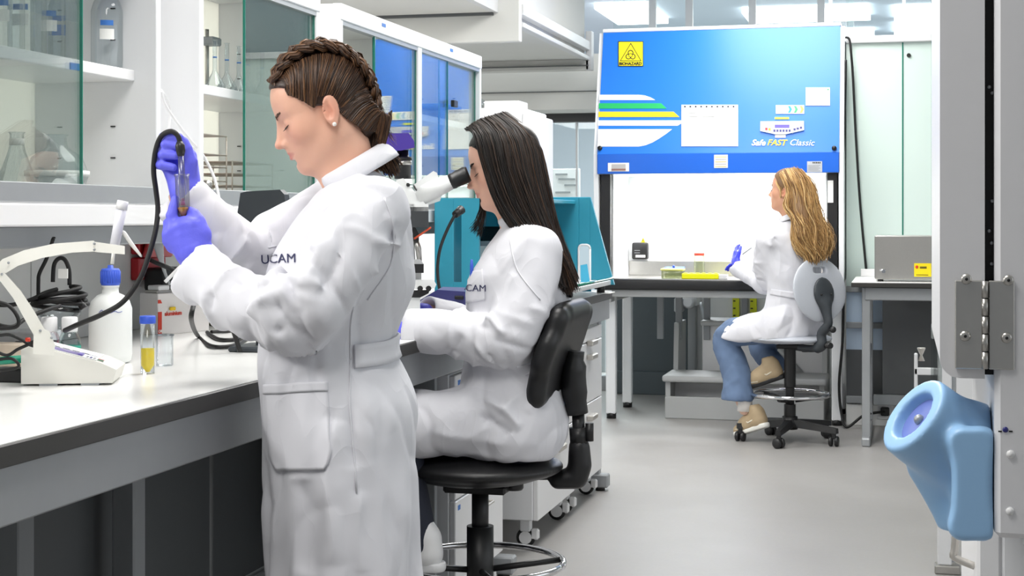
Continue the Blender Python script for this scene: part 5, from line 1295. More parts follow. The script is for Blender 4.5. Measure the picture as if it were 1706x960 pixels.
# ================================================================== PEOPLE
def c3(r, g, b): return np.array(srgb(r, g, b)[:3])
M_skin = attr_mat('skin', .48, bump=(260, .05), Subsurface_Weight=.12, Subsurface_Scale=.006)
M_skin.node_tree.nodes['Principled BSDF'].inputs['Subsurface Radius'].default_value = (1, .35, .2)
M_coat = mat('white_coat_cotton', (216, 216, 222), .85)
def crumple(m, scale, dist):
    """fine cloth relief: crossing soft creases"""
    nt = m.node_tree; b = nt.nodes['Principled BSDF']; tc = nt.nodes.new('ShaderNodeTexCoord'); prev = None
    for k, (sc, st) in enumerate(((scale, 1.0), (scale * 2.1, .35))):
        mp = nt.nodes.new('ShaderNodeMapping'); mp.inputs['Scale'].default_value = (1, 1, .55); mp.inputs['Rotation'].default_value = (.5 - k, .6 * k + .3, .4 * k)
        n = nt.nodes.new('ShaderNodeTexNoise'); n.inputs['Scale'].default_value = sc; n.inputs['Detail'].default_value = 1.2; n.inputs['Distortion'].default_value = .6
        a = nt.nodes.new('ShaderNodeMath'); a.operation = 'SUBTRACT'; a.inputs[1].default_value = .5
        c = nt.nodes.new('ShaderNodeMath'); c.operation = 'ABSOLUTE'; d = nt.nodes.new('ShaderNodeMath'); d.operation = 'POWER'; d.inputs[1].default_value = .8
        bp = nt.nodes.new('ShaderNodeBump'); bp.inputs['Strength'].default_value = .36 * st; bp.inputs['Distance'].default_value = dist; bp.invert = True
        nt.links.new(tc.outputs['Object'], mp.inputs['Vector']); nt.links.new(mp.outputs[0], n.inputs['Vector']); nt.links.new(n.outputs['Fac'], a.inputs[0]); nt.links.new(a.outputs[0], c.inputs[0]); nt.links.new(c.outputs[0], d.inputs[0]); nt.links.new(d.outputs[0], bp.inputs['Height'])
        if prev: nt.links.new(prev.outputs['Normal'], bp.inputs['Normal'])
        prev = bp
    nt.links.new(prev.outputs['Normal'], b.inputs['Normal'])
crumple(M_coat, 6.5, .03)
M_glove = mat('violet_nitrile', (98, 100, 226), .5, noise=(30, .04), bump=(160, .06))
M_glove2 = mat('blue_nitrile', (52, 62, 214), .5, noise=(30, .04), bump=(160, .06))
M_hair = attr_mat('hair', .42)
M_lash = mat('dark_lashes', (34, 24, 20), .6, noise=(50, .1))
M_eye = mat('eye_white', (226, 222, 216), .2, noise=(30, .03)); M_iris = mat('iris_brown', (70, 46, 30), .15, noise=(60, .1))
M_denim = mat('blue_denim', (92, 112, 142), .85, noise=(14, .16), bump=(700, .08))
M_navyden = mat('dark_denim', (34, 38, 52), .85, noise=(14, .1), bump=(700, .08))

def head_sdf(res=.0026, ears=True, neck=(-.036, 0, -.19)):
    neck = np.array(neck, float); s = Sdf((min(-.125, neck[0] - .06), -.098, neck[2] - .05), (.125, .098, .135), res)
    s.ell((-.012, 0, .028), (.091, .071, .081), .01)
    s.ell((.028, 0, .036), (.051, .057, .052), .03)
    s.ell((.026, 0, -.034), (.056, .054, .072), .03)
    for y in (-1, 1):
        s.ell((.042, .036 * y, -.026), (.030, .022, .024), .025)
        s.cap((-.004, .047 * y, -.058), (.056, .015 * y, -.094), .016, .016, .03)
        s.cap((.072, .010 * y, .019), (.056, .043 * y, .020), .0085, .008, .014)
    s.ell((.073, 0, -.094), (.017, .018, .0155), .02)
    s.ell((.066, 0, -.060), (.025, .030, .026), .02)
    s.cap((-.022, 0, -.050), tuple(neck), .048, .050, .035)
    s.cap((.028, 0, -.098), tuple(neck + [.03, 0, .02]), .02, .03, .03)
    # nose
    s.cap((.072, 0, .000), (.084, 0, -.034), .0115, .0135, .012); s.ell((.080, 0, -.046), (.0145, .017, .0125), .010)
    s.cap((.083, 0, .006), (.1015, 0, -.030), .0058, .0076, .011)
    s.ell((.1045, 0, -.0335), (.0090, .0092, .0080), .006)
    for y in (-1, 1):
        s.ell((.0915, .0105 * y, -.0375), (.0085, .0062, .0066), .005)
        # eye sockets and lids
        s.ell((.087, .031 * y, .000), (.012, .016, .0085), .012, 'sub')
        s.ell((.064, .0305 * y, -.003), (.0148, .0155, .0125), .005)
    # lips
    for y in (-1, 1):
        s.cap((.0925, .003 * y, -.0560), (.0835, .021 * y, -.0605), .0040, .0022, .004)
        s.cap((.0910, .0, -.0672), (.083, .019 * y, -.0625), .0050, .0024, .004)
        s.cap((.0985, 0, -.0614), (.084, .0245 * y, -.0615), .0020, .0014, .002, 'sub')
        s.ell((.0915, .0, -.0765), (.006, .012, .0035), .006, 'sub')
    if ears:
        a = math.radians(16)
        for y in (-1, 1):
            R = np.array([[math.cos(a), .30 * y, math.sin(a)], [-.30 * y * math.cos(a), 1, 0], [-math.sin(a), 0, math.cos(a)]])
            R = np.array([r / np.linalg.norm(r) for r in R])
            s.ell((-.014, .077 * y, -.014), (.0175, .0065, .0305), .006, R=R)
            s.ell((-.009, .0845 * y, -.013), (.0105, .0078, .0205), .003, 'sub', R=R); s.ell((-.005, .081 * y, -.020), (.006, .006, .008), .003, 'sub')
            s.ell((-.001, .0755 * y, -.020), (.005, .004, .007), .004)
            s.ell((-.009, .0755 * y, -.040), (.0075, .0045, .008), .005)
            s.cap((-.016, .0785 * y, -.002), (-.019, .079 * y, -.024), .0026, .0026, .004)
    return s
def head_color(V, base, lip, blush=.35):
    f, l, u = V.T; C = np.tile(c3(*base), (len(V), 1))
    def blend(mask, col):
        nonlocal C
        m = np.clip(mask, 0, 1)[:, None]; C = C * (1 - m) + np.array(col) * m
    g = lambda x, y, z, r: np.exp(-(((f - x) ** 2 + (np.abs(l) - y) ** 2 + (u - z) ** 2) / r ** 2))
    red = c3(base[0] - 6, base[1] - 34, base[2] - 34)
    blend(g(.062, .040, -.03, .024) * blush, red)
    blend(g(.105, 0, -.035, .014) * .35, red)
    blend(g(-.014, .080, -.014, .026) * .55 * (np.abs(l) > .066), red)
    lw = np.clip(1 - np.abs(np.abs(l)) / .023, 0, 1) ** .5
    lm = np.clip((-.0512 - .25 * np.abs(l) - u) / .0022, 0, 1) * np.clip((u + .0735 - .4 * np.abs(l)) / .0025, 0, 1) * (f > .076) * (np.abs(l) < .0235)
    blend(lm * .8 * lw, c3(*lip))
    blend(g(.0965, .0065, -.0425, .0034) * .9, c3(70, 36, 30))  # nostril shade put into the colour; the openings are not modelled
    blend(g(.074, .031, .004, .012) * .25, c3(base[0] - 30, base[1] - 40, base[2] - 40))
    return C
class Frame:
    """local (forward, left, up) -> world"""
    def __init__(s, O, fwd_yaw, pitch, roll=0.0, scale=1.0):
        f = np.array([math.cos(fwd_yaw) * math.cos(pitch), math.sin(fwd_yaw) * math.cos(pitch), -math.sin(pitch)])
        l = np.array([-math.sin(fwd_yaw), math.cos(fwd_yaw), 0.0]); u = np.cross(f, l)
        l, u = l * math.cos(roll) + u * math.sin(roll), u * math.cos(roll) - l * math.sin(roll)
        s.A = np.stack([f, l, u]) * scale; s.O = np.array(O, float)
    def __call__(s, V): return np.atleast_2d(np.array(V, float)) @ s.A + s.O
    def p(s, *v): return s(v)[0]
    def inv(s, W): return (np.array(W) - s.O) @ np.linalg.inv(s.A)
def cuff(s, b, d, reach, rin):
    """flat open sleeve end at b, facing d"""
    d = np.array(d, float) / np.linalg.norm(d); sl, X, Y, Z = s._blk(b - reach, b + reach, 0)
    x, y, z = X - b[0], Y - b[1], Z - b[2]; h = x * d[0] + y * d[1] + z * d[2]; r2 = x * x + y * y + z * z
    s.g[sl] = np.where(r2 < reach ** 2, np.maximum(s.g[sl], h.astype(np.float32)), s.g[sl])
    s.cap(b - d * .004, b + d * .05, rin - .006, rin - .002, .004, 'sub')
def limb(s, pts, rad, k=.02): s.chain(catmull(pts, 4), list(np.interp(np.linspace(0, 1, 4 * (len(pts) - 1) + 1), np.linspace(0, 1, len(pts)), rad)), k)
def hand_joints(wrist, d, back, side, curl=(.5, .6, .5), thumb_out=.7, size=1.0, spread=.06):
    """generic relaxed hand: wrist point, pointing direction, back-of-hand normal, thumb side direction"""
    d = np.array(d, float); d /= np.linalg.norm(d); b = np.array(back, float); b -= d * b.dot(d); b /= np.linalg.norm(b)
    t = np.cross(d, b); t = t if t.dot(side) > 0 else -t
    w = np.array(wrist, float); ch = []
    L = [(.046, .026, .020), (.050, .030, .022), (.046, .028, .021), (.037, .021, .019)]
    for i in range(4):
        o = (.030 - .020 * i) * size
        p = w + d * (.088 - .004 * abs(i - 1)) * size + t * o; pts = [p]; a = 0
        for j in range(3):
            a += curl[j]; dr = d * math.cos(a) - b * math.sin(a) + t * (spread * (1.2 - i)); dr /= np.linalg.norm(dr)
            p = p + dr * L[i][j] * size; pts.append(p)
        ch.append((pts, [.0098 * size, .0092 * size, .0085 * size, .0075 * size]))
    p0 = w + d * .022 * size + t * .022 * size
    q = d * .75 + t * thumb_out - b * .35; q /= np.linalg.norm(q); q2 = d * .95 + t * .2 - b * .35; q2 /= np.linalg.norm(q2)
    ch.append(([p0, p0 + q * .040 * size, p0 + q * .040 * size + q2 * .03 * size, p0 + q * .040 * size + q2 * .054 * size], [.014 * size, .0115 * size, .010 * size, .0085 * size]))
    palm = [(w, w + d * .03 * size, .026 * size, .027 * size)]
    for i in range(4):
        o = (.028 - .019 * i) * size
        palm.append((w + d * .012 * size + t * o * .6, w + d * .086 * size + t * o, .0155 * size, .0125 * size))
    return ch, palm
def hand_sdf(s, fingers, palm, grow=0.0):
    for a, b, ra, rb in palm: s.cap(a, b, ra + grow, rb + grow, .014)
    for pts, r in fingers: s.chain(pts, [x + grow for x in r], .006, ki=.003)
def bounds(pts, pad):
    pts = np.array(pts); return pts.min(0) - pad, pts.max(0) + pad
def all_pts(fingers, palm): return [p for f in fingers for p in f[0]] + [q for a in palm for q in a[:2]]
def bvh_of(V, Q): return BVHTree.FromPolygons([tuple(v) for v in V], [tuple(map(int, q)) for q in Q])
def shoot(b, u, v, off=.003):
    o = Vector((0, 0, CAM_H)); d = Vector(ray(u, v)).normalized()
    h, n, i, t = b.ray_cast(o, d)
    if h is None: return None
    return np.array(h + n * off)
def smooth_hits(G, it=2):
    for _ in range(it):
        H = G.copy(); H[1:-1, :] = .5 * G[1:-1, :] + .25 * (G[:-2, :] + G[2:, :]); G = H.copy(); H[:, 1:-1] = .5 * G[:, 1:-1] + .25 * (G[:, :-2] + G[:, 2:]); G = H
    return G
def patch(name, b, quad, m, parent, nu=18, nv=18, off=.0035, back=.004, shape=None):
    """cloth patch laid on the surface; quad = picture corners TL, TR, BR, BL"""
    q = np.array(quad, float); ok = np.zeros((nv + 1, nu + 1), bool); G = np.zeros((nv + 1, nu + 1, 3))
    for j in range(nv + 1):
        for i in range(nu + 1):
            x, y = i / nu, j / nv
            if shape: x, y = shape(x, y)
            p = (q[0] * (1 - x) + q[1] * x) * (1 - y) + (q[3] * (1 - x) + q[2] * x) * y
            h = shoot(b, p[0], p[1], off)
            if h is not None: G[j, i] = h; ok[j, i] = True
    if not ok.all():
        good = np.argwhere(ok)
        for j, i in np.argwhere(~ok):
            k = good[np.argmin(((good - [j, i]) ** 2).sum(1))]; G[j, i] = G[k[0], k[1]]
    G = smooth_hits(G, 1)
    d = np.array([-SN, CS, 0]) * back
    V = np.concatenate([G.reshape(-1, 3), G.reshape(-1, 3) + d]); n = (nv + 1) * (nu + 1); w = nu + 1
    Fc = [(j * w + i, j * w + i + 1, (j + 1) * w + i + 1, (j + 1) * w + i) for j in range(nv) for i in range(nu)]
    Fc += [tuple(n + k for k in reversed(f)) for f in Fc]
    rim = [i for i in range(w)] + [j * w + nu for j in range(1, nv + 1)] + [nv * w + i for i in range(nu - 1, -1, -1)] + [j * w for j in range(nv - 1, 0, -1)]
    Fc += [(rim[k], n + rim[k], n + rim[(k + 1) % len(rim)], rim[(k + 1) % len(rim)]) for k in range(len(rim))]
    return mesh_obj(name, V, Fc, m, parent, sm=True)
def seam(name, b, pts, r, m, parent, off=.001):
    P3 = []
    for q in catmull([np.array([a, c, 0.0]) for a, c in pts], 5):
        h = shoot(b, q[0], q[1], off)
        if h is not None and (not P3 or np.linalg.norm(h - P3[-1]) < .04): P3.append(h)
    if len(P3) < 3: return None
    return MB().tube(P3, r, 6).build(name, m, parent)
def text_on(name, b, s, size, u, v, tilt, m, parent, tref, off=.0058):
    """lettering laid on cloth, centred at a picture point"""
    V, Fc = text_mesh(s, size, bold=.0, extrude=.0003); k = FPX / tref; W = []
    c = shoot(b, u, v, 0)
    if c is None: return None
    for x, y, z in V:
        xx = x * math.cos(tilt) - y * math.sin(tilt); yy = x * math.sin(tilt) + y * math.cos(tilt)
        h = shoot(b, u + xx * k, v - yy * k, off + z)
        W.append(h if h is not None else c)
    return mesh_obj(name, W, Fc, m, parent)
def collar(name, fr, r_in, r_out, drop, a0, a1, m, parent, n=40, thick=.004, lean=0.0, rise=0.0):
    """turned-down collar around the neck; angles from the front (0) through the left (90) to the back (180)"""
    V = []; rows = 6
    for k in range(n + 1):
        a = math.radians(a0 + (a1 - a0) * k / n); e = 1 - abs(2 * k / n - 1) ** 6 * .25
        for j in range(rows + 1):
            s = j / rows; bul = math.sin(s * math.pi) * .006
            rr = r_in + (r_out * e - r_in) * s ** .8 + bul; z = (.012 * math.sin(min(s * 3, 1) * math.pi / 2)) - drop * s ** 1.3 * e + rise * (-math.cos(a)) * .5
            V.append(fr.p(rr * math.cos(a) * 1.08 + lean * s, rr * math.sin(a), z))
    w = rows + 1
    Fc = [(k * w + j, k * w + j + 1, (k + 1) * w + j + 1, (k + 1) * w + j) for k in range(n) for j in range(rows)]
    o = mesh_obj(name, V, Fc, m, parent, sm=True)
    md = o.modifiers.new('thickness', 'SOLIDIFY'); md.thickness = thick; md.offset = 0
    return o
def cloth(V, Q, seed, amp=.006, stretch=(1, 1, 1), scale=26, fine=.0015):
    """flat cloth broken by crisp ridges and valleys, pushed along the normals"""
    N = normals(V, Q); W = V * np.array(stretch)
    r1 = np.clip(1 - np.abs(waves(W, seed, scale)) * 1.5, 0, 1) ** 1.6; r2 = np.clip(1 - np.abs(waves(W, seed + 1, scale * 1.7)) * 1.6, 0, 1) ** 1.6
    lowf = waves(W, seed + 5, scale * .6); f = waves(V, seed + 2, scale * 3.2)
    return V + N * (amp * (.8 * r1 - .55 * r2 + .25 * lowf) + fine * f)[:, None]
def tube_folds(V, Q, pts, n, amp, width, seed, r=.075, a0=.15, a1=.95):
    """short slanting creases around a sleeve"""
    rg = np.random.default_rng(seed); c = np.array(catmull(pts, 10)); L = []
    for _ in range(n):
        i = int(rg.uniform(a0, a1) * (len(c) - 2)); T = c[i + 1] - c[i]; T /= np.linalg.norm(T)
        e = np.cross(T, rg.normal(size=3)); e /= np.linalg.norm(e); g = np.cross(T, e); ph = rg.uniform(.6, 1.5); sl = rg.uniform(-.05, .05)
        L.append(([c[i] + r * (e * math.cos(a) + g * math.sin(a)) + T * sl * a for a in np.linspace(-ph, ph, 5)], width * rg.uniform(.7, 1.3), amp * rg.choice([1, -1.0, 1]) * rg.uniform(.5, 1.2)))
    return folds(V, Q, L)
def eyes_and_brows(fr, parent, brow_col, brow_w=.0016, lid=-.004):
    for y in (-1, 1):
        L = [(.0755, .018 * y, lid - .0025), (.0792, .024 * y, lid - .0045), (.0795, .031 * y, lid - .0052), (.0770, .038 * y, lid - .0045), (.0725, .045 * y, lid - .002)]
        mb = MB().tube([fr.p(*q) for q in catmull(L, 5)], [.0006] * 3 + [.0011] * 15 + [.0007] * 3, 6)
        rg = np.random.default_rng(5)
        for q in catmull(L, 4)[2:]:
            a = fr.p(*q); b_ = fr.p(q[0] + .0065, q[1] + .002 * y, q[2] - .0035); mb.tube([a, (a + b_) / 2 + np.array([0, 0, -.0008]), b_], [.0005, .0004, .0002], 4)
        mb.build('eyelashes', M_lash, parent)
        e = MB().ball(fr.p(.0625, .0305 * y, lid - .002), .0128, 14, 10).build('eye', M_eye, parent)
        MB().ball(fr.p(.0680, .0308 * y, lid - .003), .0072, 12, 8).build('iris', M_iris, e)
        B = [(.0865, .011 * y, .0135), (.0862, .018 * y, .0170), (.0820, .027 * y, .0205), (.0758, .036 * y, .0215), (.0665, .0465 * y, .017)]
        mb = MB()
        for q0 in range(70):
            s = rg.uniform(0, 1); c = catmull(B, 10); i = int(s * (len(c) - 2)); p = c[i] + np.array([.0006, 0, rg.normal() * brow_w * (1.1 - .6 * s)]); dd = c[i + 1] - c[i]; dd /= np.linalg.norm(dd) + 1e-9
            mb.tube([fr.p(*p), fr.p(*(p + dd * .007 + np.array([.0004, 0, .0012])))], [.0007, .0003], 4)
        o = mb.build('eyebrow', mat('brow_%d_%d_%d' % brow_col, brow_col, .6, noise=(60, .1)), parent)
def hair_obj(name, data, parent):
    V, Fc, C = data
    return mesh_obj(name, V, Fc, M_hair, parent, sm=True, col=np.array(C), fix=False)
def shoe(parent, heel, toe, up, side, m_up, m_sole, name='shoe', w=.042, size=1.0):
    """trainer: soft upper on a thicker sole, heel and toe points on the ground line"""
    heel = np.array(heel, float); toe = np.array(toe, float); d = toe - heel; L = np.linalg.norm(d); d /= L; up = np.array(up, float); up -= d * up.dot(d); up /= np.linalg.norm(up); sd = np.cross(d, up)
    lo, hi = bounds([heel, toe, heel + up * .13, toe + up * .05], .06)
    s = Sdf(lo, hi, .0045)
    A = lambda a, h, x=0.0: heel + d * a * L + up * h + sd * x
    s.cap(A(.12, .05), A(.12, .09), .036, .036, .02); s.cap(A(.14, .045), A(.55, .045), .038, .040, .03); s.cap(A(.5, .045), A(.86, .032), .040, .030, .03); s.cap(A(.3, .085), A(.6, .06), .03, .028, .03); s.cap(A(.16, .09), A(.2, .125), .036, .034, .02)
    s.ell(A(.19, .145), (.026, .026, .03), .008, 'sub')
    s.half(A(0, .018), -up)
    V, Q = s.mesh(1); sh = mesh_obj(name, V, Q, m_up, parent, sm=True, fix=False)
    s = Sdf(lo, hi, .0045)
    s.cap(A(.06, .016), A(.5, .012), .036, .036, .01); s.cap(A(.5, .012), A(.86, .018), .038, .034, .02)
    s.func(lambda g, X, Y, Z: g); s.half(A(0, 0), -up); s.half(A(0, .027), up)
    V, Q = s.mesh(1); mesh_obj('sole', V, Q, m_sole, sh, sm=True, fix=False)
    mb = MB()
    for k in range(4):
        a = .36 + .07 * k; mb.tube([A(a, .092 - .022 * k * .7, -.02), A(a + .02, .105 - .024 * k * .7, 0), A(a, .092 - .022 * k * .7, .02)], .003, 6)
    mb.build('laces', M_ivory, sh)
    mb = MB()
    for sg in (-1, 1): mb.tube([A(.15, .06, .037 * sg), A(.35, .05, .042 * sg), A(.5, .075, .034 * sg)], .005, 6); mb.tube([A(.62, .03, .040 * sg), A(.9, .04, .022 * sg)], .005, 6)
    mb.build('overlay', mat('shoe_overlay', (214, 206, 186), .6, noise=(30, .04)), sh)
    return sh

# ------------------------------------------------------------------ standing woman with braided hair
def woman_standing():
    T = 3.08; foot = P(575, 400, T); X0, Y0 = foot[0], foot[1]
    who = thing('person', 'standing woman in white lab coat with braided brown hair holding a sample tube', 'person', (X0, Y0, 0))
    rv = ray(575, 362); ax = np.array([rv[1], -rv[0], 0]); ax /= np.linalg.norm(ax)      # across the view
    yaw = math.pi + math.radians(23)                                     # faces the bench, a little towards us
    hd = Frame(P(533, 181, T - .01), yaw, math.radians(25), 0, .985)
    # ---- body: head and neck in fine detail, the rest under the coat
    nb = P(592, 306, T - .005); V, Q = head_sdf(neck=hd.inv(nb)).mesh(2); Cc = head_color(V, (222, 172, 148), (190, 104, 100)); Vh = hd(V)
    sh_l = P(608, 352, T - .15); el_l = P(478, 512, T - .20); wr_l = P(325, 440, T - .07)
    sh_r = P(560, 352, T + .17); el_r = P(425, 440, T + .16); wr_r = P(305, 330, T - .02)
    s = Sdf((X0 - .42, Y0 - .35, 0), (X0 + .3, Y0 + .35, 1.45), .011)
    c = lambda u, v: P(u, v, T)
    s.loft([(c(592, 300), .05, .06), (c(596, 330), .07, .13), (c(590, 400), .10, .145), (c(575, 550), .095, .125), (c(565, 660), .115, .15), (c(568, 760), .10, .15)], ax, .03)
    limb(s, [nb + [0, 0, .01], c(590, 330), c(590, 370)], [.048, .055, .08], .03)
    AL = [P(622, 352, T - .125), P(572, 430, T - .175), P(500, 521, T - .20), P(415, 506, T - .13), P(322, 449, T - .075)]
    AL2 = AL[:-1] + [P(311, 442, T - .068)]
    AR = [P(560, 352, T + .14), P(490, 392, T + .17), P(425, 425, T + .14), P(362, 385, T + .05), P(302, 330, T - .015)]
    AR2 = AR[:-1] + [P(291, 319, T - .022)]
    limb(s, AL, [.045, .042, .038, .034, .026]); limb(s, AR, [.045, .042, .038, .034, .026])
    for yy in (-.08, .08): limb(s, [(X0 + .0, Y0 + yy, .80), (X0 - .01, Y0 + yy, .45), (X0 + .02, Y0 + yy, .07)], [.08, .055, .04], .03)
    V2, Q2 = s.mesh(1)
    Vb = np.concatenate([Vh, V2]); Qb = np.concatenate([Q, Q2 + len(Vh)]); Cb = np.concatenate([Cc, np.tile(c3(222, 172, 148), (len(V2), 1))])
    mesh_obj('body', Vb, Qb, M_skin, who, sm=True, col=Cb, fix=False)
    # trousers and shoes below the coat
    s = Sdf((X0 - .2, Y0 - .25, .04), (X0 + .2, Y0 + .25, .95), .011)
    for yy in (-.085, .085): limb(s, [(X0, Y0 + yy, .85), (X0 - .01, Y0 + yy, .45), (X0 + .02, Y0 + yy, .07)], [.098, .075, .065], .02)
    V3, Q3 = s.mesh(1); mesh_obj('trousers', V3, Q3, M_navyden, who, sm=True, fix=False)
    for yy in (-.085, .085): shoe(who, (X0 + .07, Y0 + yy, 0), (X0 - .18, Y0 + yy, 0), (0, 0, 1), (0, 1, 0), M_white, M_white)
    # ---- lab coat
    s = Sdf((X0 - .42, Y0 - .38, .38), (X0 + .30, Y0 + .38, 1.46), .0055)
    rows = [(288, 572, 628, .065), (303, 545, 650, .120), (325, 522, 668, .160), (360, 496, 680, .178), (420, 462, 688, .178), (480, 444, 690, .172), (545, 440, 662, .160), (578, 436, 655, .160), (610, 434, 668, .172), (660, 438, 687, .190), (760, 441, 691, .198), (870, 444, 696, .205), (960, 448, 700, .212), (1060, 450, 706, .218)]
    k = T / FPX
    s.loft([(c((a + b) / 2, v), (b - a) / 2 * k, hy) for v, a, b, hy in rows], ax, .03)
    limb(s, AL2, [.068, .066, .062, .059, .057], .03)
    limb(s, AR2, [.070, .066, .062, .057, .055], .03)
    # cuffs: cut the sleeve end and hollow it
    cuff(s, P(319, 446, T - .073), P(319, 446, T - .073) - P(400, 500, T - .10), .088, .049); cuff(s, P(298, 326, T - .018), P(298, 326, T - .018) - P(362, 385, T + .02), .080, .046)
    s.cap(P(588, 300, T), P(570, 240, T), .055, .062, .012, 'sub')
    V, Q = s.mesh(2)
    # drape: vertical folds in the skirt, cross creases on the sleeves, pulls at belt and bust
    N = normals(V, Q); skirt = np.clip((.86 - V[:, 2]) / .12, 0, 1)
    ang = np.arctan2(V[:, 1] - Y0, V[:, 0] - X0)
    fl = np.sin(ang * 9 + 2.2 * np.sin(V[:, 2] * 5) + 1.0) * .6 + np.sin(ang * 15 - V[:, 2] * 6) * .4
    V = V + N * (skirt * (.0045 + .006 * np.clip((.8 - V[:, 2]) / .4, 0, 1)) * fl)[:, None]
    V = cloth(V, Q, 21, .009, (1, 1, .5), 18, .0004)
    V = tube_folds(V, Q, AL, 24, .015, .008, 4, .064, .08, .95)
    V = tube_folds(V, Q, AR, 18, .014, .008, 9, .058, .2, .95)
    S_ = lambda u, v, t=T - .2: P(u, v, t)
    V = folds(V, Q, [
        ([S_(640, 330, T - .17), S_(600, 400, T - .2), S_(575, 470, T - .2)], .016, 0.0170), ([S_(660, 370, T - .17), S_(640, 440, T - .18), S_(590, 500, T - .18)], .014, -0.0170),
        ([S_(595, 505, T - .2), S_(640, 500, T - .17), S_(685, 480, T - .12)], .014, 0.0136), ([S_(590, 350, T - .2), S_(555, 400, T - .22), S_(520, 420, T - .23)], .013, 0.0153),
        ([S_(470, 480, T - .27), S_(440, 500, T - .24), S_(425, 530, T - .22)], .012, 0.0221), ([S_(485, 500, T - .28), S_(478, 540, T - .27), S_(455, 560, T - .25)], .011, -0.0204),
        ([S_(400, 470, T - .19), S_(430, 470, T - .22), S_(470, 455, T - .25)], .012, 0.0170), ([S_(372, 425, T - .15), S_(395, 445, T - .18), S_(405, 480, T - .18)], .011, -0.0187),
        ([S_(590, 610, T - .17), S_(585, 680, T - .19), S_(592, 780, T - .19)], .012, -0.0136), ([S_(605, 600, T - .16), S_(612, 650, T - .18), S_(640, 760, T - .18)], .014, 0.0119),
        ([S_(640, 605, T - .12), S_(655, 640, T - .14), S_(668, 720, T - .14)], .012, 0.0136), ([S_(560, 700, T - .19), S_(548, 800, T - .2), S_(560, 940, T - .2)], .02, 0.0136),
        ([S_(500, 800, T - .19), S_(510, 880, T - .2), S_(500, 958, T - .2)], .018, -0.0119), ([S_(600, 820, T - .19), S_(598, 890, T - .2), S_(604, 958, T - .2)], .012, 0.0102),
        ([S_(600, 430, T - .2), S_(640, 470, T - .19), S_(668, 530, T - .14)], .010, .016), ([S_(590, 470, T - .2), S_(610, 530, T - .18), S_(640, 552, T - .15)], .009, -.014), ([S_(625, 400, T - .19), S_(655, 430, T - .17), S_(680, 440, T - .12)], .010, .013), ([S_(540, 390, T - .24), S_(520, 450, T - .25), S_(500, 480, T - .26)], .010, .013), ([S_(575, 380, T - .24), S_(560, 440, T - .25), S_(530, 500, T - .26)], .010, -.013), ([S_(450, 530, T - .22), S_(430, 520, T - .2), S_(400, 525, T - .17)], .009, .012), ([S_(520, 560, T - .2), S_(530, 600, T - .18), S_(560, 640, T - .19)], .012, .010), ([S_(650, 610, T - .12), S_(645, 700, T - .16), S_(655, 830, T - .17)], .011, -.010),
        ([S_(400, 360, T + .1), S_(410, 400, T + .1), S_(432, 440, T + .1)], .014, -0.0204), ([S_(440, 350, T + .1), S_(445, 395, T + .1), S_(450, 430, T + .1)], .014, 0.0204)])
    V = relax(V, Q, .25)
    coat = mesh_obj('lab_coat', V, Q, M_coat, who, sm=True, fix=False)
    b = bvh_of(V, Q)
    rr = lambda x, y: (x if y < .75 else .5 + (x - .5) * (1 - .22 * ((y - .75) / .25) ** 2), y)
    pk = patch('pocket', b, [(443, 641), (546, 636), (553, 783), (452, 785)], M_coat, coat, 22, 26, .0045, .008, rr)
    patch('pocket_hem', b, [(443, 641), (546, 636), (547, 652), (443, 657)], M_coat, pk, 20, 4, .0065, .008)
    seam('seam', b, [(447, 413), (470, 408), (490, 405)], .0016, M_coat, coat)
    text_on('lettering', b, 'UCAM', .024, 464, 432, math.radians(2), mat('navy_print', (44, 46, 84), .7, noise=(30, .05)), coat, T - .15, .0016)
    seam('seam', b, [(584, 600), (583, 680), (592, 790), (600, 955)], .0018, M_coat, coat)
    seam('seam', b, [(588, 512), (584, 545), (584, 600)], .0018, M_coat, coat)
    seam('seam', b, [(640, 330), (655, 380), (650, 440), (612, 500)], .0018, M_coat, coat)
    # belt strap across the back
    G = []
    for kx in range(25):
        a = math.radians(-70 + kx * 7.6); row = []
        for j in range(5):
            uv = 560 + 36 * j / 4; z = c(600, uv)[2] + .006 * math.sin(a)
            o = Vector((X0 + .02 + .5 * math.cos(a), Y0 + .5 * math.sin(a), z)); h, n_, i_, t_ = b.ray_cast(o, Vector((-math.cos(a), -math.sin(a), 0)))
            row.append(np.array(h) + np.array([math.cos(a), math.sin(a), 0]) * .006)
        G.append(row)
    G = smooth_hits(np.array(G), 2); n = G.shape[0] * 5
    Fc = [(i * 5 + j, i * 5 + j + 1, i * 5 + 6 + j, i * 5 + 5 + j) for i in range(G.shape[0] - 1) for j in range(4)]
    o = mesh_obj('belt', G.reshape(-1, 3), Fc, M_coat, coat, sm=True); md = o.modifiers.new('thickness', 'SOLIDIFY'); md.thickness = .007; md.offset = 0
    cf = Frame(P(584, 274, T), yaw, math.radians(31), 0, 1)
    collar('collar', cf, .054, .083, .045, 22, 338, M_coat, coat, 44, .005, .0)
    # ---- gloved hands
    th = T - .035
    H = lambda u, v, d: P(u, v, th + d)
    fr_ = [([H(306, 244, .030), H(273, 229, .018), H(281, 226, -.010), H(298, 229, -.018)], [.0100, .0098, .0092, .0082]),
           ([H(307, 256, .030), H(268, 243, .016), H(276, 241, -.010), H(297, 243, -.016)], [.0102, .0100, .0094, .0084]),
           ([H(306, 270, .028), H(266, 258, .014), H(273, 257, -.012), H(293, 260, -.017)], [.0100, .0098, .0092, .0082]),
           ([H(304, 283, .024), H(264, 274, .012), H(270, 275, -.010), H(289, 279, -.014)], [.0096, .0092, .0088, .0078]),
           ([H(316, 300, .004), H(318, 270, -.006), H(311, 248, -.010), H(307, 236, -.011)], [.0150, .0128, .0108, .0092])]
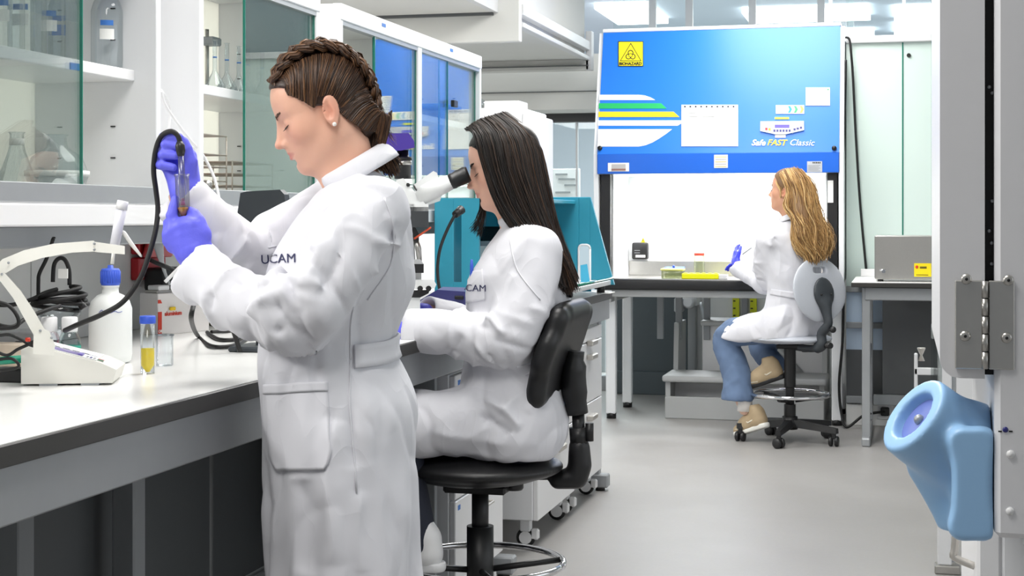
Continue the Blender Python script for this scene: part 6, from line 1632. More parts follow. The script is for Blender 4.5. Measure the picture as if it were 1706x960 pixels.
    pr_ = [(H(305, 250, .028), H(312, 322, .014), .0165, .0240), (H(300, 285, .024), H(310, 318, .012), .0200, .0230), (H(314, 262, .016), H(314, 318, .008), .0165, .0230), (H(282, 285, .016), H(306, 325, .012), .0120, .0230), (H(311, 318, .010), H(311, 336, .012), .0240, .0250)]
    tl = T - .085
    H2 = lambda u, v, d: P(u, v, tl + d)
    fl_ = [([H2(288, 383, .002), H2(286, 360, .006), H2(289, 346, .010), H2(292, 332, .014)], [.0122, .0106, .0096, .0084]),
           ([H2(280, 391, .006), H2(281, 372, .030), H2(297, 366, .044), H2(311, 373, .046)], [.0115, .0105, .0095, .0085]),
           ([H2(280, 402, .010), H2(282, 388, .038), H2(298, 382, .052), H2(313, 388, .050)], [.0112, .0102, .0094, .0084]),
           ([H2(286, 413, .012), H2(290, 402, .036), H2(304, 398, .048), H2(316, 402, .046)], [.0105, .0096, .0088, .0078]),
           ([H2(338, 392, .006), H2(331, 369, .012), H2(323, 357, .016), H2(316, 352, .018)], [.0160, .0130, .0110, .0092])]
    pl_ = [(H2(292, 385, .006), H2(322, 420, .01), .0165, .0260), (H2(288, 398, .010), H2(318, 424, .012), .0170, .0260), (H2(318, 378, .004), H2(326, 418, .008), .0200, .0260), (H2(305, 378, .004), H2(322, 418, .008), .0190, .0260), (H2(335, 388, .008), H2(330, 415, .01), .0170, .0240), (H2(322, 420, .01), H2(338, 436, .014), .0265, .0290)]
    for fi, pa in ((fr_, pr_), (fl_, pl_)):
        lo, hi = bounds(all_pts(fi, pa), .04); s = Sdf(lo, hi, .0023); hand_sdf(s, fi, pa); V, Q = s.mesh(2)
        N = normals(V, Q); V = V + N * (.0006 * waves(V, 3, 190))[:, None]
        g = mesh_obj('glove', V, Q, M_glove, who, sm=True, fix=False)
        s = Sdf(lo, hi, .004); hand_sdf(s, fi, pa, -.0025); V, Q = s.mesh(1); mesh_obj('hand', V, Q, M_skin, g, sm=True, col=np.tile(c3(222, 172, 148), (len(V), 1)), fix=False)
    # ---- hair: cap with cut hairline, side locks swept up, braid over the crown, tail at the nape
    cols = [c3(*q) for q in ((58, 38, 26), (74, 50, 33), (92, 62, 40), (46, 30, 21), (112, 78, 50), (66, 44, 30))]
    s = Sdf((-.13, -.1, -.12), (.1, .1, .14), .0035)
    s.ell((-.014, 0, .030), (.0965, .0765, .0855), .01); s.ell((.024, 0, .040), (.0555, .0615, .057), .03); s.ell((-.046, 0, -.040), (.054, .058, .058), .02)
    def cutf(g, X, Y, Z):
        e1 = (np.sqrt(((X - .088) / .076) ** 2 + ((Z + .032) / .108) ** 2) - 1) * .076
        e2 = (np.sqrt(((X - .022) / .076) ** 2 + ((Z + .092) / .097) ** 2) - 1) * .076
        return np.maximum(np.maximum(g, -e1), -e2)
    s.func(cutf); V, Q = s.mesh(2); V = V + normals(V, Q) * (.0012 * waves(V * np.array([1, 1, .4]), 8, 120))[:, None]
    capo = mesh_obj('hair', hd(V), Q, M_hair, who, sm=True, col=np.tile(c3(52, 34, 24), (len(V), 1)) * (.85 + .3 * np.random.default_rng(1).random((len(V), 1))), fix=False)
    def onhead(p, off=.004):      # push a local point onto the hair cap
        p = np.array(p, float); c0 = np.array([-.010, 0, .030]); d = (p - c0) / np.array([.0965, .0765, .0855]); n = np.linalg.norm(d)
        q = c0 + (p - c0) / n * 1.0
        return q + (p - c0) / np.linalg.norm(p - c0) * off
    path = [(.064, .026, .080), (.040, .032, .100), (.006, .034, .114), (-.034, .033, .116), (-.072, .028, .098), (-.099, .022, .066), (-.111, .014, .026), (-.110, .008, -.014), (-.098, .004, -.050), (-.086, .0, -.078)]
    data = ([], [], [])
    bp = np.array(catmull(path, 10))
    for side in (1, -1):
        gs = []
        for (f0, u0, kk) in [(.066, .066, .06), (.060, .050, .10), (.045, .040, .18), (.026, .020, .26), (.014, .002, .34), (.000, .020, .42), (-.022, .014, .52), (-.034, -.012, .62), (-.044, -.036, .74), (-.054, -.060, .86), (-.064, -.078, .97)]:
            e = bp[int(kk * (len(bp) - 1))] * np.array([1, 1, 1]) ; e = e + np.array([0, .012 * side, -.004])
            st = np.array([f0, .073 * side, u0]); pts = [onhead(st, .0015)]
            for q in (.3, .6, .85): pts.append(onhead(st * (1 - q) + e * q + np.array([-.006 * q, .018 * side * math.sin(q * 3.1), 0]), .0045))
            pts.append(onhead(e, .003)); gs.append([hd.p(*p) for p in pts])
        strands(data, gs, 620, .0011, .0016, 3 + side, 3, 10, cols, .8)
        gs = [[hd.p(a, b * side, c_), hd.p(a - .028, (b - .004) * side, c_ + .014), hd.p((a - .10) / 2 - .03, (b * .6 + .012) * side, c_ + .016), hd.p(-.104 + k_ * .012, .016 * side, c_ + .018 - k_ * .02)] for k_, (a, b, c_) in enumerate([(-.026, .060, -.018), (-.034, .0605, -.038), (-.046, .057, -.058), (-.060, .047, -.078), (-.078, .026, -.088), (-.09, .008, -.086)])]
        strands(data, gs, 420, .0011, .0014, 13 + side, 3, 9, cols, .8)
    # three-strand braid
    T_ = np.gradient(bp, axis=0); T_ /= np.linalg.norm(T_, axis=1)[:, None]
    Nn = bp - np.array([-.010, 0, .02]); Nn -= T_ * (Nn * T_).sum(1)[:, None]; Nn /= np.linalg.norm(Nn, axis=1)[:, None]; Bn = np.cross(T_, Nn)
    sl_ = np.concatenate([[0], np.cumsum(np.linalg.norm(np.diff(bp, axis=0), axis=1))])
    for kq in range(3):
        ph = 2 * math.pi * kq / 3 + sl_ * 2 * math.pi / .078; wdt = np.interp(sl_ / sl_[-1], [0, .15, .6, 1], [.010, .0165, .0185, .012])
        cen = bp + Bn * (wdt * np.sin(ph))[:, None] + Nn * (.0055 * np.sin(2 * ph) + .003)[:, None]
        rb_ = np.interp(sl_ / sl_[-1], [0, .15, .6, 1], [.007, .0105, .012, .008])
        rg = np.random.default_rng(40 + kq)
        for q in range(120):
            a = rg.uniform(0, 6.28); r0 = math.sqrt(rg.uniform(.1, 1)); pts = cen + (Bn * np.cos(a) * 1.0 + Nn * np.sin(a) * .8) * (r0 * rb_)[:, None]
            pts = hd(pts[::3]); strands(data, [pts, pts], 1, .0013, .0009, rg.integers(1e6), 3, 34, cols[1:] if r0 > .6 else cols, 1)
    # tail and stray wisps
    e = bp[-1]
    tail = [[hd.p(*e), P(617, 262, T), P(a, bb, T + dt), P(a2, b2, T + dt)] for a, bb, a2, b2, dt in [(604, 268, 606, 283, -.02), (618, 274, 622, 284, -.03), (632, 272, 644, 290, -.025), (642, 268, 655, 300, -.01), (648, 264, 664, 296, .01), (650, 260, 668, 285, .02), (646, 256, 664, 274, .025), (636, 262, 655, 285, .03)]]
    strands(data, tail, 800, .0012, .0045, 77, 3, 12, cols, .6)
    ws = [[hd.p(-.112, .012, .02), P(650, 205, T), P(657, 190, T)], [hd.p(-.112, .012, -.01), P(648, 228, T), P(668, 246, T - .02)], [hd.p(-.112, .012, .0), P(650, 215, T), P(662, 225, T)]]
    strands(data, ws, 40, .0006, .003, 5, 3, 10, cols[3:], .3)
    mesh_obj('braid', data[0], data[1], M_hair, capo, sm=True, col=np.array(data[2]), fix=False)
    eyes_and_brows(hd, who, (84, 58, 44))
    MB().ball(hd.p(-.008, .082, -.043), .0042, 12, 8).build('pearl_earring', mat('pearl', (240, 236, 230), .2, noise=(40, .02)), who)
    for q in ((.028, .0555, -.062), (.006, .058, -.072), (.042, .052, -.03)): MB().ball(hd.p(*q), (.0014, .0014, .0014), 8, 5).build('mole', mat('mole', (120, 76, 60), .6, noise=(30, .05)), who)
    # ---- what she holds
    t = thing('held_tube', 'clear conical centrifuge tube with orange liquid held in the lower glove', 'tube', tuple(P(305, 362, T - .07)))
    a0, a1 = P(303, 290, T - .074), P(305.5, 362, T - .072); d = (a1 - a0); Lh = np.linalg.norm(d); d /= Lh
    pt = lambda x: a0 + d * x * Lh
    M_tubew = glass_mat('frosted_tube', (225, 226, 232), .10, .25)
    MB().tube([pt(0), pt(.02), pt(.05), pt(.051), pt(.8), pt(.97), pt(1)], [.0143, .0150, .0150, .0136, .0130, .0055, .0025], 20, caps=False).build('wall', M_tubew, t)
    MB().tube([pt(.77), pt(.81), pt(.96), pt(.99)], [.0105, .0105, .0046, .002], 16).build('liquid', mat('orange_liquid', (238, 160, 10), .2, noise=(10, .03)), t)
    MB().tube([pt(.56), pt(.72)], [.0035, .0045], 10).build('pink_tip', mat('pink_tip', (206, 120, 180), .3, noise=(10, .03)), t)
    t = thing('probe', 'clear glass probe with black head held in the upper glove', 'probe', tuple(P(301, 243, T - .08)))
    MB().tube([P(299, 236, T - .070), P(300, 243, T - .070), P(301, 252, T - .070), P(301.5, 260, T - .071)], [.006, .0095, .009, .0065], 14).build('head', M_black, t)
    MB().tube([P(301.5, 259, T - .071), P(303, 300, T - .073), P(304, 335, T - .073)], [.0062, .0062, .005], 14).build('shaft', M_tubew, t)
    return who
woman_standing()

# ------------------------------------------------------------------ seated woman at the microscope
def lab_chair_black(cx, cy, seat_z):
    ch = thing('lab_chair', 'black swivel lab chair with tall backrest under the woman at the microscope', 'chair', (cx, cy, 0))
    T = 4.4
    s = Sdf((cx - .26, cy - .25, seat_z - .09), (cx + .26, cy + .25, seat_z + .03), .006)
    s.ell((cx, cy, seat_z - .03), (.235, .225, .042), .01); s.ell((cx - .02, cy, seat_z - .052), (.18, .17, .03), .02)
    V, Q = s.mesh(1); mesh_obj('seat', V, Q, M_black, ch, sm=True, fix=False)
    s = Sdf((cx + .1, cy - .24, .60), (cx + .36, cy + .24, 1.02), .006)
    pts = [P(905, 690, T), P(898, 655, T), P(908, 600, T), P(925, 550, T), P(936, 515, T)]
    for i, q in enumerate(catmull(pts, 5)):
        w = [.10, .17, .19, .17, .11][min(4, i // 5)]
        s.cap(q + np.array([.03, -w, 0]), q + np.array([.03, w, 0]), .024, .024, .02)
    V, Q = s.mesh(2); mesh_obj('backrest', V, Q, M_black, ch, sm=True, fix=False)
    sh = []
    for q, r in (([P(958, 585, T), P(955, 630, T), P(962, 690, T)], .028),):
        MB().tube(catmull(q, 5), [.030] * 3 + [.040] * 5 + [.034] * 3, 14, flat=.9).build('back_shell', M_black, ch)
    MB().tube([P(963, 685, T), P(965, 745, T)], .018, 12).build('back_post', M_black, ch)
    MB().tube([P(963, 712, T), P(965, 742, T)], .026, 12).build('post_sleeve', M_black, ch)
    MB().cyl(P(982, 735, T - .01), P(982, 705, T - .01), .012, 12).build('height_knob', M_black, ch)
    s = Sdf(P(960, 780, T) - .16, P(960, 780, T) + .16, .006)
    s.chain([P(965, 745, T), P(966, 775, T), P(960, 795, T), P(930, 800, T), P(915, 792, T)], [.030, .034, .034, .026, .014], .01)
    V, Q = s.mesh(2); mesh_obj('tilt_arm', V, Q, M_black, ch, sm=True, fix=False)
    MB().tube([P(925, 793, T), P(820, 793, T)], .012, 10).build('arm_bar', M_black, ch)
    MB().box(cx - .09, cx + .09, cy - .07, cy + .07, seat_z - .10, seat_z - .075, .006).build('seat_plate', M_black, ch)
    kb = P(856, 808, T - .02); MB().cyl(kb + [0, 0, .03], kb + [0, 0, .0], .010, 12).build('knob_stem', M_black, ch)
    MB().lathe([(.0, -.014), (.024, -.014), (.028, -.008), (.028, .006), (.024, .01), (0, .01)], kb, 16).build('tension_knob', M_black, ch)
    MB().cyl((cx, cy, .30), (cx, cy, seat_z - .09), .024, 18).build('piston', M_black, ch)
    MB().cyl((cx, cy, .10), (cx, cy, seat_z - .20), .038, 20).build('gas_column', M_black, ch)
    rz = .262; ring = [(cx + .235 * math.cos(a), cy + .235 * math.sin(a), rz) for a in np.linspace(0, 2 * math.pi, 49)]
    r = MB().tube(ring, .010, 10).build('foot_ring', M_chrome, ch)
    for k in range(4):
        a = k * math.pi / 2 + .4; MB().tube([(cx + .03 * math.cos(a), cy + .03 * math.sin(a), rz - .02), (cx + .23 * math.cos(a), cy + .23 * math.sin(a), rz)], .009, 8).build('ring_spoke', M_black, r)
    chair_base(ch, cx, cy, .30, .3)
    return ch
def chair_base(ch, cx, cy, R, a0):
    MB().cyl((cx, cy, .07), (cx, cy, .14), .042, 18).build('base_hub', M_black, ch)
    for k in range(5):
        a = a0 + k * 2 * math.pi / 5; ex, ey = cx + R * math.cos(a), cy + R * math.sin(a)
        V = []; n = np.array([-math.sin(a), math.cos(a), 0])
        for (q, w, z0, z1) in ((.03, .028, .085, .125), (R * .6, .022, .078, .112), (R + .02, .017, .070, .098)):
            c = np.array([cx + q * math.cos(a), cy + q * math.sin(a), 0])
            V += [c + n * w + [0, 0, z0], c - n * w + [0, 0, z0], c - n * w * .7 + [0, 0, z1], c + n * w * .7 + [0, 0, z1]]
        Fc = [(0, 1, 2, 3), (11, 10, 9, 8)] + [(i * 4 + j, i * 4 + 4 + j, i * 4 + 4 + (j + 1) % 4, i * 4 + (j + 1) % 4) for i in range(2) for j in range(4)]
        sp = mesh_obj('base_arm', V, Fc, M_black, ch)
        cr = a + 1.1 + k * .8
        for sg in (-1, 1):
            o = np.array([-math.sin(cr), math.cos(cr), 0]) * .016 * sg
            R3 = Matrix.Rotation(cr, 3, 'Z')
            MB().lathe([(0, -.011), (.022, -.011), (.028, -.006), (.028, .006), (.022, .011), (0, .011)], (ex + o[0], ey + o[1], .028), 16, 'y', M=R3).build('caster_wheel', M_black, sp)
        MB().box(ex - .012, ex + .012, ey - .012, ey + .012, .04, .08, .004).build('caster_stem', M_black, sp)

def woman_at_microscope():
    T = 4.4; ctr = P(800, 500, T); cx, cy = float(ctr[0]), float(ctr[1]); seat = .565
    lab_chair_black(cx, cy, seat)
    hipc = P(868, 700, T); X0, Y0 = hipc[0], hipc[1]
    who = thing('person', 'seated woman in white lab coat with long dark hair looking into the microscope', 'person', (X0, Y0, seat))
    rv = ray(850, 362); ax = np.array([rv[1], -rv[0], 0]); ax /= np.linalg.norm(ax)
    yaw = math.pi + math.radians(15)
    hd = Frame(P(838, 273, T), yaw, math.radians(17), 0, 1.03); c = lambda u, v, d=0.0: P(u, v, T + d)
    nb = c(872, 378)
    V, Q = head_sdf(.003, neck=hd.inv(nb)).mesh(2); Cc = head_color(V, (226, 178, 156), (186, 92, 92)); Vh = hd(V)
    SL, EL, WL = c(888, 432, -.14), c(842, 572, -.19), c(684, 548, -.10)
    SR, ER, WR = c(868, 432, .16), c(805, 560, .20), c(702, 520, .06)
    s = Sdf((X0 - .75, Y0 - .38, .10), (X0 + .22, Y0 + .40, 1.36), .011)
    s.loft([(c(876, 385), .05, .055), (c(874, 410), .06, .11), (c(872, 450), .085, .135), (c(868, 560), .085, .125), (c(860, 650), .10, .14), (c(862, 735), .10, .15)], ax, .03)
    limb(s, [nb + [0, 0, .01], c(872, 400), c(872, 450)], [.045, .055, .07]); limb(s, [SL, c(875, 500, -.165), EL, c(770, 560, -.15), WL], [.045, .042, .038, .034, .026]); limb(s, [SR, c(835, 500, .19), ER, c(750, 535, .13), WR], [.045, .042, .038, .034, .026])
    kn = [c(672, 712, -.10), c(668, 705, .10)]; an = [c(695, 905, -.12), c(640, 900, .08)]
    for i, d in enumerate((-.09, .09)): limb(s, [c(858, 720, d), kn[i], an[i]], [.085, .055, .04])
    V2, Q2 = s.mesh(1)
    mesh_obj('body', np.concatenate([Vh, V2]), np.concatenate([Q, Q2 + len(Vh)]), M_skin, who, sm=True, col=np.concatenate([Cc, np.tile(c3(226, 178, 156), (len(V2), 1))]), fix=False)
    s = Sdf((X0 - .75, Y0 - .30, .12), (X0 + .2, Y0 + .30, .80), .010)
    for i, d in enumerate((-.09, .09)): limb(s, [c(858, 722, d), kn[i], an[i]], [.092, .072, .056])
    V, Q = s.mesh(1); mesh_obj('trousers', V, Q, M_navyden, who, sm=True, fix=False)
    for a in an:
        h = a + np.array([.06, 0, -.075]); shoe(who, h, h + np.array([-.235, -.02, 0]), (0, 0, 1), (0, 1, 0), M_white, M_white, w=.04)
    # ---- coat
    s = Sdf((X0 - .52, Y0 - .38, seat - .03), (X0 + .22, Y0 + .40, 1.24), .006)
    rows = [(354, 850, 890, .055), (368, 840, 904, .10), (385, 830, 916, .145), (418, 806, 932, .172), (480, 777, 946, .176), (540, 776, 944, .166), (590, 774, 934, .160), (630, 770, 932, .168), (680, 768, 942, .185), (730, 775, 944, .192), (757, 780, 930, .185)]
    k = T / FPX
    s.loft([(c((a + b) / 2, v), (b - a) / 2 * k, hy) for v, a, b, hy in rows], ax, .03)
    AL = [c(893, 420, -.12), c(875, 500, -.165), c(842, 568, -.19), c(770, 560, -.15), c(672, 549, -.10)]
    AR = [c(868, 432, .15), c(835, 500, .19), c(805, 556, .20), c(750, 535, .13), c(706, 520, .06)]
    limb(s, AL, [.070, .069, .066, .060, .055], .035); limb(s, AR, [.068, .066, .062, .056, .050], .03)
    for d in (-.095, .095): limb(s, [c(858, 705, d), c(770, 702, d * 1.1), c(690, 712, d * 1.15)], [.100, .095, .086], .05)
    s.cap(c(690, 705, -.1), c(690, 705, .1), .082, .082, .04)
    cuff(s, c(680, 549, -.10), AL[-1] - AL[-2], .085, .046); cuff(s, c(709, 521, .06), AR[-1] - AR[-2], .07, .042)
    s.half((0, 0, seat + .002), (0, 0, -1), k=.02)
    s.cap(c(868, 372), c(850, 322), .05, .062, .012, 'sub')
    V, Q = s.mesh(2)
    V = cloth(V, Q, 51, .0095, (1, 1, .55), 18, .0004)
    V = tube_folds(V, Q, AL, 24, .015, .008, 14, .066, .1, .95)
    F_ = lambda *q: [c(u, v, d) for u, v, d in q]
    V = folds(V, Q, [(F_((905, 640, -.17), (860, 660, -.19), (835, 690, -.2)), .013, .018), (F_((930, 600, -.12), (900, 620, -.17), (870, 640, -.19)), .012, -.016), (F_((800, 660, -.18), (845, 690, -.2), (865, 715, -.2)), .011, .016),
                     (F_((800, 690, -.19), (840, 715, -.2), (850, 722, -.2)), .010, -.018), (F_((900, 560, -.16), (905, 600, -.17), (880, 690, -.19)), .012, .015), (F_((860, 455, -.2), (825, 500, -.22), (808, 545, -.22)), .012, .012),
                     (F_((895, 460, -.19), (880, 520, -.22), (855, 560, -.24)), .012, -.012), (F_((720, 720, -.2), (800, 735, -.2), (900, 740, -.18)), .02, .012), (F_((800, 560, -.2), (810, 580, -.22), (835, 600, -.22)), .010, .014), (F_((735, 755, -.2), (785, 728, -.2), (840, 697, -.2)), .006, .006)])
    V = relax(V, Q, .25)
    coat = mesh_obj('lab_coat', V, Q, M_coat, who, sm=True, fix=False); b = bvh_of(V, Q)
    patch('chest_pocket', b, [(778, 455), (806, 449), (810, 500), (778, 505)], M_coat, coat, 10, 12, .004, .006)
    text_on('lettering', b, 'UCAM', .026, 790, 481, math.radians(0), MATS['navy_print'], coat, T - .1)
    a = shoot(b, 789, 452, .006); a = a if a is not None else c(789, 452, -.1)
    pen = MB().tube([a + [0, 0, -.05], a + [0, 0, .012], a + [0, 0, .030]], [.005, .005, .003], 10).build('pen', M_bluecap, who)
    seam('seam', b, [(850, 400), (862, 450), (900, 500)], .002, M_coat, coat); seam('seam', b, [(860, 612), (895, 604), (930, 596)], .003, M_coat, coat); seam('seam', b, [(875, 625), (905, 612), (935, 606)], .002, M_coat, coat)
    collar('collar', Frame(c(862, 352), yaw, math.radians(32), 0, 1), .053, .080, .042, 25, 335, M_coat, coat, 44, .005)
    # ---- gloved hands on the stage controls
    for w, d, bk, sd in ((WL + [.01, 0, 0], (-1, .12, -.25), (0, -.6, .8), (0, .8, .5)), (WR + [.01, 0, 0], (-1, -.1, -.15), (0, .5, .85), (0, -1, .3))):
        fi, pa = hand_joints(w, d, bk, sd, (.45, .6, .45), .7, .98); lo, hi = bounds(all_pts(fi, pa), .035)
        s = Sdf(lo, hi, .0032); hand_sdf(s, fi, pa); V, Q = s.mesh(2); g = mesh_obj('glove', V, Q, M_glove, who, sm=True, fix=False)
        s = Sdf(lo, hi, .0045); hand_sdf(s, fi, pa, -.0025); V, Q = s.mesh(1); mesh_obj('hand', V, Q, M_skin, g, sm=True, col=np.tile(c3(226, 178, 156), (len(V), 1)), fix=False)
    # ---- long straight dark hair
    cols = [c3(*q) for q in ((26, 20, 18), (32, 25, 22), (22, 17, 16), (40, 30, 25), (52, 38, 29))]; ends = [c3(*q) for q in ((64, 42, 28), (50, 34, 25), (80, 54, 34), (38, 28, 23))]
    s = Sdf((-.15, -.105, -.12), (.11, .105, .15), .004)
    s.ell((-.016, 0, .030), (.0965, .0765, .0855), .01); s.ell((.022, 0, .042), (.055, .062, .057), .03); s.ell((-.042, 0, -.03), (.060, .070, .075), .03)
    def cutf(g, X, Y, Z):
        e1 = (np.sqrt(((X - .098) / .080) ** 2 + ((Z + .040) / .116) ** 2) - 1) * .08
        return np.maximum(g, -e1)
    s.func(cutf); V, Q = s.mesh(2); capo = mesh_obj('hair', hd(V), Q, M_hair, who, sm=True, col=np.tile(c3(24, 19, 18), (len(V), 1)), fix=False)
    # soft mass of hair down the back
    s = Sdf(c(860, 500, 0) - [.12, .16, .02], c(900, 250, 0) + [.16, .16, .02], .006)
    for d in (-.07, -.03, .015): limb(s, [c(860, 300, d), c(885, 345, d * 1.1), c(915, 410, d), c(938, 460, d * .8), c(950, 492, d * .6)], [.022, .026, .020, .014, .007], .03)
    V, Q = s.mesh(1); mesh_obj('hair_mass', V, Q, M_hair, capo, sm=True, col=np.tile(c3(30, 23, 20), (len(V), 1)), fix=False)
    data = ([], [], [])
    near = [[(776, 216, -.045), (790, 222, -.085), (806, 275, -.098), (826, 335, -.095), (850, 372, -.10), (875, 392, -.12)],
            [(790, 206, -.05), (806, 225, -.092), (824, 290, -.102), (846, 345, -.105), (878, 392, -.125), (905, 440, -.15), (915, 472, -.15)],
            [(800, 200, -.045), (825, 225, -.090), (842, 290, -.105), (866, 350, -.11), (900, 410, -.13), (915, 470, -.14)],
            [(815, 196, -.040), (845, 225, -.085), (862, 290, -.105), (888, 355, -.11), (920, 430, -.12), (940, 500, -.12)],
            [(828, 192, -.030), (866, 226, -.080), (884, 300, -.098), (905, 365, -.10), (935, 440, -.10), (950, 502, -.09)],
            [(836, 191, -.020), (882, 232, -.060), (900, 306, -.078), (918, 375, -.075), (945, 445, -.07), (958, 498, -.06)],
            [(840, 190, .0), (892, 236, -.025), (911, 312, -.038), (926, 380, -.035), (950, 445, -.03), (964, 490, -.03)],
            [(840, 190, .02), (892, 238, .03), (911, 312, .03), (926, 380, .03), (950, 445, .02), (964, 488, .0)]]
    gs = [[c(*q) for q in g] for g in near]
    strands(data, gs, 2300, .0018, .0045, 8, 3, 16, cols, .7)
    strands(data, gs[2:], 500, .0012, .006, 9, 3, 16, cols + ends, .5)
    lowg = [[c(u + a, v + bb, d) for u, v, d in ((905, 400, -.125), (930, 445, -.11), (952, 498, -.09))] for a, bb in ((-28, 0), (-10, 0), (4, -2), (14, -8))]
    strands(data, lowg, 420, .0012, .006, 10, 3, 10, ends, .4)
    far = [[c(*q) for q in g] for g in ([(800, 330, .09), (800, 350, .09), (792, 372, .085), (778, 386, .08)], [(812, 340, .09), (808, 360, .09), (803, 385, .085), (800, 405, .08)])]
    strands(data, far, 90, .0012, .004, 12, 3, 10, cols, .3)
    front = [[hd.p(.058, .02, .084), hd.p(.066, .03, .07), hd.p(.05, .06, .05), hd.p(.02, .078, .03)], [hd.p(.05, .0, .094), hd.p(.060, .02, .082), hd.p(.03, .055, .075), hd.p(-.0, .08, .05)], [hd.p(.058, -.02, .084), hd.p(.066, -.03, .07), hd.p(.05, -.06, .05), hd.p(.02, -.078, .03)]]
    strands(data, front[:2], 160, .0012, .003, 14, 3, 8, cols, .7); strands(data, front[1:], 160, .0012, .003, 15, 3, 8, cols, .7)
    mesh_obj('hair_strands', data[0], data[1], M_hair, capo, sm=True, col=np.array(data[2]), fix=False)
    eyes_and_brows(hd, who, (44, 32, 28), .0017)
    return who
woman_at_microscope()

# ------------------------------------------------------------------ seated blonde woman at the safety cabinet
def lab_chair_grey(cx, cy, fw):
    ch = thing('lab_chair', 'grey moulded lab stool with oval backrest in front of the safety cabinet', 'chair', (cx, cy, 0))
    M_pu = mat('light_grey_pu', (190, 194, 202), .45, noise=(8, .015)); f = np.array([fw[0], fw[1], 0.0]); f /= np.linalg.norm(f); r = np.array([-f[1], f[0], 0]); C = np.array([cx, cy, 0]); up = np.array([0, 0, 1.0])
    sz = .600
    s = Sdf((cx - .26, cy - .26, sz - .07), (cx + .26, cy + .26, sz + .03), .006)
    R = np.stack([f, r, up]); s.ell((cx, cy, sz - .028), (.235, .225, .030), .01, R=R); s.ell(C + f * .08 + up * (sz - .03), (.13, .2, .028), .03, R=R); s.ell(C - f * .02 + up * (sz + .028), (.14, .15, .025), .02, 'sub', R=R)
    V, Q = s.mesh(1); mesh_obj('seat', V, Q, M_pu, ch, sm=True, fix=False)
    bc = C - f * .235 + up * .845; n = -f * .98 + up * .14; n /= np.linalg.norm(n); u2 = np.cross(r, n); u2 = u2 if u2[2] > 0 else -u2
    s = Sdf(bc - .22, bc + .22, .006); RR = np.stack([n, r, u2])
    s.ell(bc, (.024, .190, .176), .01, R=RR); s.ell(bc - n * .04, (.03, .15, .15), .01, 'sub', R=RR)
    h = bc + u2 * .105; s.chain([h - r * .03 - n * .05, h - r * .03 + n * .05], .017, .004, 'sub'); s.chain([h + r * .03 - n * .05, h + r * .03 + n * .05], .017, .004, 'sub'); s.chain([h - n * .05, h + n * .05], .017, .004, 'sub'); s.chain([h - r * .015 - n * .05, h - r * .015 + n * .05], .017, .004, 'sub'); s.chain([h + r * .015 - n * .05, h + r * .015 + n * .05], .017, .004, 'sub')
    V, Q = s.mesh(1); back = mesh_obj('backrest', V, Q, M_pu, ch, sm=True, fix=False)
    s = Sdf(bc - [.2, .2, .34], bc + [.2, .2, .12], .006); m0 = bc + n * .03 - u2 * .02
    s.ell(m0, (.018, .072, .085), .01, R=RR); s.chain([m0 - u2 * .06, m0 - u2 * .14 + n * .01], [.030, .024], .03)
    V, Q = s.mesh(1); mt = mesh_obj('back_mount', V, Q, M_slate, ch, sm=True, fix=False)
    for k in (-1, 1): MB().ball(m0 + n * .018 + r * .035 * k - u2 * .01, .006, 10, 6).build('screw_cap', M_black, mt)
    m1 = m0 - u2 * .12 + n * .01; m2 = C - f * .25 + up * (sz - .05)
    MB().tube(catmull([m1, m1 - u2 * .05, m2 + up * .06, m2, C - f * .18 + up * (sz - .075), C - f * .05 + up * (sz - .075)], 5), [.022] * 6 + [.026] * 8 + [.030] * 5 + [.02] * 7, 12).build('back_bracket', M_slate, ch)
    MB().cyl(m2 + r * -.01 - f * .0, m2 - f * .07, .016, 12).build('lever_knob', M_black, ch); MB().ball(m1 - u2 * .08 + n * .03, .018, 12, 8).build('height_knob', M_black, ch)
    MB().box(-.07, .07, -.07, .07, sz - .085, sz - .06, .006).build('seat_plate', M_black, ch, True)
    kb = C + r * -.02 - f * .10 + up * (sz - .10); MB().cyl(kb, kb + up * .03, .018, 12).build('tension_knob', M_black, ch)
    MB().cyl((cx, cy, .12), (cx, cy, sz - .08), .024, 18).build('piston', M_black, ch)
    prof = []
    for k in range(26): z = .30 + k * .009; prof += [(.030, z), (.034, z + .004)]
    MB().lathe(prof, (cx, cy, 0), 18).build('bellows', M_black, ch); prof = []
    for k in range(9): z = .13 + k * .009; prof += [(.030, z), (.034, z + .004)]
    MB().lathe(prof, (cx, cy, 0), 18).build('lower_bellows', M_black, ch)
    rz = .262; rg = MB().tube([(cx + .21 * math.cos(a), cy + .21 * math.sin(a), rz) for a in np.linspace(0, 2 * math.pi, 49)], .011, 10).build('foot_ring', M_chrome, ch)
    for k in range(3):
        a = k * 2.094 + .3; MB().tube([(cx + .03 * math.cos(a), cy + .03 * math.sin(a), rz - .035), (cx + .2 * math.cos(a), cy + .2 * math.sin(a), rz - .012)], .012, 8).build('ring_spoke', M_black, rg)
    chair_base(ch, cx, cy, .27, -1.72)
    return ch
